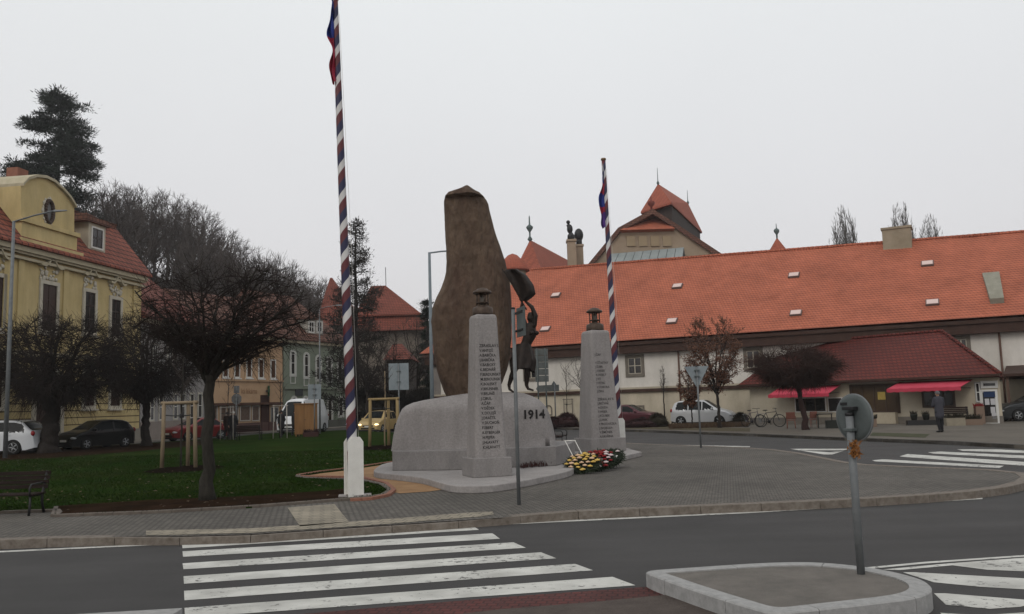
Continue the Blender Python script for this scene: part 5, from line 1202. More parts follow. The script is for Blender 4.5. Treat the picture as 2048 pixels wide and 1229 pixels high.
def facade(label, name, a, b, eave_px, wall, roofm, rise, depth=10, end=.3):
    f = Fr(a, b); h = house(name, label, 'house', f); z = f.on(*eave_px, -.4)[1]
    MB().box(0.005, f.L-.005, 0, depth, 0, z-.15).build('wall', wall, h); hip(MB(), -.1, f.L+.1+end, -.5, depth, z, z+rise, 0, 3 if end > .2 else 0, depth/2).build('roof', roofm, h)
    MB().box(-.0, f.L+.02, -.3, 0, z-.4, z-.14).build('cornice', strm, h); return f, h, z
grw = M('light_grey_render', (.25,.24,.23), (.33,.31,.30), .8, .9)
fg, GH, zg2 = facade('plain pale grey house with a red roof, between the yellow and the orange houses', 'grey_house', C(279,58.6), C(409,69.8), (330,640), grw, tile_rd, 4.6, end=.0)
MB().box(0, fg.L, -.06, 0, 0, 1.25).build('plinth', M('pinkish_plinth', (.22,.185,.165), (.28,.24,.21), 1), GH)
for x0 in (300, 318, 347, 362, 380, 396): pxwin(GH, fg, x0, 789-(x0-340)*.02, x0+7, 841-(x0-300)*.06, whs, white_pl, .1, .05, 1, 2)
for x0 in (305, 335, 365, 392): pxwin(GH, fg, x0, 690, x0+9, 735, whs, white_pl, .1, .05, 2, 2)
orw = M('orange_render', (.46,.30,.18), (.54,.36,.22), .7, .9)
fo_, OH, zo2 = facade('two-storey peach-orange house with the pharmacy sign', 'orange_house', C(411,70), C(565,78.2), (500,668), orw, tile_b, 4.0, end=0)
za3 = fo_.on(500, 762)[1]; MB().box(0, fo_.L, -.14, 0, za3-.06, za3+.12).build('string_course', orw, OH)
for x0, y0, y1 in ((424,716,752),(447,717,753),(470,718,754),(494,719,754),(518,720,755),(542,722,756)): pxwin(OH, fo_, x0, y0, x0+7.5, y1, white_pl, M('brown_casement', (.13,.06,.03), None), .12, .06, 2, 2, sill=True, pane=M('brown_pane', (.07,.03,.015), None, rough=.3))
za4 = fo_.on(500, 808)[1]; MB().box(.2, fo_.L-.3, -.35, 0, za4-.1, za4+.1).build('shopfront_canopy', M('dark_canopy', (.09,.045,.03), None), OH)
for x0, x1 in ((420,434),(440,452),(456,476),(480,500),(504,518)): pxwin(OH, fo_, x0, 812, x1, 842, M('cream_shopframe', (.36,.28,.2), None), white_pl, .07, .05, 1, 1, pane=M('curtained_glass', (.10,.065,.05), (.17,.12,.09), 5, .3), name='shop_window')
pxwin(OH, fo_, 523, 794, 535, 864, M('dark_red_brown_door', (.05,.02,.015), None), drk, .14, .1, 1, 1, pane=M('dark_red_brown_door', (.05,.02,.015), None), name='door')
pxwin(OH, fo_, 541, 815, 556, 864, M('cream_shopframe', (.36,.28,.2), None), white_pl, .07, .05, 2, 1, name='shop_window')
MB().box(.1, fo_.L-.2, -.09, 0, 0, fo_.on(500, 846)[1]).build('plinth', M('maroon_plinth', (.09,.05,.045), (.12,.07,.06), 1), OH)
tv, tf = text_mesh('ká lékárna', 1, 'LEFT', .0, 1.0); xa, zb3 = fo_.on(482, 790); xb, zt3 = fo_.on(514, 776); s_ = (xb-xa)/max(v[0] for v in tv); sz_ = (zt3-zb3)/.75
MB().add([(xa+a*s_, -.03, zb3+b*sz_*.8+.1) for a, b in tv], tf).build('lettering', M('tan_letters', (.26,.13,.055), None), OH)
xa, zt3 = fo_.on(535, 772); _, zb3 = fo_.on(535, 793); h = (zt3-zb3)/2; zc3 = (zt3+zb3)/2
cr = thing('pharmacy_cross', 'green pharmacy cross sign projecting from the orange house', 'sign', OH.location + fo_.d*xa + fo_.n*(-.15) + Vector((0,0,zc3)), fo_.rz+R(45))
a = h/3; MB().prism([(-a,-h),(a,-h),(a,-a),(h,-a),(h,a),(a,a),(a,h),(-a,h),(-a,a),(-h,a),(-h,-a),(-a,-a)], -.08, .08, 'y').build('cross', M('cross_green', (.02,.065,.025), None, rough=.4), cr, bevel=.02)
MB().box(-.05,.05,.08,.5,-.05,.05).build('bracket', iron, cr)
gnw = M('sage_green_render', (.185,.215,.165), (.235,.265,.205), .7, .9)
fn_, NH, zn2 = facade('two-storey sage-green house with white-framed arched windows', 'green_house', C(567,78.4), C(693,87), (688,686), gnw, tile_b, 5.0, end=.3)
za5 = fn_.on(650, 778)[1]; MB().box(0, fn_.L, -.16, 0, za5-.05, za5+.16).build('string_course', gnw, NH); wfr = M('white_stucco_frame', (.5,.5,.46), (.58,.58,.54), 4)
for x0, y0 in ((581,700),(608,705),(632,710),(654,712),(675,714)):
    pxwin(NH, fn_, x0+1, y0+4, x0+8, y0+49, wfr, white_pl, .22, .07, 1, 2, arch=True)
    xa, z_ = fn_.on(x0-1, y0+66); xb, z2_ = fn_.on(x0+10, y0+53); mb = MB(); holeframe(mb, xa+.1, xb-.1, z_, z2_, .08, -.05, 0); mb.build('apron_panel', wfr, NH)
for x0, y1 in ((655,848),(677,832)): pxwin(NH, fn_, x0+1, 796, x0+8, y1, wfr, white_pl, .2, .07, 1, 2, arch=True)
for x0 in (583, 606, 630): pxwin(NH, fn_, x0+1, 796, x0+9, 834, wfr, white_pl, .2, .07, 1, 2, arch=True)
xa, z_ = fn_.on(590, 792); xb, z2_ = fn_.on(604, 777); MB().box(xa, xb, -.1, -.02, z_, z2_).build('shop_sign', M('dark_grey_sign', (.05,.055,.06), None), NH)
MB().box(0, fn_.L, -.08, 0, 0, .7).build('plinth', M('green_grey_plinth', (.11,.115,.1), None), NH)
for x0 in (618, 634):
    d0, e0 = fn_.on(x0, 664, .3); d1, e1_ = fn_.on(x0+9, 645, .3); MB().box(d0-.25, d1+.25, .3, 3.2, e0-.4, e1_+.25).build('dormer', M('dormer_white', (.36,.34,.3), None), NH); w2 = window(NH, d0, d1, e0, e1_, white_pl, white_pl, .1, .05, 2, 2, name='dormer_window'); w2.location = (0,.295,0)
    MB().box(d0-.45, d1+.45, .1, 3.4, e1_+.25, e1_+.4).build('dormer_roof', tile_b, NH)
# ------------------------------------------------------------------ trees
def bez(a, b, c, n): return [a*(1-t)**2 + b*2*t*(1-t) + c*t*t for t in [i/n for i in range(n+1)]]
def add3(vs, fs, pts, r0, r1):               # thin three-sided twig
    k = len(pts)
    for i, p in enumerate(pts):
        r = r0 + (r1-r0)*i/(k-1); t = (pts[min(i+1,k-1)]-pts[max(i-1,0)]).normalized(); a = t.orthogonal().normalized(); b = t.cross(a)
        for j in range(3): an = 2.094*j; vs.append(tuple(p + (a*math.cos(an)+b*math.sin(an))*r))
    o = len(vs)-3*k
    for i in range(k-1):
        for j in range(3): fs.append((o+i*3+j, o+i*3+(j+1)%3, o+(i+1)*3+(j+1)%3, o+(i+1)*3+j))
def crown_tree(name, label, cat, loc, th, tr, cc, cr, nl, ns, nt, seed, bmat, tmat, lim_r=.05, tw=.006, tlen=.28, upb=.25, droop=0, lean=(0,0), leafmat=None, nleaf=0, leafs=.05, low=-.75, group=None, flat=1.0):
    """trunk, limbs fanning out of the trunk head, branches and twigs filling an ellipsoid crown (centre cc, radii cr, local)"""
    rg = random.Random(seed); o = thing(name, label, cat, loc, 0, group); cc = Vector(cc); cr = Vector(cr)
    hd = Vector((lean[0], lean[1], th)); mb = MB(); n = 12
    pts = [Vector((lean[0]*t**1.5, lean[1]*t**1.5, th*t - .05)) + Vector((rg.uniform(-1,1), rg.uniform(-1,1), 0))*tr*.30*(t>0) for t in [i/n for i in range(n+1)]]
    rad = [tr*(1.0+.45*math.exp(-i/n*9)-.25*i/n+rg.uniform(-.05,.05)) for i in range(n+1)]; rad[-1] = tr*.95
    mb.tube(pts, rad, 12)
    def E(v, k=1.0): return Vector((cc.x+cr.x*v[0]*k, cc.y+cr.y*v[1]*k, cc.z+cr.z*v[2]*k))
    limbs = []; vs = []; fs = []
    for i in range(nl):
        a = 2.399*i + rg.uniform(-.3,.3); zz = low + (1-low)*((i+.5)/nl)**.9; zz = min(.98, max(-1, zz + rg.uniform(-.12,.12))); h = math.sqrt(max(0,1-zz*zz))
        t = E((h*math.cos(a), h*math.sin(a), zz), rg.uniform(.72,.95)); st = hd + Vector((0,0,-rg.uniform(0,.12)*th))
        ctl = st.lerp(t, .45) + Vector((0,0,(t-st).length*rg.uniform(.0,.22)*flat))
        ln = bez(st, ctl, t, 8); 
        for q in ln[1:-1]: q += Vector((rg.uniform(-1,1),rg.uniform(-1,1),rg.uniform(-1,1)))*(t-st).length*.02
        lr = lim_r*rg.uniform(.6,1.15); mb.tube(ln, [lr*(1-.8*k/8) for k in range(9)], 6); limbs.append((ln, lr))
    subs = []
    for ln, lr in limbs:
        for j in range(ns):
            t = .22+.76*((j+rg.random())/ns); i0 = min(7, int(t*8)); p = ln[i0].lerp(ln[i0+1], t*8-i0)
            d = (p-cc); d = Vector((d.x/cr.x, d.y/cr.y, d.z/cr.z)); dn = d.normalized() if d.length > .05 else Vector((0,0,1))
            v = (dn + Vector((rg.gauss(0,.55), rg.gauss(0,.55), rg.gauss(0,.5)+upb))).normalized(); q = E(v, rg.uniform(.75,1.0))
            q = p.lerp(q, rg.uniform(.45,.95)) ; c = p.lerp(q,.5)+Vector((rg.uniform(-.1,.1),rg.uniform(-.1,.1),rg.uniform(0,.2)))*(q-p).length
            ln2 = bez(p, c, q, 5); r = lr*.35*(1-.5*t)+.003; add3(vs, fs, ln2, r, r*.35); subs.append((ln2, r))
    S_ = (cr.x+cr.y+cr.z)/3; tips = []
    for ln2, r in subs:
        for j in range(nt):
            t = rg.uniform(.15,1); i0 = min(4, int(t*5)); p = ln2[i0].lerp(ln2[i0+1], t*5-i0); base = (ln2[-1]-ln2[0]).normalized()
            dn = (p-cc); dn = Vector((dn.x/cr.x, dn.y/cr.y, dn.z/cr.z)) 
            v = (base*.5 + dn*.6 + Vector((rg.gauss(0,.5), rg.gauss(0,.5), rg.gauss(0,.45)+upb))).normalized(); L_ = tlen*S_*rg.uniform(.5,1.2)
            q = p+v*L_; q.z -= droop*L_*rg.random()
            m_ = p.lerp(q,.5)+Vector((rg.uniform(-.1,.1),rg.uniform(-.1,.1),rg.uniform(-.05,.12)))*L_; add3(vs, fs, [p, m_, q], tw, tw*.45); tips.append((p, q))
    mb.build('trunk', bmat, o)
    cm = MB(); cm.v = vs; cm.f = fs; cm.sm = [False]*len(fs); cm.raw('crown', tmat, o)
    if leafmat:
        vs = []; fs = []
        for i in range(nleaf):
            p, q = tips[rg.randrange(len(tips))]; c = p.lerp(q, rg.random()) + Vector((rg.gauss(0,1),rg.gauss(0,1),rg.gauss(0,1)))*leafs; s = leafs*rg.uniform(.6,1.3)
            u = Vector((rg.gauss(0,1),rg.gauss(0,1),rg.gauss(0,1))).normalized(); v = u.orthogonal().normalized(); k = len(vs)
            vs += [tuple(c-u*s), tuple(c+v*s*.6), tuple(c+u*s), tuple(c-v*s*.6)]; fs.append((k,k+1,k+2,k+3))
        lm = MB(); lm.v = vs; lm.f = fs; lm.sm = [False]*len(fs); lm.raw('foliage', leafmat, o)
    return o
# three round-headed bare maples on the lawn and one by the shop
b = G(415, 1000, .03)
bigt = crown_tree('bare_globe_maple', 'big bare round-headed tree with a grey-green trunk, nearest tree on the lawn', 'tree', b, 2.55, .125, (.33,.3,3.80), (2.15,2.0,1.15), 22, 19, 10, 4, bark_g, twigm, .055, .0045, .27, .28, .3, (-.02,.05), low=-.8)
crown_tree('bare_globe_maple', 'thick-trunked bare round-headed tree in front of the gateway of the yellow house', 'tree', C(97,42.5,.0), 2.4, .44, (.3,0,4.55), (4.0,3.6,2.75), 26, 21, 14, 6, bark, twigm, .12, .011, .25, .2, .5, (.1,0), low=-.55)
crown_tree('bare_globe_maple', 'bare round-headed tree between the black car and the red car', 'tree', C(293,48,.0), 2.6, .25, (-.2,0,5.0), (3.9,3.5,2.9), 24, 20, 14, 7, bark, twigm, .11, .011, .25, .2, .5, (-.1,0), low=-.5)
crown_tree('umbrella_headed_tree', 'dark flat-headed tree in front of the pink-red awning of the shop', 'tree', C(1612,43.5,0), 2.3, .15, (-.45,0,3.15), (2.65,2.5,1.15), 22, 22, 18, 8, M('dark_red_bark', (.02,.009,.008), (.035,.018,.016), 5, .9), twig_r, .05, .009, .26, .1, .3, (-.25,0), low=-.35)
crown_tree('leafy_brown_tree', 'slender young tree still holding brown autumn leaves, behind the give-way sign', 'tree', C(1440,50,0), 2.1, .10, (-.25,0,4.6), (2.0,1.7,2.5), 15, 12, 7, 9, bark, M('thin_brown_twigs', (.06,.03,.022), None), .05, .008, .22, .35, .0, (-.05,0), leafb, 7000, .055, low=-.75)
crown_tree('leafy_brown_tree', 'small brown-leaved bush-like tree left of the give-way sign', 'tree', C(1385,52,0), 1.1, .05, (-.1,0,2.6), (.75,.8,1.6), 8, 8, 6, 10, bark, M('thin_brown_twigs', (.06,.03,.022), None), .03, .007, .22, .35, .0, (0,0), leafb, 3000, .055, low=-.75)
crown_tree('slim_sapling', 'very slim upright bare sapling against the cream wall, left of the leafy brown tree', 'tree', C(1330,60,0), 2.4, .05, (0,0,3.0), (.25,.25,1.3), 7, 6, 4, 13, bark, twig_g, .02, .008, .3, .8, 0)
crown_tree('bare_young_tree', 'bare young tree just left of the farther obelisk with fine branches against the white wall', 'tree', C(1168,58,0), 2.5, .06, (-.3,0,3.7), (1.15,.8,1.5), 9, 7, 4, 14, bark, twig_g, .035, .007, .25, .5, 0)
# shrubs at the far kerb
def shrub(label, px, Y, rx, rz_, seed, mat, n=1500):
    rg = random.Random(seed); o = thing('round_shrub', label, 'shrub', C(px, Y, 0)); vs = []; fs = []
    for i in range(n):
        a, e_ = rg.uniform(0,6.28), rg.uniform(.0,1.5); d = Vector((math.cos(a)*math.cos(e_)*rx, math.sin(a)*math.cos(e_)*rx*.8, math.sin(e_)*rz_))
        k = rg.uniform(.8,1.05); q = d*k; p = Vector((d.x*.25, d.y*.25, .02)) ; m_ = p.lerp(q,.55)+Vector((0,0,.1*rz_)); add3(vs, fs, [p,m_,q], .012, .006)
        for j in range(2): q2 = q+Vector((rg.uniform(-.1,.1),rg.uniform(-.1,.1),rg.uniform(-.02,.09))); add3(vs, fs, [m_.lerp(q,.6), q2], .008, .004)
    m_ = MB(); m_.v = vs; m_.f = fs; m_.sm = [False]*len(fs); m_.raw('foliage', mat, o)
    MB().ball((0,0,rz_*.35), 1, 14, 8, (rx*.82, rx*.66, rz_*.5), .06, rg).build('core', mat, o); return o
redt = M('red_brown_shrub', (.022,.009,.010), (.04,.018,.018), 2, .95)
shrub('dome-shaped dark red shrub at the far kerb, just right of the plinth date', 1134, 60, .95, 1.0, 1, redt); shrub('low dark shrub against the dome-shaped one, directly behind the arrow sign post', 1108, 60, .8, .75, 2, redt)
shrub('dark bushy shrub in front of the bonnet of the maroon car', 1315, 55, .75, .85, 3, M('dark_olive_shrub', (.018,.014,.009), (.03,.026,.015), 2, .95)); shrub('low shrub in front of the maroon car, behind the farther white flagpole foot', 1280, 55, 1.3, .55, 4, redt)
shrub('small olive-green shrub left of the parked bicycles', 1482, 54, .55, .75, 5, M('dark_olive_shrub', (.018,.014,.009), None))
# low brown planting along the white car
mb = MB(); vs = []; fs = []; rg = random.Random(9)
for i in range(5200):
    px_ = rg.uniform(1340, 1495); p = C(px_, rg.uniform(50.5,54.5), 0); h = rg.uniform(.08,.26)
    add3(vs, fs, [p, p+Vector((rg.uniform(-.15,.15), rg.uniform(-.1,.1), h))], .02, .008)
m_ = MB(); m_.v = vs; m_.f = fs; m_.sm = [False]*len(fs); tag(m_.raw('low_planting', M('dry_brown_planting', (.05,.03,.02), (.09,.06,.035), 1, .95)), 'low dry brown planting along the far kerb in front of the white car', 'planting', None, 'stuff')
# ---- the wooded hill behind the left street
def hz(x, y):
    f = max(0, min(1, (y-92)/55)); f = f*f*(3-2*f); xx = x*150/max(y,150)
    prof = [(-140,30),(-85,29),(-66,27),(-54,23),(-46,15),(-38,10),(-29,4),(-20,1),(-10,0),(60,0)]
    for (a, za), (b_, zb_) in zip(prof, prof[1:]):
        if a <= xx <= b_: z = za+(zb_-za)*(xx-a)/(b_-a); break
    else: z = 30 if xx < -140 else 0
    return z*f + noise.noise(Vector((x*.05,y*.05,0)))*1.5*f - (.2 if f == 0 else 0)
hill = MB().grid(lambda u, v: (-170+175*u, 90+170*v, hz(-170+175*u, 90+170*v)), 60, 50).build('wooded_hill', M('leaf_litter_hill', (.03,.022,.015), (.06,.045,.03), .2, 1)); tag(hill, None, None, None, 'structure')
protos = []
for k in range(4):
    rg = random.Random(50+k); protos.append(crown_tree('bare_woodland_tree', '', 'tree', (0,0,0), 5.5, .26, (0,0,10.3), (4.4,4.4,5.7), 14, 10, 7, 60+k, M('woodland_bark', (.045,.036,.032), (.075,.062,.056), 1, .95), twig_g, .14, .026, .24, .4, 0, low=-.55, group='bare woodland trees on the hill'))
spots = []
rg = random.Random(77)
tops = [(-60,325),(0,318),(30,330),(235,352),(262,358),(285,366),(312,372),(338,374),(362,378),(385,395),(405,402),(430,436),(452,452),(470,470),(490,482),(515,486),(540,494),(562,502),(585,515),(604,535),(622,548),(640,558),(655,545),(672,552)]
for px_, py_ in tops:
    Y = rg.uniform(140,165); p = P(px_, py_, Y); spots.append((p.x, Y, p.z))
for i in range(34):
    px_ = rg.uniform(190, 640); Y = rg.uniform(112,138); 
    t_ = [q for q in tops if q[0] <= px_][-1][1]; p = P(px_, t_ + rg.uniform(25,85), Y); spots.append((p.x, Y, p.z))
where = ['behind the conifer','above the red mansard roof','right of the conifer','on the ridge of the hill','lower on the slope behind the houses']
for i, (x, y, zt) in enumerate(spots):
    g = hz(x, y); H = max(7.5, zt-g); src = protos[i%4]; sc = H/16.1
    lab = 'bare grey-brown woodland tree on the hill behind the houses on the left'
    if i < 4: src.location = (x,y,g); src['label'] = lab; src.scale = (sc*1.0,)*3; src.rotation_euler[2] = rg.uniform(0,6)
    else: dup(src, (x,y,g), rg.uniform(0,6.28), lab, (sc*rg.uniform(.9,1.2), sc*rg.uniform(.9,1.2), sc))
# ---- bare poplars beyond the roof
pp = crown_tree('bare_poplar', 'tall bare poplar beyond the orange ridge, leftmost of the three', 'tree', C(1690,170,0), 12, .4, (0,0,24), (4.2,4.2,14.5), 26, 14, 9, 91, M('far_poplar_bark', (.055,.048,.044), None), M('far_poplar_twigs', (.06,.053,.049), (.085,.078,.072), .5), .2, .04, .12, 1.4, 0, low=-.9, group='bare poplars beyond the roof', flat=.2)
def popl(o, px, top, Y, wsc):
    z = P(px, top, Y).z; s = z/38.5; q_ = C(px, Y, z*.85); o.location = (q_.x, Y, 0); o.scale = (s*wsc, s*wsc, s)
popl(pp, 1690, 394, 170, .85); q = dup(pp, (0,0,0), 2, 'tall bare poplar behind the ridge chimney, middle of the three', 1); popl(q, 1803, 388, 176, .8)
q = dup(pp, (0,0,0), 4, 'bare poplar beyond the orange ridge, rightmost and smallest of the three', 1); popl(q, 1860, 412, 188, .75)
# ---- conifers
def conifer(name, label, loc, H, rad, seed, nwh, nbr, bmat, nmat, z0=.25, clump=.5, droop=-.1, nfac=40, prof=None, gap=.0, ns=.05, gapz=1.0):
    rg = random.Random(seed); o = thing(name, label, 'tree', loc); mb = MB(); n = 10
    mb.tube([(rg.uniform(-.05,.05),rg.uniform(-.05,.05),H*i/n) for i in range(n+1)], [H*.017*(1-.93*i/n)+.02 for i in range(n+1)], 8)
    vs = []; fs = []
    for w_ in range(nwh):
        t = z0+(1-z0)*w_/(nwh-1); z = H*t; Rr = rad*(prof(t) if prof else (1-t)/(1-z0))
        for b_ in range(nbr):
            if rg.random() < gap: continue
            a = rg.uniform(0,6.28); L_ = Rr*rg.uniform(.65,1.1)+.15; z_ = z+rg.uniform(-.3,.3)*H/nwh
            d = Vector((math.cos(a), math.sin(a), 0)); e = Vector((0,0,1)); st = Vector((0,0,z_)); tip = st+d*L_+e*L_*(droop+rg.uniform(-.1,.1)); c = st+d*L_*.5+e*L_*(-droop*.3+.05)
            ln = bez(st, c, tip, 6); mb.tube(ln, [.05*H/20*(1-.8*k/6)+.01 for k in range(7)], 4)
            nc = max(3, int(L_/(clump*.55)))
            for j in range(nc):
                tt = .28+.72*(j+rg.random()*.6)/nc; i0 = min(5,int(tt*6)); p = ln[i0].lerp(ln[min(6,i0+1)], min(1, tt*6-i0)) + Vector((rg.gauss(0,.25)*clump, rg.gauss(0,.25)*clump, rg.gauss(0,.12)*clump))
                cs = clump*rg.uniform(.6,1.15)*(1.1-.4*tt)
                for q_ in range(nfac):
                    u = Vector((rg.gauss(0,.5), rg.gauss(0,.5), rg.gauss(0,.24*gapz)))*cs; dd = (u.normalized()+Vector((0,0,.35))).normalized()*ns*rg.uniform(1.5,4); sd_ = dd.orthogonal().normalized()*ns*.5
                    k = len(vs); vs += [tuple(p+u-sd_), tuple(p+u+sd_), tuple(p+u+dd)]; fs.append((k,k+1,k+2))
    mb.build('trunk', bmat, o); m_ = MB(); m_.v = vs; m_.f = fs; m_.sm = [False]*len(fs); m_.raw('foliage', nmat, o); return o
xg = P(110, 560, 112); gz = hz(xg.x, 112); ht = P(105,198,112).z - gz
conifer('old_pine', 'big dark old pine towering behind the yellow house', (xg.x, 112, gz), ht, 6.2, 15, 17, 9, bark, needle, .27, 1.2, .08, 85, lambda t: 1.08 if t < .55 else max(.2, math.sqrt(max(0,1-((t-.55)/.49)**2))), .06, .14, 1.0)
conifer('thin_spruce', 'thin drooping spruce just right of the taller striped pole', C(714,72,0), P(712,452,72).z, 3.6, 6, 20, 6, bark, needle_b, .08, .5, .14, 26, lambda t: (1.0-t)**.8+.14, .22, .08, 1.9)
conifer('small_dark_spruce', 'small dark spruce peeping out left of the standing stone by the lamp post', C(858,85,0), P(857,606,85).z, 2.3, 7, 16, 8, bark, needle, .1, .5, -.15, 40, None, 0, .07)
# bare shrubby trees and undergrowth beside the small houses
for i, (px_, Y, top, w_, lab) in enumerate(((735,66,640,2.6,'bare tangled tree in front of the mansard villa, right of the spruce'),(785,68,655,2.8,'bare spreading tree over the small red-roofed house'),(835,80,612,2.2,'bare tree between the mansard villa and the lamp post'),(668,92,600,2.4,'bare tree behind the green house roof'),(600,95,560,3.2,'bare tree rising behind the orange and green houses'))):
    H = P(px_, top, Y).z; crown_tree('bare_street_tree', lab, 'tree', C(px_, Y, 0), H*.35, .13, (0,0,H*.66), (w_,w_,H*.34), 12, 9, 8, 120+i, bark, twigm if i < 2 else twig_g, .08, .012, .22, .4, 0, low=-.8)
mb = MB(); vs = []; fs = []; rg = random.Random(19)
for i in range(9000):
    px_ = rg.uniform(700, 850); Y = rg.uniform(71, 76); p = C(px_, Y, 0); h = rg.uniform(.6, 3.9)*(1-.5*abs(noise.noise(Vector((p.x*.4,0,0)))))
    add3(vs, fs, [p + Vector((0,0,h*rg.random()*.7)), p+Vector((rg.uniform(-.5,.5), rg.uniform(-.3,.3), h))], .035, .012)
m_ = MB(); m_.v = vs; m_.f = fs; m_.sm = [False]*len(fs); tag(m_.raw('undergrowth', M('dark_undergrowth', (.012,.010,.008), (.024,.019,.014), 1, .95)), 'dark tangled undergrowth and hedge behind the lit car at the end of the street', 'undergrowth', None, 'stuff')
# ------------------------------------------------------------------ cars
tyre = M('tyre_rubber', (.012,.012,.012), None, rough=.85); rimm = M('alloy_rim', (.30,.31,.32), None, rough=.35, metal=.6); black_pl = M('black_plastic', (.015,.015,.016), None, rough=.6)
tail = M('tail_lamp_red', (.22,.01,.012), None, rough=.25); headm = M('head_lamp_glass', (.35,.37,.38), None, rough=.15); platem = M('number_plate', (.55,.55,.52), None, rough=.5)
def interp(pr, x):
    if x <= pr[0][0]: return pr[0][1]
    for (a, za), (b, zb_) in zip(pr, pr[1:]):
        if a <= x <= b: return za+(zb_-za)*(x-a)/(b-a)
    return pr[-1][1]
def lamp_emit(name, col, st):
    if name in MATS: return MATS[name]
    m = bpy.data.materials.new(name); m.use_nodes = True; b = m.node_tree.nodes['Principled BSDF']; b.inputs['Emission Color'].default_value = (*col,1); b.inputs['Emission Strength'].default_value = st; MATS[name] = m; return m
def car(label, loc, rz, L, W, prof, belt, wheels, wr, glass_x, ws, rw, paint, pillars=(), clr=.22, rails=False, head=None, name='parked_car', cat='car'):
    """x = 0 rear .. L front (centred on the origin). prof: top outline; glass_x: side window range; ws/rw: windscreen and rear window x ranges"""
    o = thing(name, label, cat, loc, rz); nx = int(L/.05); ns_, nt_ = 12, 8; hw = W/2
    def zt(x): return interp(prof, x)
    def zbot(x):
        z = clr + .10*max(0, 1-x/.35) + .06*max(0, 1-(L-x)/.3)
        for wx in wheels:
            d = abs(x-wx); ra = wr*1.17
            if d < ra: z = max(z, wr*.9 + math.sqrt(ra*ra-d*d))
        return z
    def plan(x): u = abs(2*x/L-1); return 1 - .20*max(0,(u-.72)/.28)**2.4
    def yw(x, z):
        y = hw*plan(x)
        if z > belt: y -= (z-belt)*.30 + .02
        else: y -= .05*((belt-z)/belt)**2 - .0
        if abs(z-belt*.80) < .03: y += .008
        return y
    rows = []
    for i in range(nx+1):
        x = L*i/nx; a, b = zbot(x), max(zt(x), zbot(x)+.03); r = min(.07, (b-a)*.3); row = []
        for k in range(ns_+1): z = a+(b-r-a)*k/ns_; row.append((x, yw(x,z), z))
        ye = yw(x, b-r) ; row.append((x, ye-r*.35, b-r*.35)); y0_ = ye-r
        for k in range(nt_+1): y = y0_*(1-k/nt_); row.append((x, y, b + .035*(1-(y/max(y0_,.01))**2)))
        rows.append(row)
    n = len(rows[0]); bv, bf, gf = [], [], []
    for row in rows:
        for x,y,z in row: bv.append((x-L/2, y, z))
    for row in rows:
        for x,y,z in row: bv.append((x-L/2, -y, z))
    tot = (nx+1)*n
    for i in range(nx):
        for k in range(n-1):
            c = [rows[i][k], rows[i+1][k], rows[i+1][k+1], rows[i][k+1]]; x = sum(q[0] for q in c)/4; z = sum(q[2] for q in c)/4; y = sum(q[1] for q in c)/4
            g = False
            if k < ns_: 
                g = z > belt+.02 and z < zt(x)-.085 and glass_x[0] + (z-belt)*.35 < x < glass_x[1] - (z-belt)*ws[2] and not any(abs(x-p) < .04 for p in pillars)
            elif k > ns_+1: g = (ws[0] < x < ws[1] and abs(y) < yw(x, z)-.10) or (rw[0] < x < rw[1] and abs(y) < yw(x,z)-.10)
            a, b, c_, d = i*n+k, (i+1)*n+k, (i+1)*n+k+1, i*n+k+1
            t_ = gf if g else bf; t_.append((a,b,c_,d)); t_.append((d+tot,c_+tot,b+tot,a+tot))
    for i in (0, nx): bf.append(tuple(i*n+k for k in range(n)) + tuple(i*n+k+tot for k in range(n-1,-1,-1)))
    m_ = MB(); m_.v = bv; m_.f = bf; m_.sm = [True]*len(bf); bo = m_.build('body', paint, o); 
    m_ = MB(); m_.v = bv; m_.f = gf; m_.sm = [True]*len(gf); m_.build('windows', glass_car, o)
    for ob in list(o.children):
        bm = bmesh.new(); bm.from_mesh(ob.data); bmesh.ops.delete(bm, geom=[v for v in bm.verts if not v.link_faces], context='VERTS'); bmesh.ops.remove_doubles(bm, verts=bm.verts, dist=.001); bm.to_mesh(ob.data); bm.free()
    MB().box(.15-L/2, L/2-.15, -hw*.86, hw*.86, clr-.02, belt*.7).build('underbody', black_pl, o)
    for wx in wheels:
        for g in (-1, 1):
            y = g*(hw-.11); pr = [(wr*.62,-.10),(wr*.9,-.11),(wr,-.08),(wr,.08),(wr*.9,.11),(wr*.62,.10)]
            w_ = MB().lathe(pr, 22, (wx-L/2, y, wr), 'y').build('wheel', tyre, o)
            mb = MB(); mb.lathe([(wr*.64,-.085),(wr*.66,-.09),(wr*.66,.09),(wr*.64,.085)], 22, (wx-L/2, y, wr), 'y')
            rm = MB(); yo = y+g*.085
            for s_ in range(5):
                a = 2*math.pi*s_/5; rm.tube([(wx-L/2, yo, wr),(wx-L/2+wr*.62*math.cos(a), yo+g*.012, wr+wr*.62*math.sin(a))], .035, 5)
            rm.lathe([(wr*.14,-.02),(wr*.14,.02)], 10, (wx-L/2, yo, wr), 'y'); rm.lathe([(wr*.58,-.01),(wr*.66,.012),(wr*.62,.02),(wr*.58,.01)], 22, (wx-L/2, yo, wr), 'y'); rm.build('rim', rimm, w_)
    zf_ = interp(prof, L-.10)
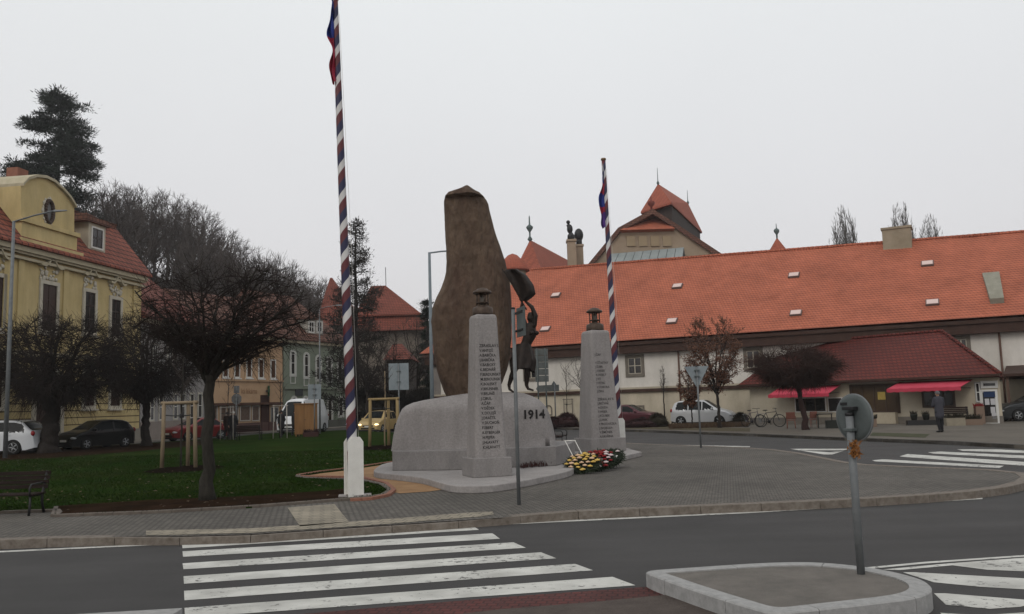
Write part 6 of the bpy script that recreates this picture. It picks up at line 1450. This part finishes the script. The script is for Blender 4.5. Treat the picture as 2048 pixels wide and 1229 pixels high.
    for g in (-1, 1):
        mb = MB(); mb.ball((L/2-.17, g*hw*.73, zf_*.86), 1, 12, 8, (.20,.17,.085)); h_ = mb.build('headlight', head or headm, o)
        mb = MB(); zr_ = interp(prof, .10); mb.ball((-L/2+.10, g*hw*.80, min(zr_, belt)*.97), 1, 12, 8, (.11,.10,.13)); mb.build('tail_light', tail, o)
        mb = MB(); mb.ball((ws[1]-L/2-.28, g*(hw+.06), belt+.06), 1, 10, 7, (.07,.11,.075)); mb.build('wing_mirror', paint, o)
        mb = MB()
        for p in pillars: mb.box(p-L/2-.30, p-L/2-.14, g*(hw+.002) if g > 0 else -(hw+.02), g*(hw+.02) if g > 0 else -(hw+.002), belt-.13, belt-.10)
        if pillars: mb.build('door_handle', paint, o)
    mb = MB(); mb.box(L/2-.06, L/2+.012, -hw*.48, hw*.48, zf_*.66, zf_*.80); mb.box(L/2-.06, L/2+.006, -hw*.62, hw*.62, clr+.08, clr+.2); mb.build('grille', black_pl, o, bevel=.01)
    MB().box(L/2+.012, L/2+.024, -.25, .25, clr+.22, clr+.33).build('number_plate', platem, o); MB().box(-L/2-.02, -L/2-.004, -.25, .25, clr+.30, clr+.41).build('number_plate', platem, o)
    mb = MB()
    for i in range(nx):
        x = L*(i+.5)/nx
        if zbot(x) <= clr+.09: mb.box(L*i/nx-L/2, L*(i+1)/nx-L/2, -(hw*plan(x)-.045), hw*plan(x)-.045, clr-.05, clr+.06)
    mb.build('sill_trim', black_pl, o)
    if rails:
        for g in (-1,1): MB().tube([(rails[0]-L/2, g*(hw-.30), interp(prof,rails[0])+.02),(rails[0]-L/2+.15, g*(hw-.30), interp(prof,rails[0])+.09),(rails[1]-L/2, g*(hw-.30), interp(prof,rails[1])+.06)], .018, 6).build('roof_rail', galv, o)
    return o
def paint(name, c, met=.3): return M(name, c, None, rough=.28, metal=met, spec=.5)
HATCH = [(0,.42),(.03,.62),(.10,.98),(.22,1.10),(.52,1.42),(.80,1.50),(1.5,1.54),(2.1,1.50),(2.95,1.03),(3.5,.90),(3.78,.76),(3.88,.62),(3.9,.40)]
SUV = [(0,.50),(.04,.78),(.12,1.12),(.28,1.22),(.62,1.55),(1.0,1.64),(2.0,1.67),(2.8,1.60),(3.65,1.13),(4.3,1.02),(4.6,.86),(4.68,.68),(4.7,.45)]
SED = [(0,.45),(.05,.70),(.15,.94),(.55,.98),(1.15,1.36),(1.6,1.43),(2.2,1.42),(3.05,.98),(3.8,.86),(4.12,.72),(4.22,.58),(4.25,.40)]
MPV = [(0,.45),(.04,.80),(.12,1.10),(.30,1.46),(.6,1.58),(1.6,1.64),(2.3,1.58),(3.1,1.06),(3.7,.88),(3.95,.74),(4.03,.58),(4.05,.40)]
car('black small hatchback parked nose to the left in front of the yellow house', C(192,47.0,0), R(243), 3.9, 1.7, HATCH, .98, (.72,3.12), .31, (.42,2.72), (2.08,2.95,.85), (.12,.60), paint('black_paint', (.008,.009,.010)), (1.45,), rails=False)
car('white car with roof rails at the left edge, its rear near the thick tree trunk', C(-10,42.6,0), R(180), 4.7, 1.85, SUV, 1.08, (.95,3.7), .36, (.42,3.35), (2.75,3.65,.85), (.14,.68), paint('white_car_paint', (.56,.58,.60), 0), (1.35,2.35), rails=(.7,2.7))
car('red car parked nose to the left in front of the grey house', C(392,56,0), R(236), 4.25, 1.7, SED, .93, (.8,3.3), .31, (.7,2.75), (2.15,3.05,.8), (.5,1.2), paint('dark_red_paint', (.17,.014,.016)), (1.75,))
car('silver-white people carrier parked side-on against the cream wall', C(1408,56.3,0), R(-27), 4.05, 1.72, MPV, 1.0, (.72,3.25), .31, (.35,2.95), (2.25,3.1,.75), (.10,.4), paint('silver_paint', (.48,.49,.50), .2), (1.25,2.15))
car('maroon car parked behind the farther striped pole and the dark shrubs', C(1262,58.5,0), R(-30), 4.2, 1.7, SED, .93, (.8,3.3), .31, (.7,2.75), (2.15,3.05,.8), (.5,1.2), paint('maroon_paint', (.075,.018,.025)), (1.75,))
car('dark car standing under the shelter at the right edge behind the shop corner', C(2072,47,0), R(176), 4.4, 1.75, HATCH[:-4]+[(3.9,.90),(4.2,.78),(4.36,.62),(4.4,.40)], .98, (.8,3.5), .32, (.42,2.72), (2.08,2.95,.85), (.12,.60), paint('dark_grey_paint', (.03,.033,.035)), (1.45,))
warm = lamp_emit('warm_headlamp', (1,.72,.32), 2.2)
car('yellow-lit car driving towards the square with its warm headlights on, seen between the sapling stakes', C(757,66,RZ), R(-90-14), 4.05, 1.78, MPV, 1.0, (.72,3.25), .31, (.35,2.95), (2.25,3.1,.75), (.10,.4), paint('yellow_lit_paint', (.42,.30,.13), .1), (1.25,2.15), head=warm, name='moving_car')  # yellow light on a pale silver body, put into the paint colour
car('dark car with a bluish headlamp close behind the yellow-lit car', C(735,74,RZ), R(-90-24), 4.25, 1.72, SED, .93, (.8,3.3), .31, (.7,2.75), (2.15,3.05,.8), (.5,1.2), paint('dark_blue_paint', (.012,.013,.02)), (1.75,), head=lamp_emit('bluish_headlamp', (.62,.66,1), 6), name='moving_car')
VAN = [(0,.5),(.03,1.4),(.08,2.3),(.22,2.52),(1.0,2.58),(4.2,2.58),(4.7,2.42),(5.05,2.0),(5.55,1.32),(5.9,1.15),(6.1,.9),(6.15,.5)]
car('tall white delivery van with its nose towards the square, in front of the green house', C(607,65,0), R(-98), 6.15, 1.98, VAN, 1.35, (1.2,5.05), .36, (4.2,5.25), (4.75,5.58,.6), (-1,-.9), paint('white_van_paint', (.62,.63,.64), 0), (), clr=.3, name='delivery_van', cat='van')
# ------------------------------------------------------------------ people
skinm = M('skin', (.36,.20,.14), None, rough=.6)
def person(label, loc, rz, h, coat, trousers, hair, hood=False, stride=.12, coatlen=.48, bulk=1.0, pose='walk', shoe=None):
    """faces local +y; the coat, trousers, shoes and hair are children over one continuous body"""
    o = thing('person', label, 'person', loc, rz); s = h/1.75; v = lambda x, y, z: Vector((x,y,z))*s
    pel = v(0,0,.93); ch = [[(pel,(.125*s,.10*s)), (v(0,.01,1.08), (.115*s,.09*s)), (v(0,.0,1.28), (.145*s,.10*s)), (v(0,0,1.42), (.12*s,.08*s)), (v(0,.01,1.50), .052*s)]]
    ch += head_chains(v(0,.01,1.50), v(0,.035,1.63), v(0,1,-.1), s)
    arms = []; legs = []
    for g in (-1, 1):
        sh = v(.0,.0,1.42); 
        if pose == 'front': el, wr_ = v(g*.25,.05,1.15), v(g*.10,.24,1.08)
        else: el, wr_ = v(g*.26,-.05*g,1.13), v(g*.26,.07+.03*g,.88)
        A = [(sh,(.12*s,.08*s)), (v(g*.18,0,1.42), .058*s), (el, .045*s), (wr_, .03*s)]; ch.append(A); arms.append(A)
        d = (wr_-el).normalized(); ch += hand_chains(wr_, d, Vector((0,1,0)) if pose != 'front' else Vector((0,0,1)), s, .5)
        y = g*stride; Lg = [(pel,(.125*s,.10*s)), (v(g*.095,0,.86), .09*s), (v(g*.10,y*.5+.03,.50), .06*s), (v(g*.10,y-.02,.10), .038*s), (v(g*.105,y+.02,.04), .036*s), (v(g*.12,y+.14,.03), .026*s)]; ch.append(Lg); legs.append(Lg)
    skin('body', ch, skinm, o, .010, 2)
    infl = lambda A, k, a=0, b=99: [(p, tuple(q+k*s for q in r) if isinstance(r, tuple) else r+k*s) for p, r in A[a:b]]
    # coat with sleeves, down to the thighs
    cc_ = [[(v(0,0,.93-coatlen*.5), (.19*s*bulk,.15*s*bulk)), (v(0,0,.95), (.18*s*bulk,.145*s*bulk)), (v(0,.0,1.12), (.17*s*bulk,.135*s*bulk)), (v(0,0,1.30), (.19*s*bulk,.14*s*bulk)), (v(0,0,1.42), (.15*s,.105*s)), (v(0,.0,1.49), .068*s)]]
    for A in arms: cc_.append([(v(0,0,1.42), (.15*s,.105*s))] + infl(A, .022, 1, 3) + [(A[3][0]*.0 + A[2][0].lerp(A[3][0], .88), .043*s)])
    skin('coat', cc_, coat, o, .014)
    tt = []
    for Lg in legs: tt.append([(pel, (.135*s,.11*s))] + infl(Lg, .02, 1, 3) + [(Lg[2][0].lerp(Lg[3][0], .93), .056*s)])
    skin('trousers', tt, trousers, o, .014)
    for Lg in legs: skin('shoe', [[(Lg[3][0]-v(0,.02,.03), .05*s), (Lg[4][0]+v(0,.03,0), .045*s), (Lg[5][0]+v(0,.02,.005), .034*s)]], shoe or iron, o, .012)
    hp = v(0,.03,1.66); mb = MB()
    def cap(u, w_):
        a = 2*math.pi*u; t = .06+w_*1.75; bk = .5-.5*math.sin(a); t = min(t, 1.05+.95*bk); k = .108*s
        return (hp.x+k*math.sin(t)*math.cos(a)*.95, hp.y-.008*s+k*1.08*math.sin(t)*math.sin(a), hp.z+k*1.1*math.cos(t))
    MB().grid(cap, 20, 10).build('hood' if hood else 'hair', hair, o)
    for g in (-1,1): MB().ball(tuple(v(g*.032,.112,1.645)), .011*s, 8, 6).build('eye', iron, o)
    return o
blk = M('black_coat', (.010,.010,.012), (.018,.017,.019), 6, .85); greyhair = M('grey_white_hair', (.36,.35,.33), (.48,.46,.44), 20, .9)
trs = M('dark_trousers', (.012,.012,.015), None, rough=.9)
person('person in a long black coat and white cap before the orange house', C(466,54,.03), R(15), 1.76, blk, trs, greyhair, coatlen=.62, bulk=1.2)
person('person in a dark brown coat, left of the one with the white cap', C(454,55,.03), R(-15), 1.74, M('dark_brown_coat', (.02,.011,.009), None, rough=.9), trs, M('brown_hair', (.03,.015,.01), None, rough=.9), bulk=1.0)
person('person in a black jacket walking in front of the white van', C(563,57,.03), R(60), 1.74, blk, trs, M('dark_hair', (.012,.009,.008), None, rough=.9), bulk=1.25)
person('person in a black coat beside the wooden cabinet, partly hidden by it', C(589,59.5,.0), R(-30), 1.76, blk, trs, M('dark_hair', (.012,.009,.008), None, rough=.9), bulk=1.15)
person('person in a dark grey hooded jacket standing before the shop, back to the road', G(1882,865), R(8), 1.74, M('charcoal_jacket', (.035,.035,.045), (.05,.05,.062), 6, .9), trs, M('grey_hood', (.085,.08,.085), (.12,.115,.12), 12, .9), hood=True, stride=.06, coatlen=.40, bulk=1.1, pose='front')
# ------------------------------------------------------------------ wooden cabinet on the lawn
cb = thing('wooden_cabinet', 'plain brown wooden cabinet standing on the lawn in front of the white van', 'cabinet', C(612,57,.03), R(-12)); s = 57/F
wdm = M('brown_plywood', (.19,.095,.035), (.27,.145,.06), 1.5, .8, .15, 20, stretch=(3,3,.4)); hh = P(612,808,57).z
MB().box(-21*s,21*s,-.25,.25,.12,hh-.06).build('case', wdm, cb, bevel=.01); MB().box(-22.5*s,22.5*s,-.30,.30,hh-.06,hh).build('roof_board', wdm, cb, bevel=.01)
for dx in (-.005, .0): pass
MB().box(-.006,.006,-.256,-.25,.15,hh-.1).build('door_gap', drk, cb)
for g in (-1,1):
    for y in (-.2,.2): MB().box(g*18*s-.04, g*18*s+.04, y-.04, y+.04, -.02, .12).build('leg', wdm, cb)
MB().ball((.06,-.27,hh*.5), .03, 8, 6).build('knob', iron, cb)
pb = thing('dark_planter', 'low dark planter filled with dark red plants at the foot of the wooden cabinet', 'planter', C(622,55.5,.03)); MB().prism([(-.45,0),(.45,0),(.5,.28),(-.5,.28)], -.2, .2, 'y').build('box', M('dark_red_box', (.04,.014,.012), None), pb)
mb = MB(); rg = random.Random(4)
for i in range(200): p = Vector((rg.uniform(-.45,.45), rg.uniform(-.18,.18), .26)); mb.tube([p, p+Vector((rg.uniform(-.08,.08), rg.uniform(-.08,.08), rg.uniform(.08,.25)))], [.014,.006], 3, cap=False)
mb.raw('plants', redt, pb)
# ------------------------------------------------------------------ bicycles by the shop wall
def bicycle(label, loc, rz, fm):
    o = thing('bicycle', label, 'bicycle', loc, rz)
    for x in (-.52,.52):
        w_ = MB(); n = 28; w_.tube([(x+.34*math.cos(2*math.pi*i/n), 0, .35+.34*math.sin(2*math.pi*i/n)) for i in range(n+1)], .022, 6, cap=False); wo = w_.build('wheel', tyre, o)
        mb = MB()
        for i in range(14): a = 2*math.pi*i/14; mb.tube([(x,0,.35),(x+.33*math.cos(a),0,.35+.33*math.sin(a))], .004, 3)
        mb.lathe([(.03,-.04),(.03,.04)], 8, (x,0,.35), 'y'); mb.build('spokes', galv, wo)
    mb = MB(); bb, st_t, hd, rw_, fw2 = (-.05,0,.30), (-.20,0,.80), (.36,0,.86), (-.52,0,.35), (.52,0,.35)
    for a, b in ((bb,st_t),(st_t,hd),(bb,(.38,0,.76)),(bb,rw_),(rw_,st_t),(hd,(.40,0,.70)),((.40,0,.70),fw2)): mb.tube([a,b], .018, 6)
    mb.build('frame', fm, o); MB().tube([(.36,0,.86),(.33,0,1.02),(.36,.0,1.04)], .014, 6).build('stem', galv, o)
    MB().tube([(.22,-.28,1.05),(.36,-.2,1.05),(.38,0,1.04),(.36,.2,1.05),(.22,.28,1.05)], .014, 6).build('handlebar', iron, o)
    MB().ball((-.24,0,.95), 1, 10, 6, (.15,.08,.035)).build('saddle', iron, o); MB().tube([(-.2,0,.8),(-.24,0,.94)], .013, 6).build('seat_post', galv, o)
    MB().lathe([(.09,-.012),(.09,.012)], 14, (-.05,.03,.30), 'y').build('chainring', iron, o); mb = MB().tube([(-.05,.05,.30),(.05,.06,.16)], .012, 5); mb.tube([(-.05,-.05,.30),(-.15,-.06,.44)], .012, 5); mb.box(.0,.1,.06,.14,.14,.17); mb.box(-.2,-.1,-.14,-.06,.43,.46); mb.build('pedals', iron, o)
    mb = MB(); mb.tube([(-.75,0,.74),(-.2,0,.76)], .012, 5); mb.tube([(-.7,0,.74),(-.52,.02,.36)], .01, 5); mb.build('rack', galv, o)
    return o
bicycle('grey-purple bicycle leaning by the shop wall, left of the other bicycle', C(1507,50,0), R(25), M('purple_grey_paint', (.06,.045,.07), None)); bicycle('dark bicycle seen side-on by the shop wall, its wheel towards the shop', C(1541,49,0), R(-8), M('dark_frame_paint', (.03,.03,.032), None))
# ------------------------------------------------------------------ café furniture and small things before the shop
def chair(label, px, Y, rz, mt):
    o = thing('cafe_chair', label, 'chair', C(px, Y, 0), rz)
    MB().box(-.22,.22,-.22,.22,.42,.46).build('seat', mt, o, bevel=.015)
    def bk(u, v_): return (-.23+.46*u, .20+.05*v_+.04*math.sin(math.pi*u), .50+.36*v_)
    b_ = MB().grid(bk, 8, 6).build('backrest', mt, o); b_.modifiers.new('s','SOLIDIFY').thickness = .025
    for x in (-.19,.19):
        for y in (-.19,.19): MB().tube([(x,y,.43),(x*1.12,y*1.12,0)], .016, 6).build('leg', mt, o)
    for x in (-.24,.24): MB().tube([(x,-.2,.44),(x,-.18,.63),(x,.22,.64)], .015, 6).build('armrest', mt, o)
    return o
pk = M('faded_coral_plastic', (.22,.085,.06), (.27,.11,.08), 6, .7)
chair('faded coral plastic chair left of the umbrella-headed tree trunk', 1583, 46, R(160), pk); chair('faded coral plastic chair just right of the umbrella-headed tree trunk', 1623, 46, R(200), pk)
def table(label, px, Y, w_, mt, h=.74):
    o = thing('cafe_table', label, 'table', C(px, Y, 0), R(-20)); MB().box(-w_/2,w_/2,-.35,.35,h-.04,h).build('tabletop', mt, o, bevel=.01)
    for x in (-w_/2+.06, w_/2-.06):
        for y in (-.29,.29): MB().box(x-.025,x+.025,y-.025,y+.025,0,h-.04).build('leg', mt, o)
    return o
dkm = M('dark_green_black_furniture', (.018,.020,.017), None, rough=.7)
table('dark square table between the coral chair and the round sign', 1651, 45.5, .8, dkm); 
def crate(name, label, cat, x0, x1, py0, py1, Y, mt, d=.5, fill=None):
    s = Y/F; o = thing(name, label, cat, C((x0+x1)/2, Y, 0), R(-15)); zt = P((x0+x1)/2, py0, Y).z; w_ = (x1-x0)*s/2; t = .04
    if zt < .1: zt = .3
    mb = MB(); mb.box(-w_,w_,-d/2,-d/2+t,0,zt); mb.box(-w_,w_,d/2-t,d/2,0,zt); mb.box(-w_,-w_+t,-d/2+t,d/2-t,0,zt); mb.box(w_-t,w_,-d/2+t,d/2-t,0,zt); mb.build('sides', mt, o)
    MB().box(-w_+t,w_-t,-d/2+t,d/2-t,.02,zt*.85).build('soil', soil, o)
    if fill:
        rg = random.Random(int(x0)); mb = MB()
        for i in range(160): p = Vector((rg.uniform(-w_*.9,w_*.9), rg.uniform(-d*.4,d*.4), zt*.85)); a = Vector((rg.uniform(-.12,.12), rg.uniform(-.12,.12), rg.uniform(.08,.32))); mb.tube([p, p+a*.6, p+a], [.01,.022,.006], 3, cap=False)
        mb.raw('plants', fill, o)
    return o
crate('dark_trough', 'dark low trough table beside the coral chair, left of the round sign', 'planter', 1653, 1680, 841, 855, 44.5, dkm)
crate('long_planter', 'long black planter box left of the person at the shop', 'planter', 1817, 1872, 841, 857, 45.2, iron, .6)
crate('stone_planter', 'pale stone block planter right of the person at the shop', 'planter', 1893, 1927, 836, 862, 43.2, M('pale_stone_block', (.20,.175,.13), (.25,.22,.17), 3, .9), .6, MATS['dark_olive_shrub'])
crate('low_kerb_planter', 'low cream-brown planter in front of the shop steps', 'planter', 1926, 1962, 853, 861, 43.2, M('brown_planter', (.17,.12,.09), None), .5, MATS['dark_olive_shrub'])
crate('barrel_planter', 'tall brown planter with red plants left of the shop door', 'planter', 1953, 1968, 813, 848, 44.6, M('brown_planter', (.17,.12,.09), None), .5, MATS['red_petals'])
crate('brown_pot', 'small brown planter just right of the round sign', 'planter', 1735, 1752, 838, 855, 45, M('brown_planter', (.17,.12,.09), None), .5, MATS['dark_olive_shrub'])
bn = bench('dark bench with a plank back against the shop wall, right of the person', C(1912,44.8,0), R(-22), 1.3)
for px_, nm in ((1829,'dark square lantern-like pot on the ledge, above the long black planter'),(1853,'small dark pot right of the square one above the long black planter')):
    o = thing('flower_pot', nm, 'pot', C(px_, 46.6, 0)); s_ = P(px_, 829, 46.6).z
    MB().box(-.3,.3,-.2,.2,0,s_-.34).build('ledge', MATS['shop_plinth'], o); MB().lathe([(.13,s_-.34),(.19,s_-.05),(.2,s_-.02),(.17,s_-.0)], 12).build('pot', dkm, o)
    mb = MB(); rg = random.Random(px_)
    for i in range(60): p = Vector((rg.uniform(-.14,.14), rg.uniform(-.14,.14), s_-.04)); mb.tube([p, p+Vector((rg.uniform(-.1,.1),rg.uniform(-.1,.1),rg.uniform(.1,.25)))], [.012,.005], 3, cap=False)
    mb.raw('plants', MATS['dark_olive_shrub'], o)
# ------------------------------------------------------------------ damp November air
hzm = bpy.data.materials.new('haze_air'); hzm.use_nodes = True; t = hzm.node_tree; t.nodes.clear()
mo = t.nodes.new('ShaderNodeOutputMaterial'); pv_ = t.nodes.new('ShaderNodeVolumePrincipled')
pv_.inputs['Color'].default_value = (.93,.93,.94,1); pv_.inputs['Density'].default_value = .00035; pv_.inputs['Anisotropy'].default_value = .2
t.links.new(pv_.outputs[0], mo.inputs['Volume'])
hb = MB().box(-402, 402, -152, 602, -2.6, 62).build('haze', hzm); tag(hb, 'pale damp haze over the whole square', 'haze', None, 'stuff')
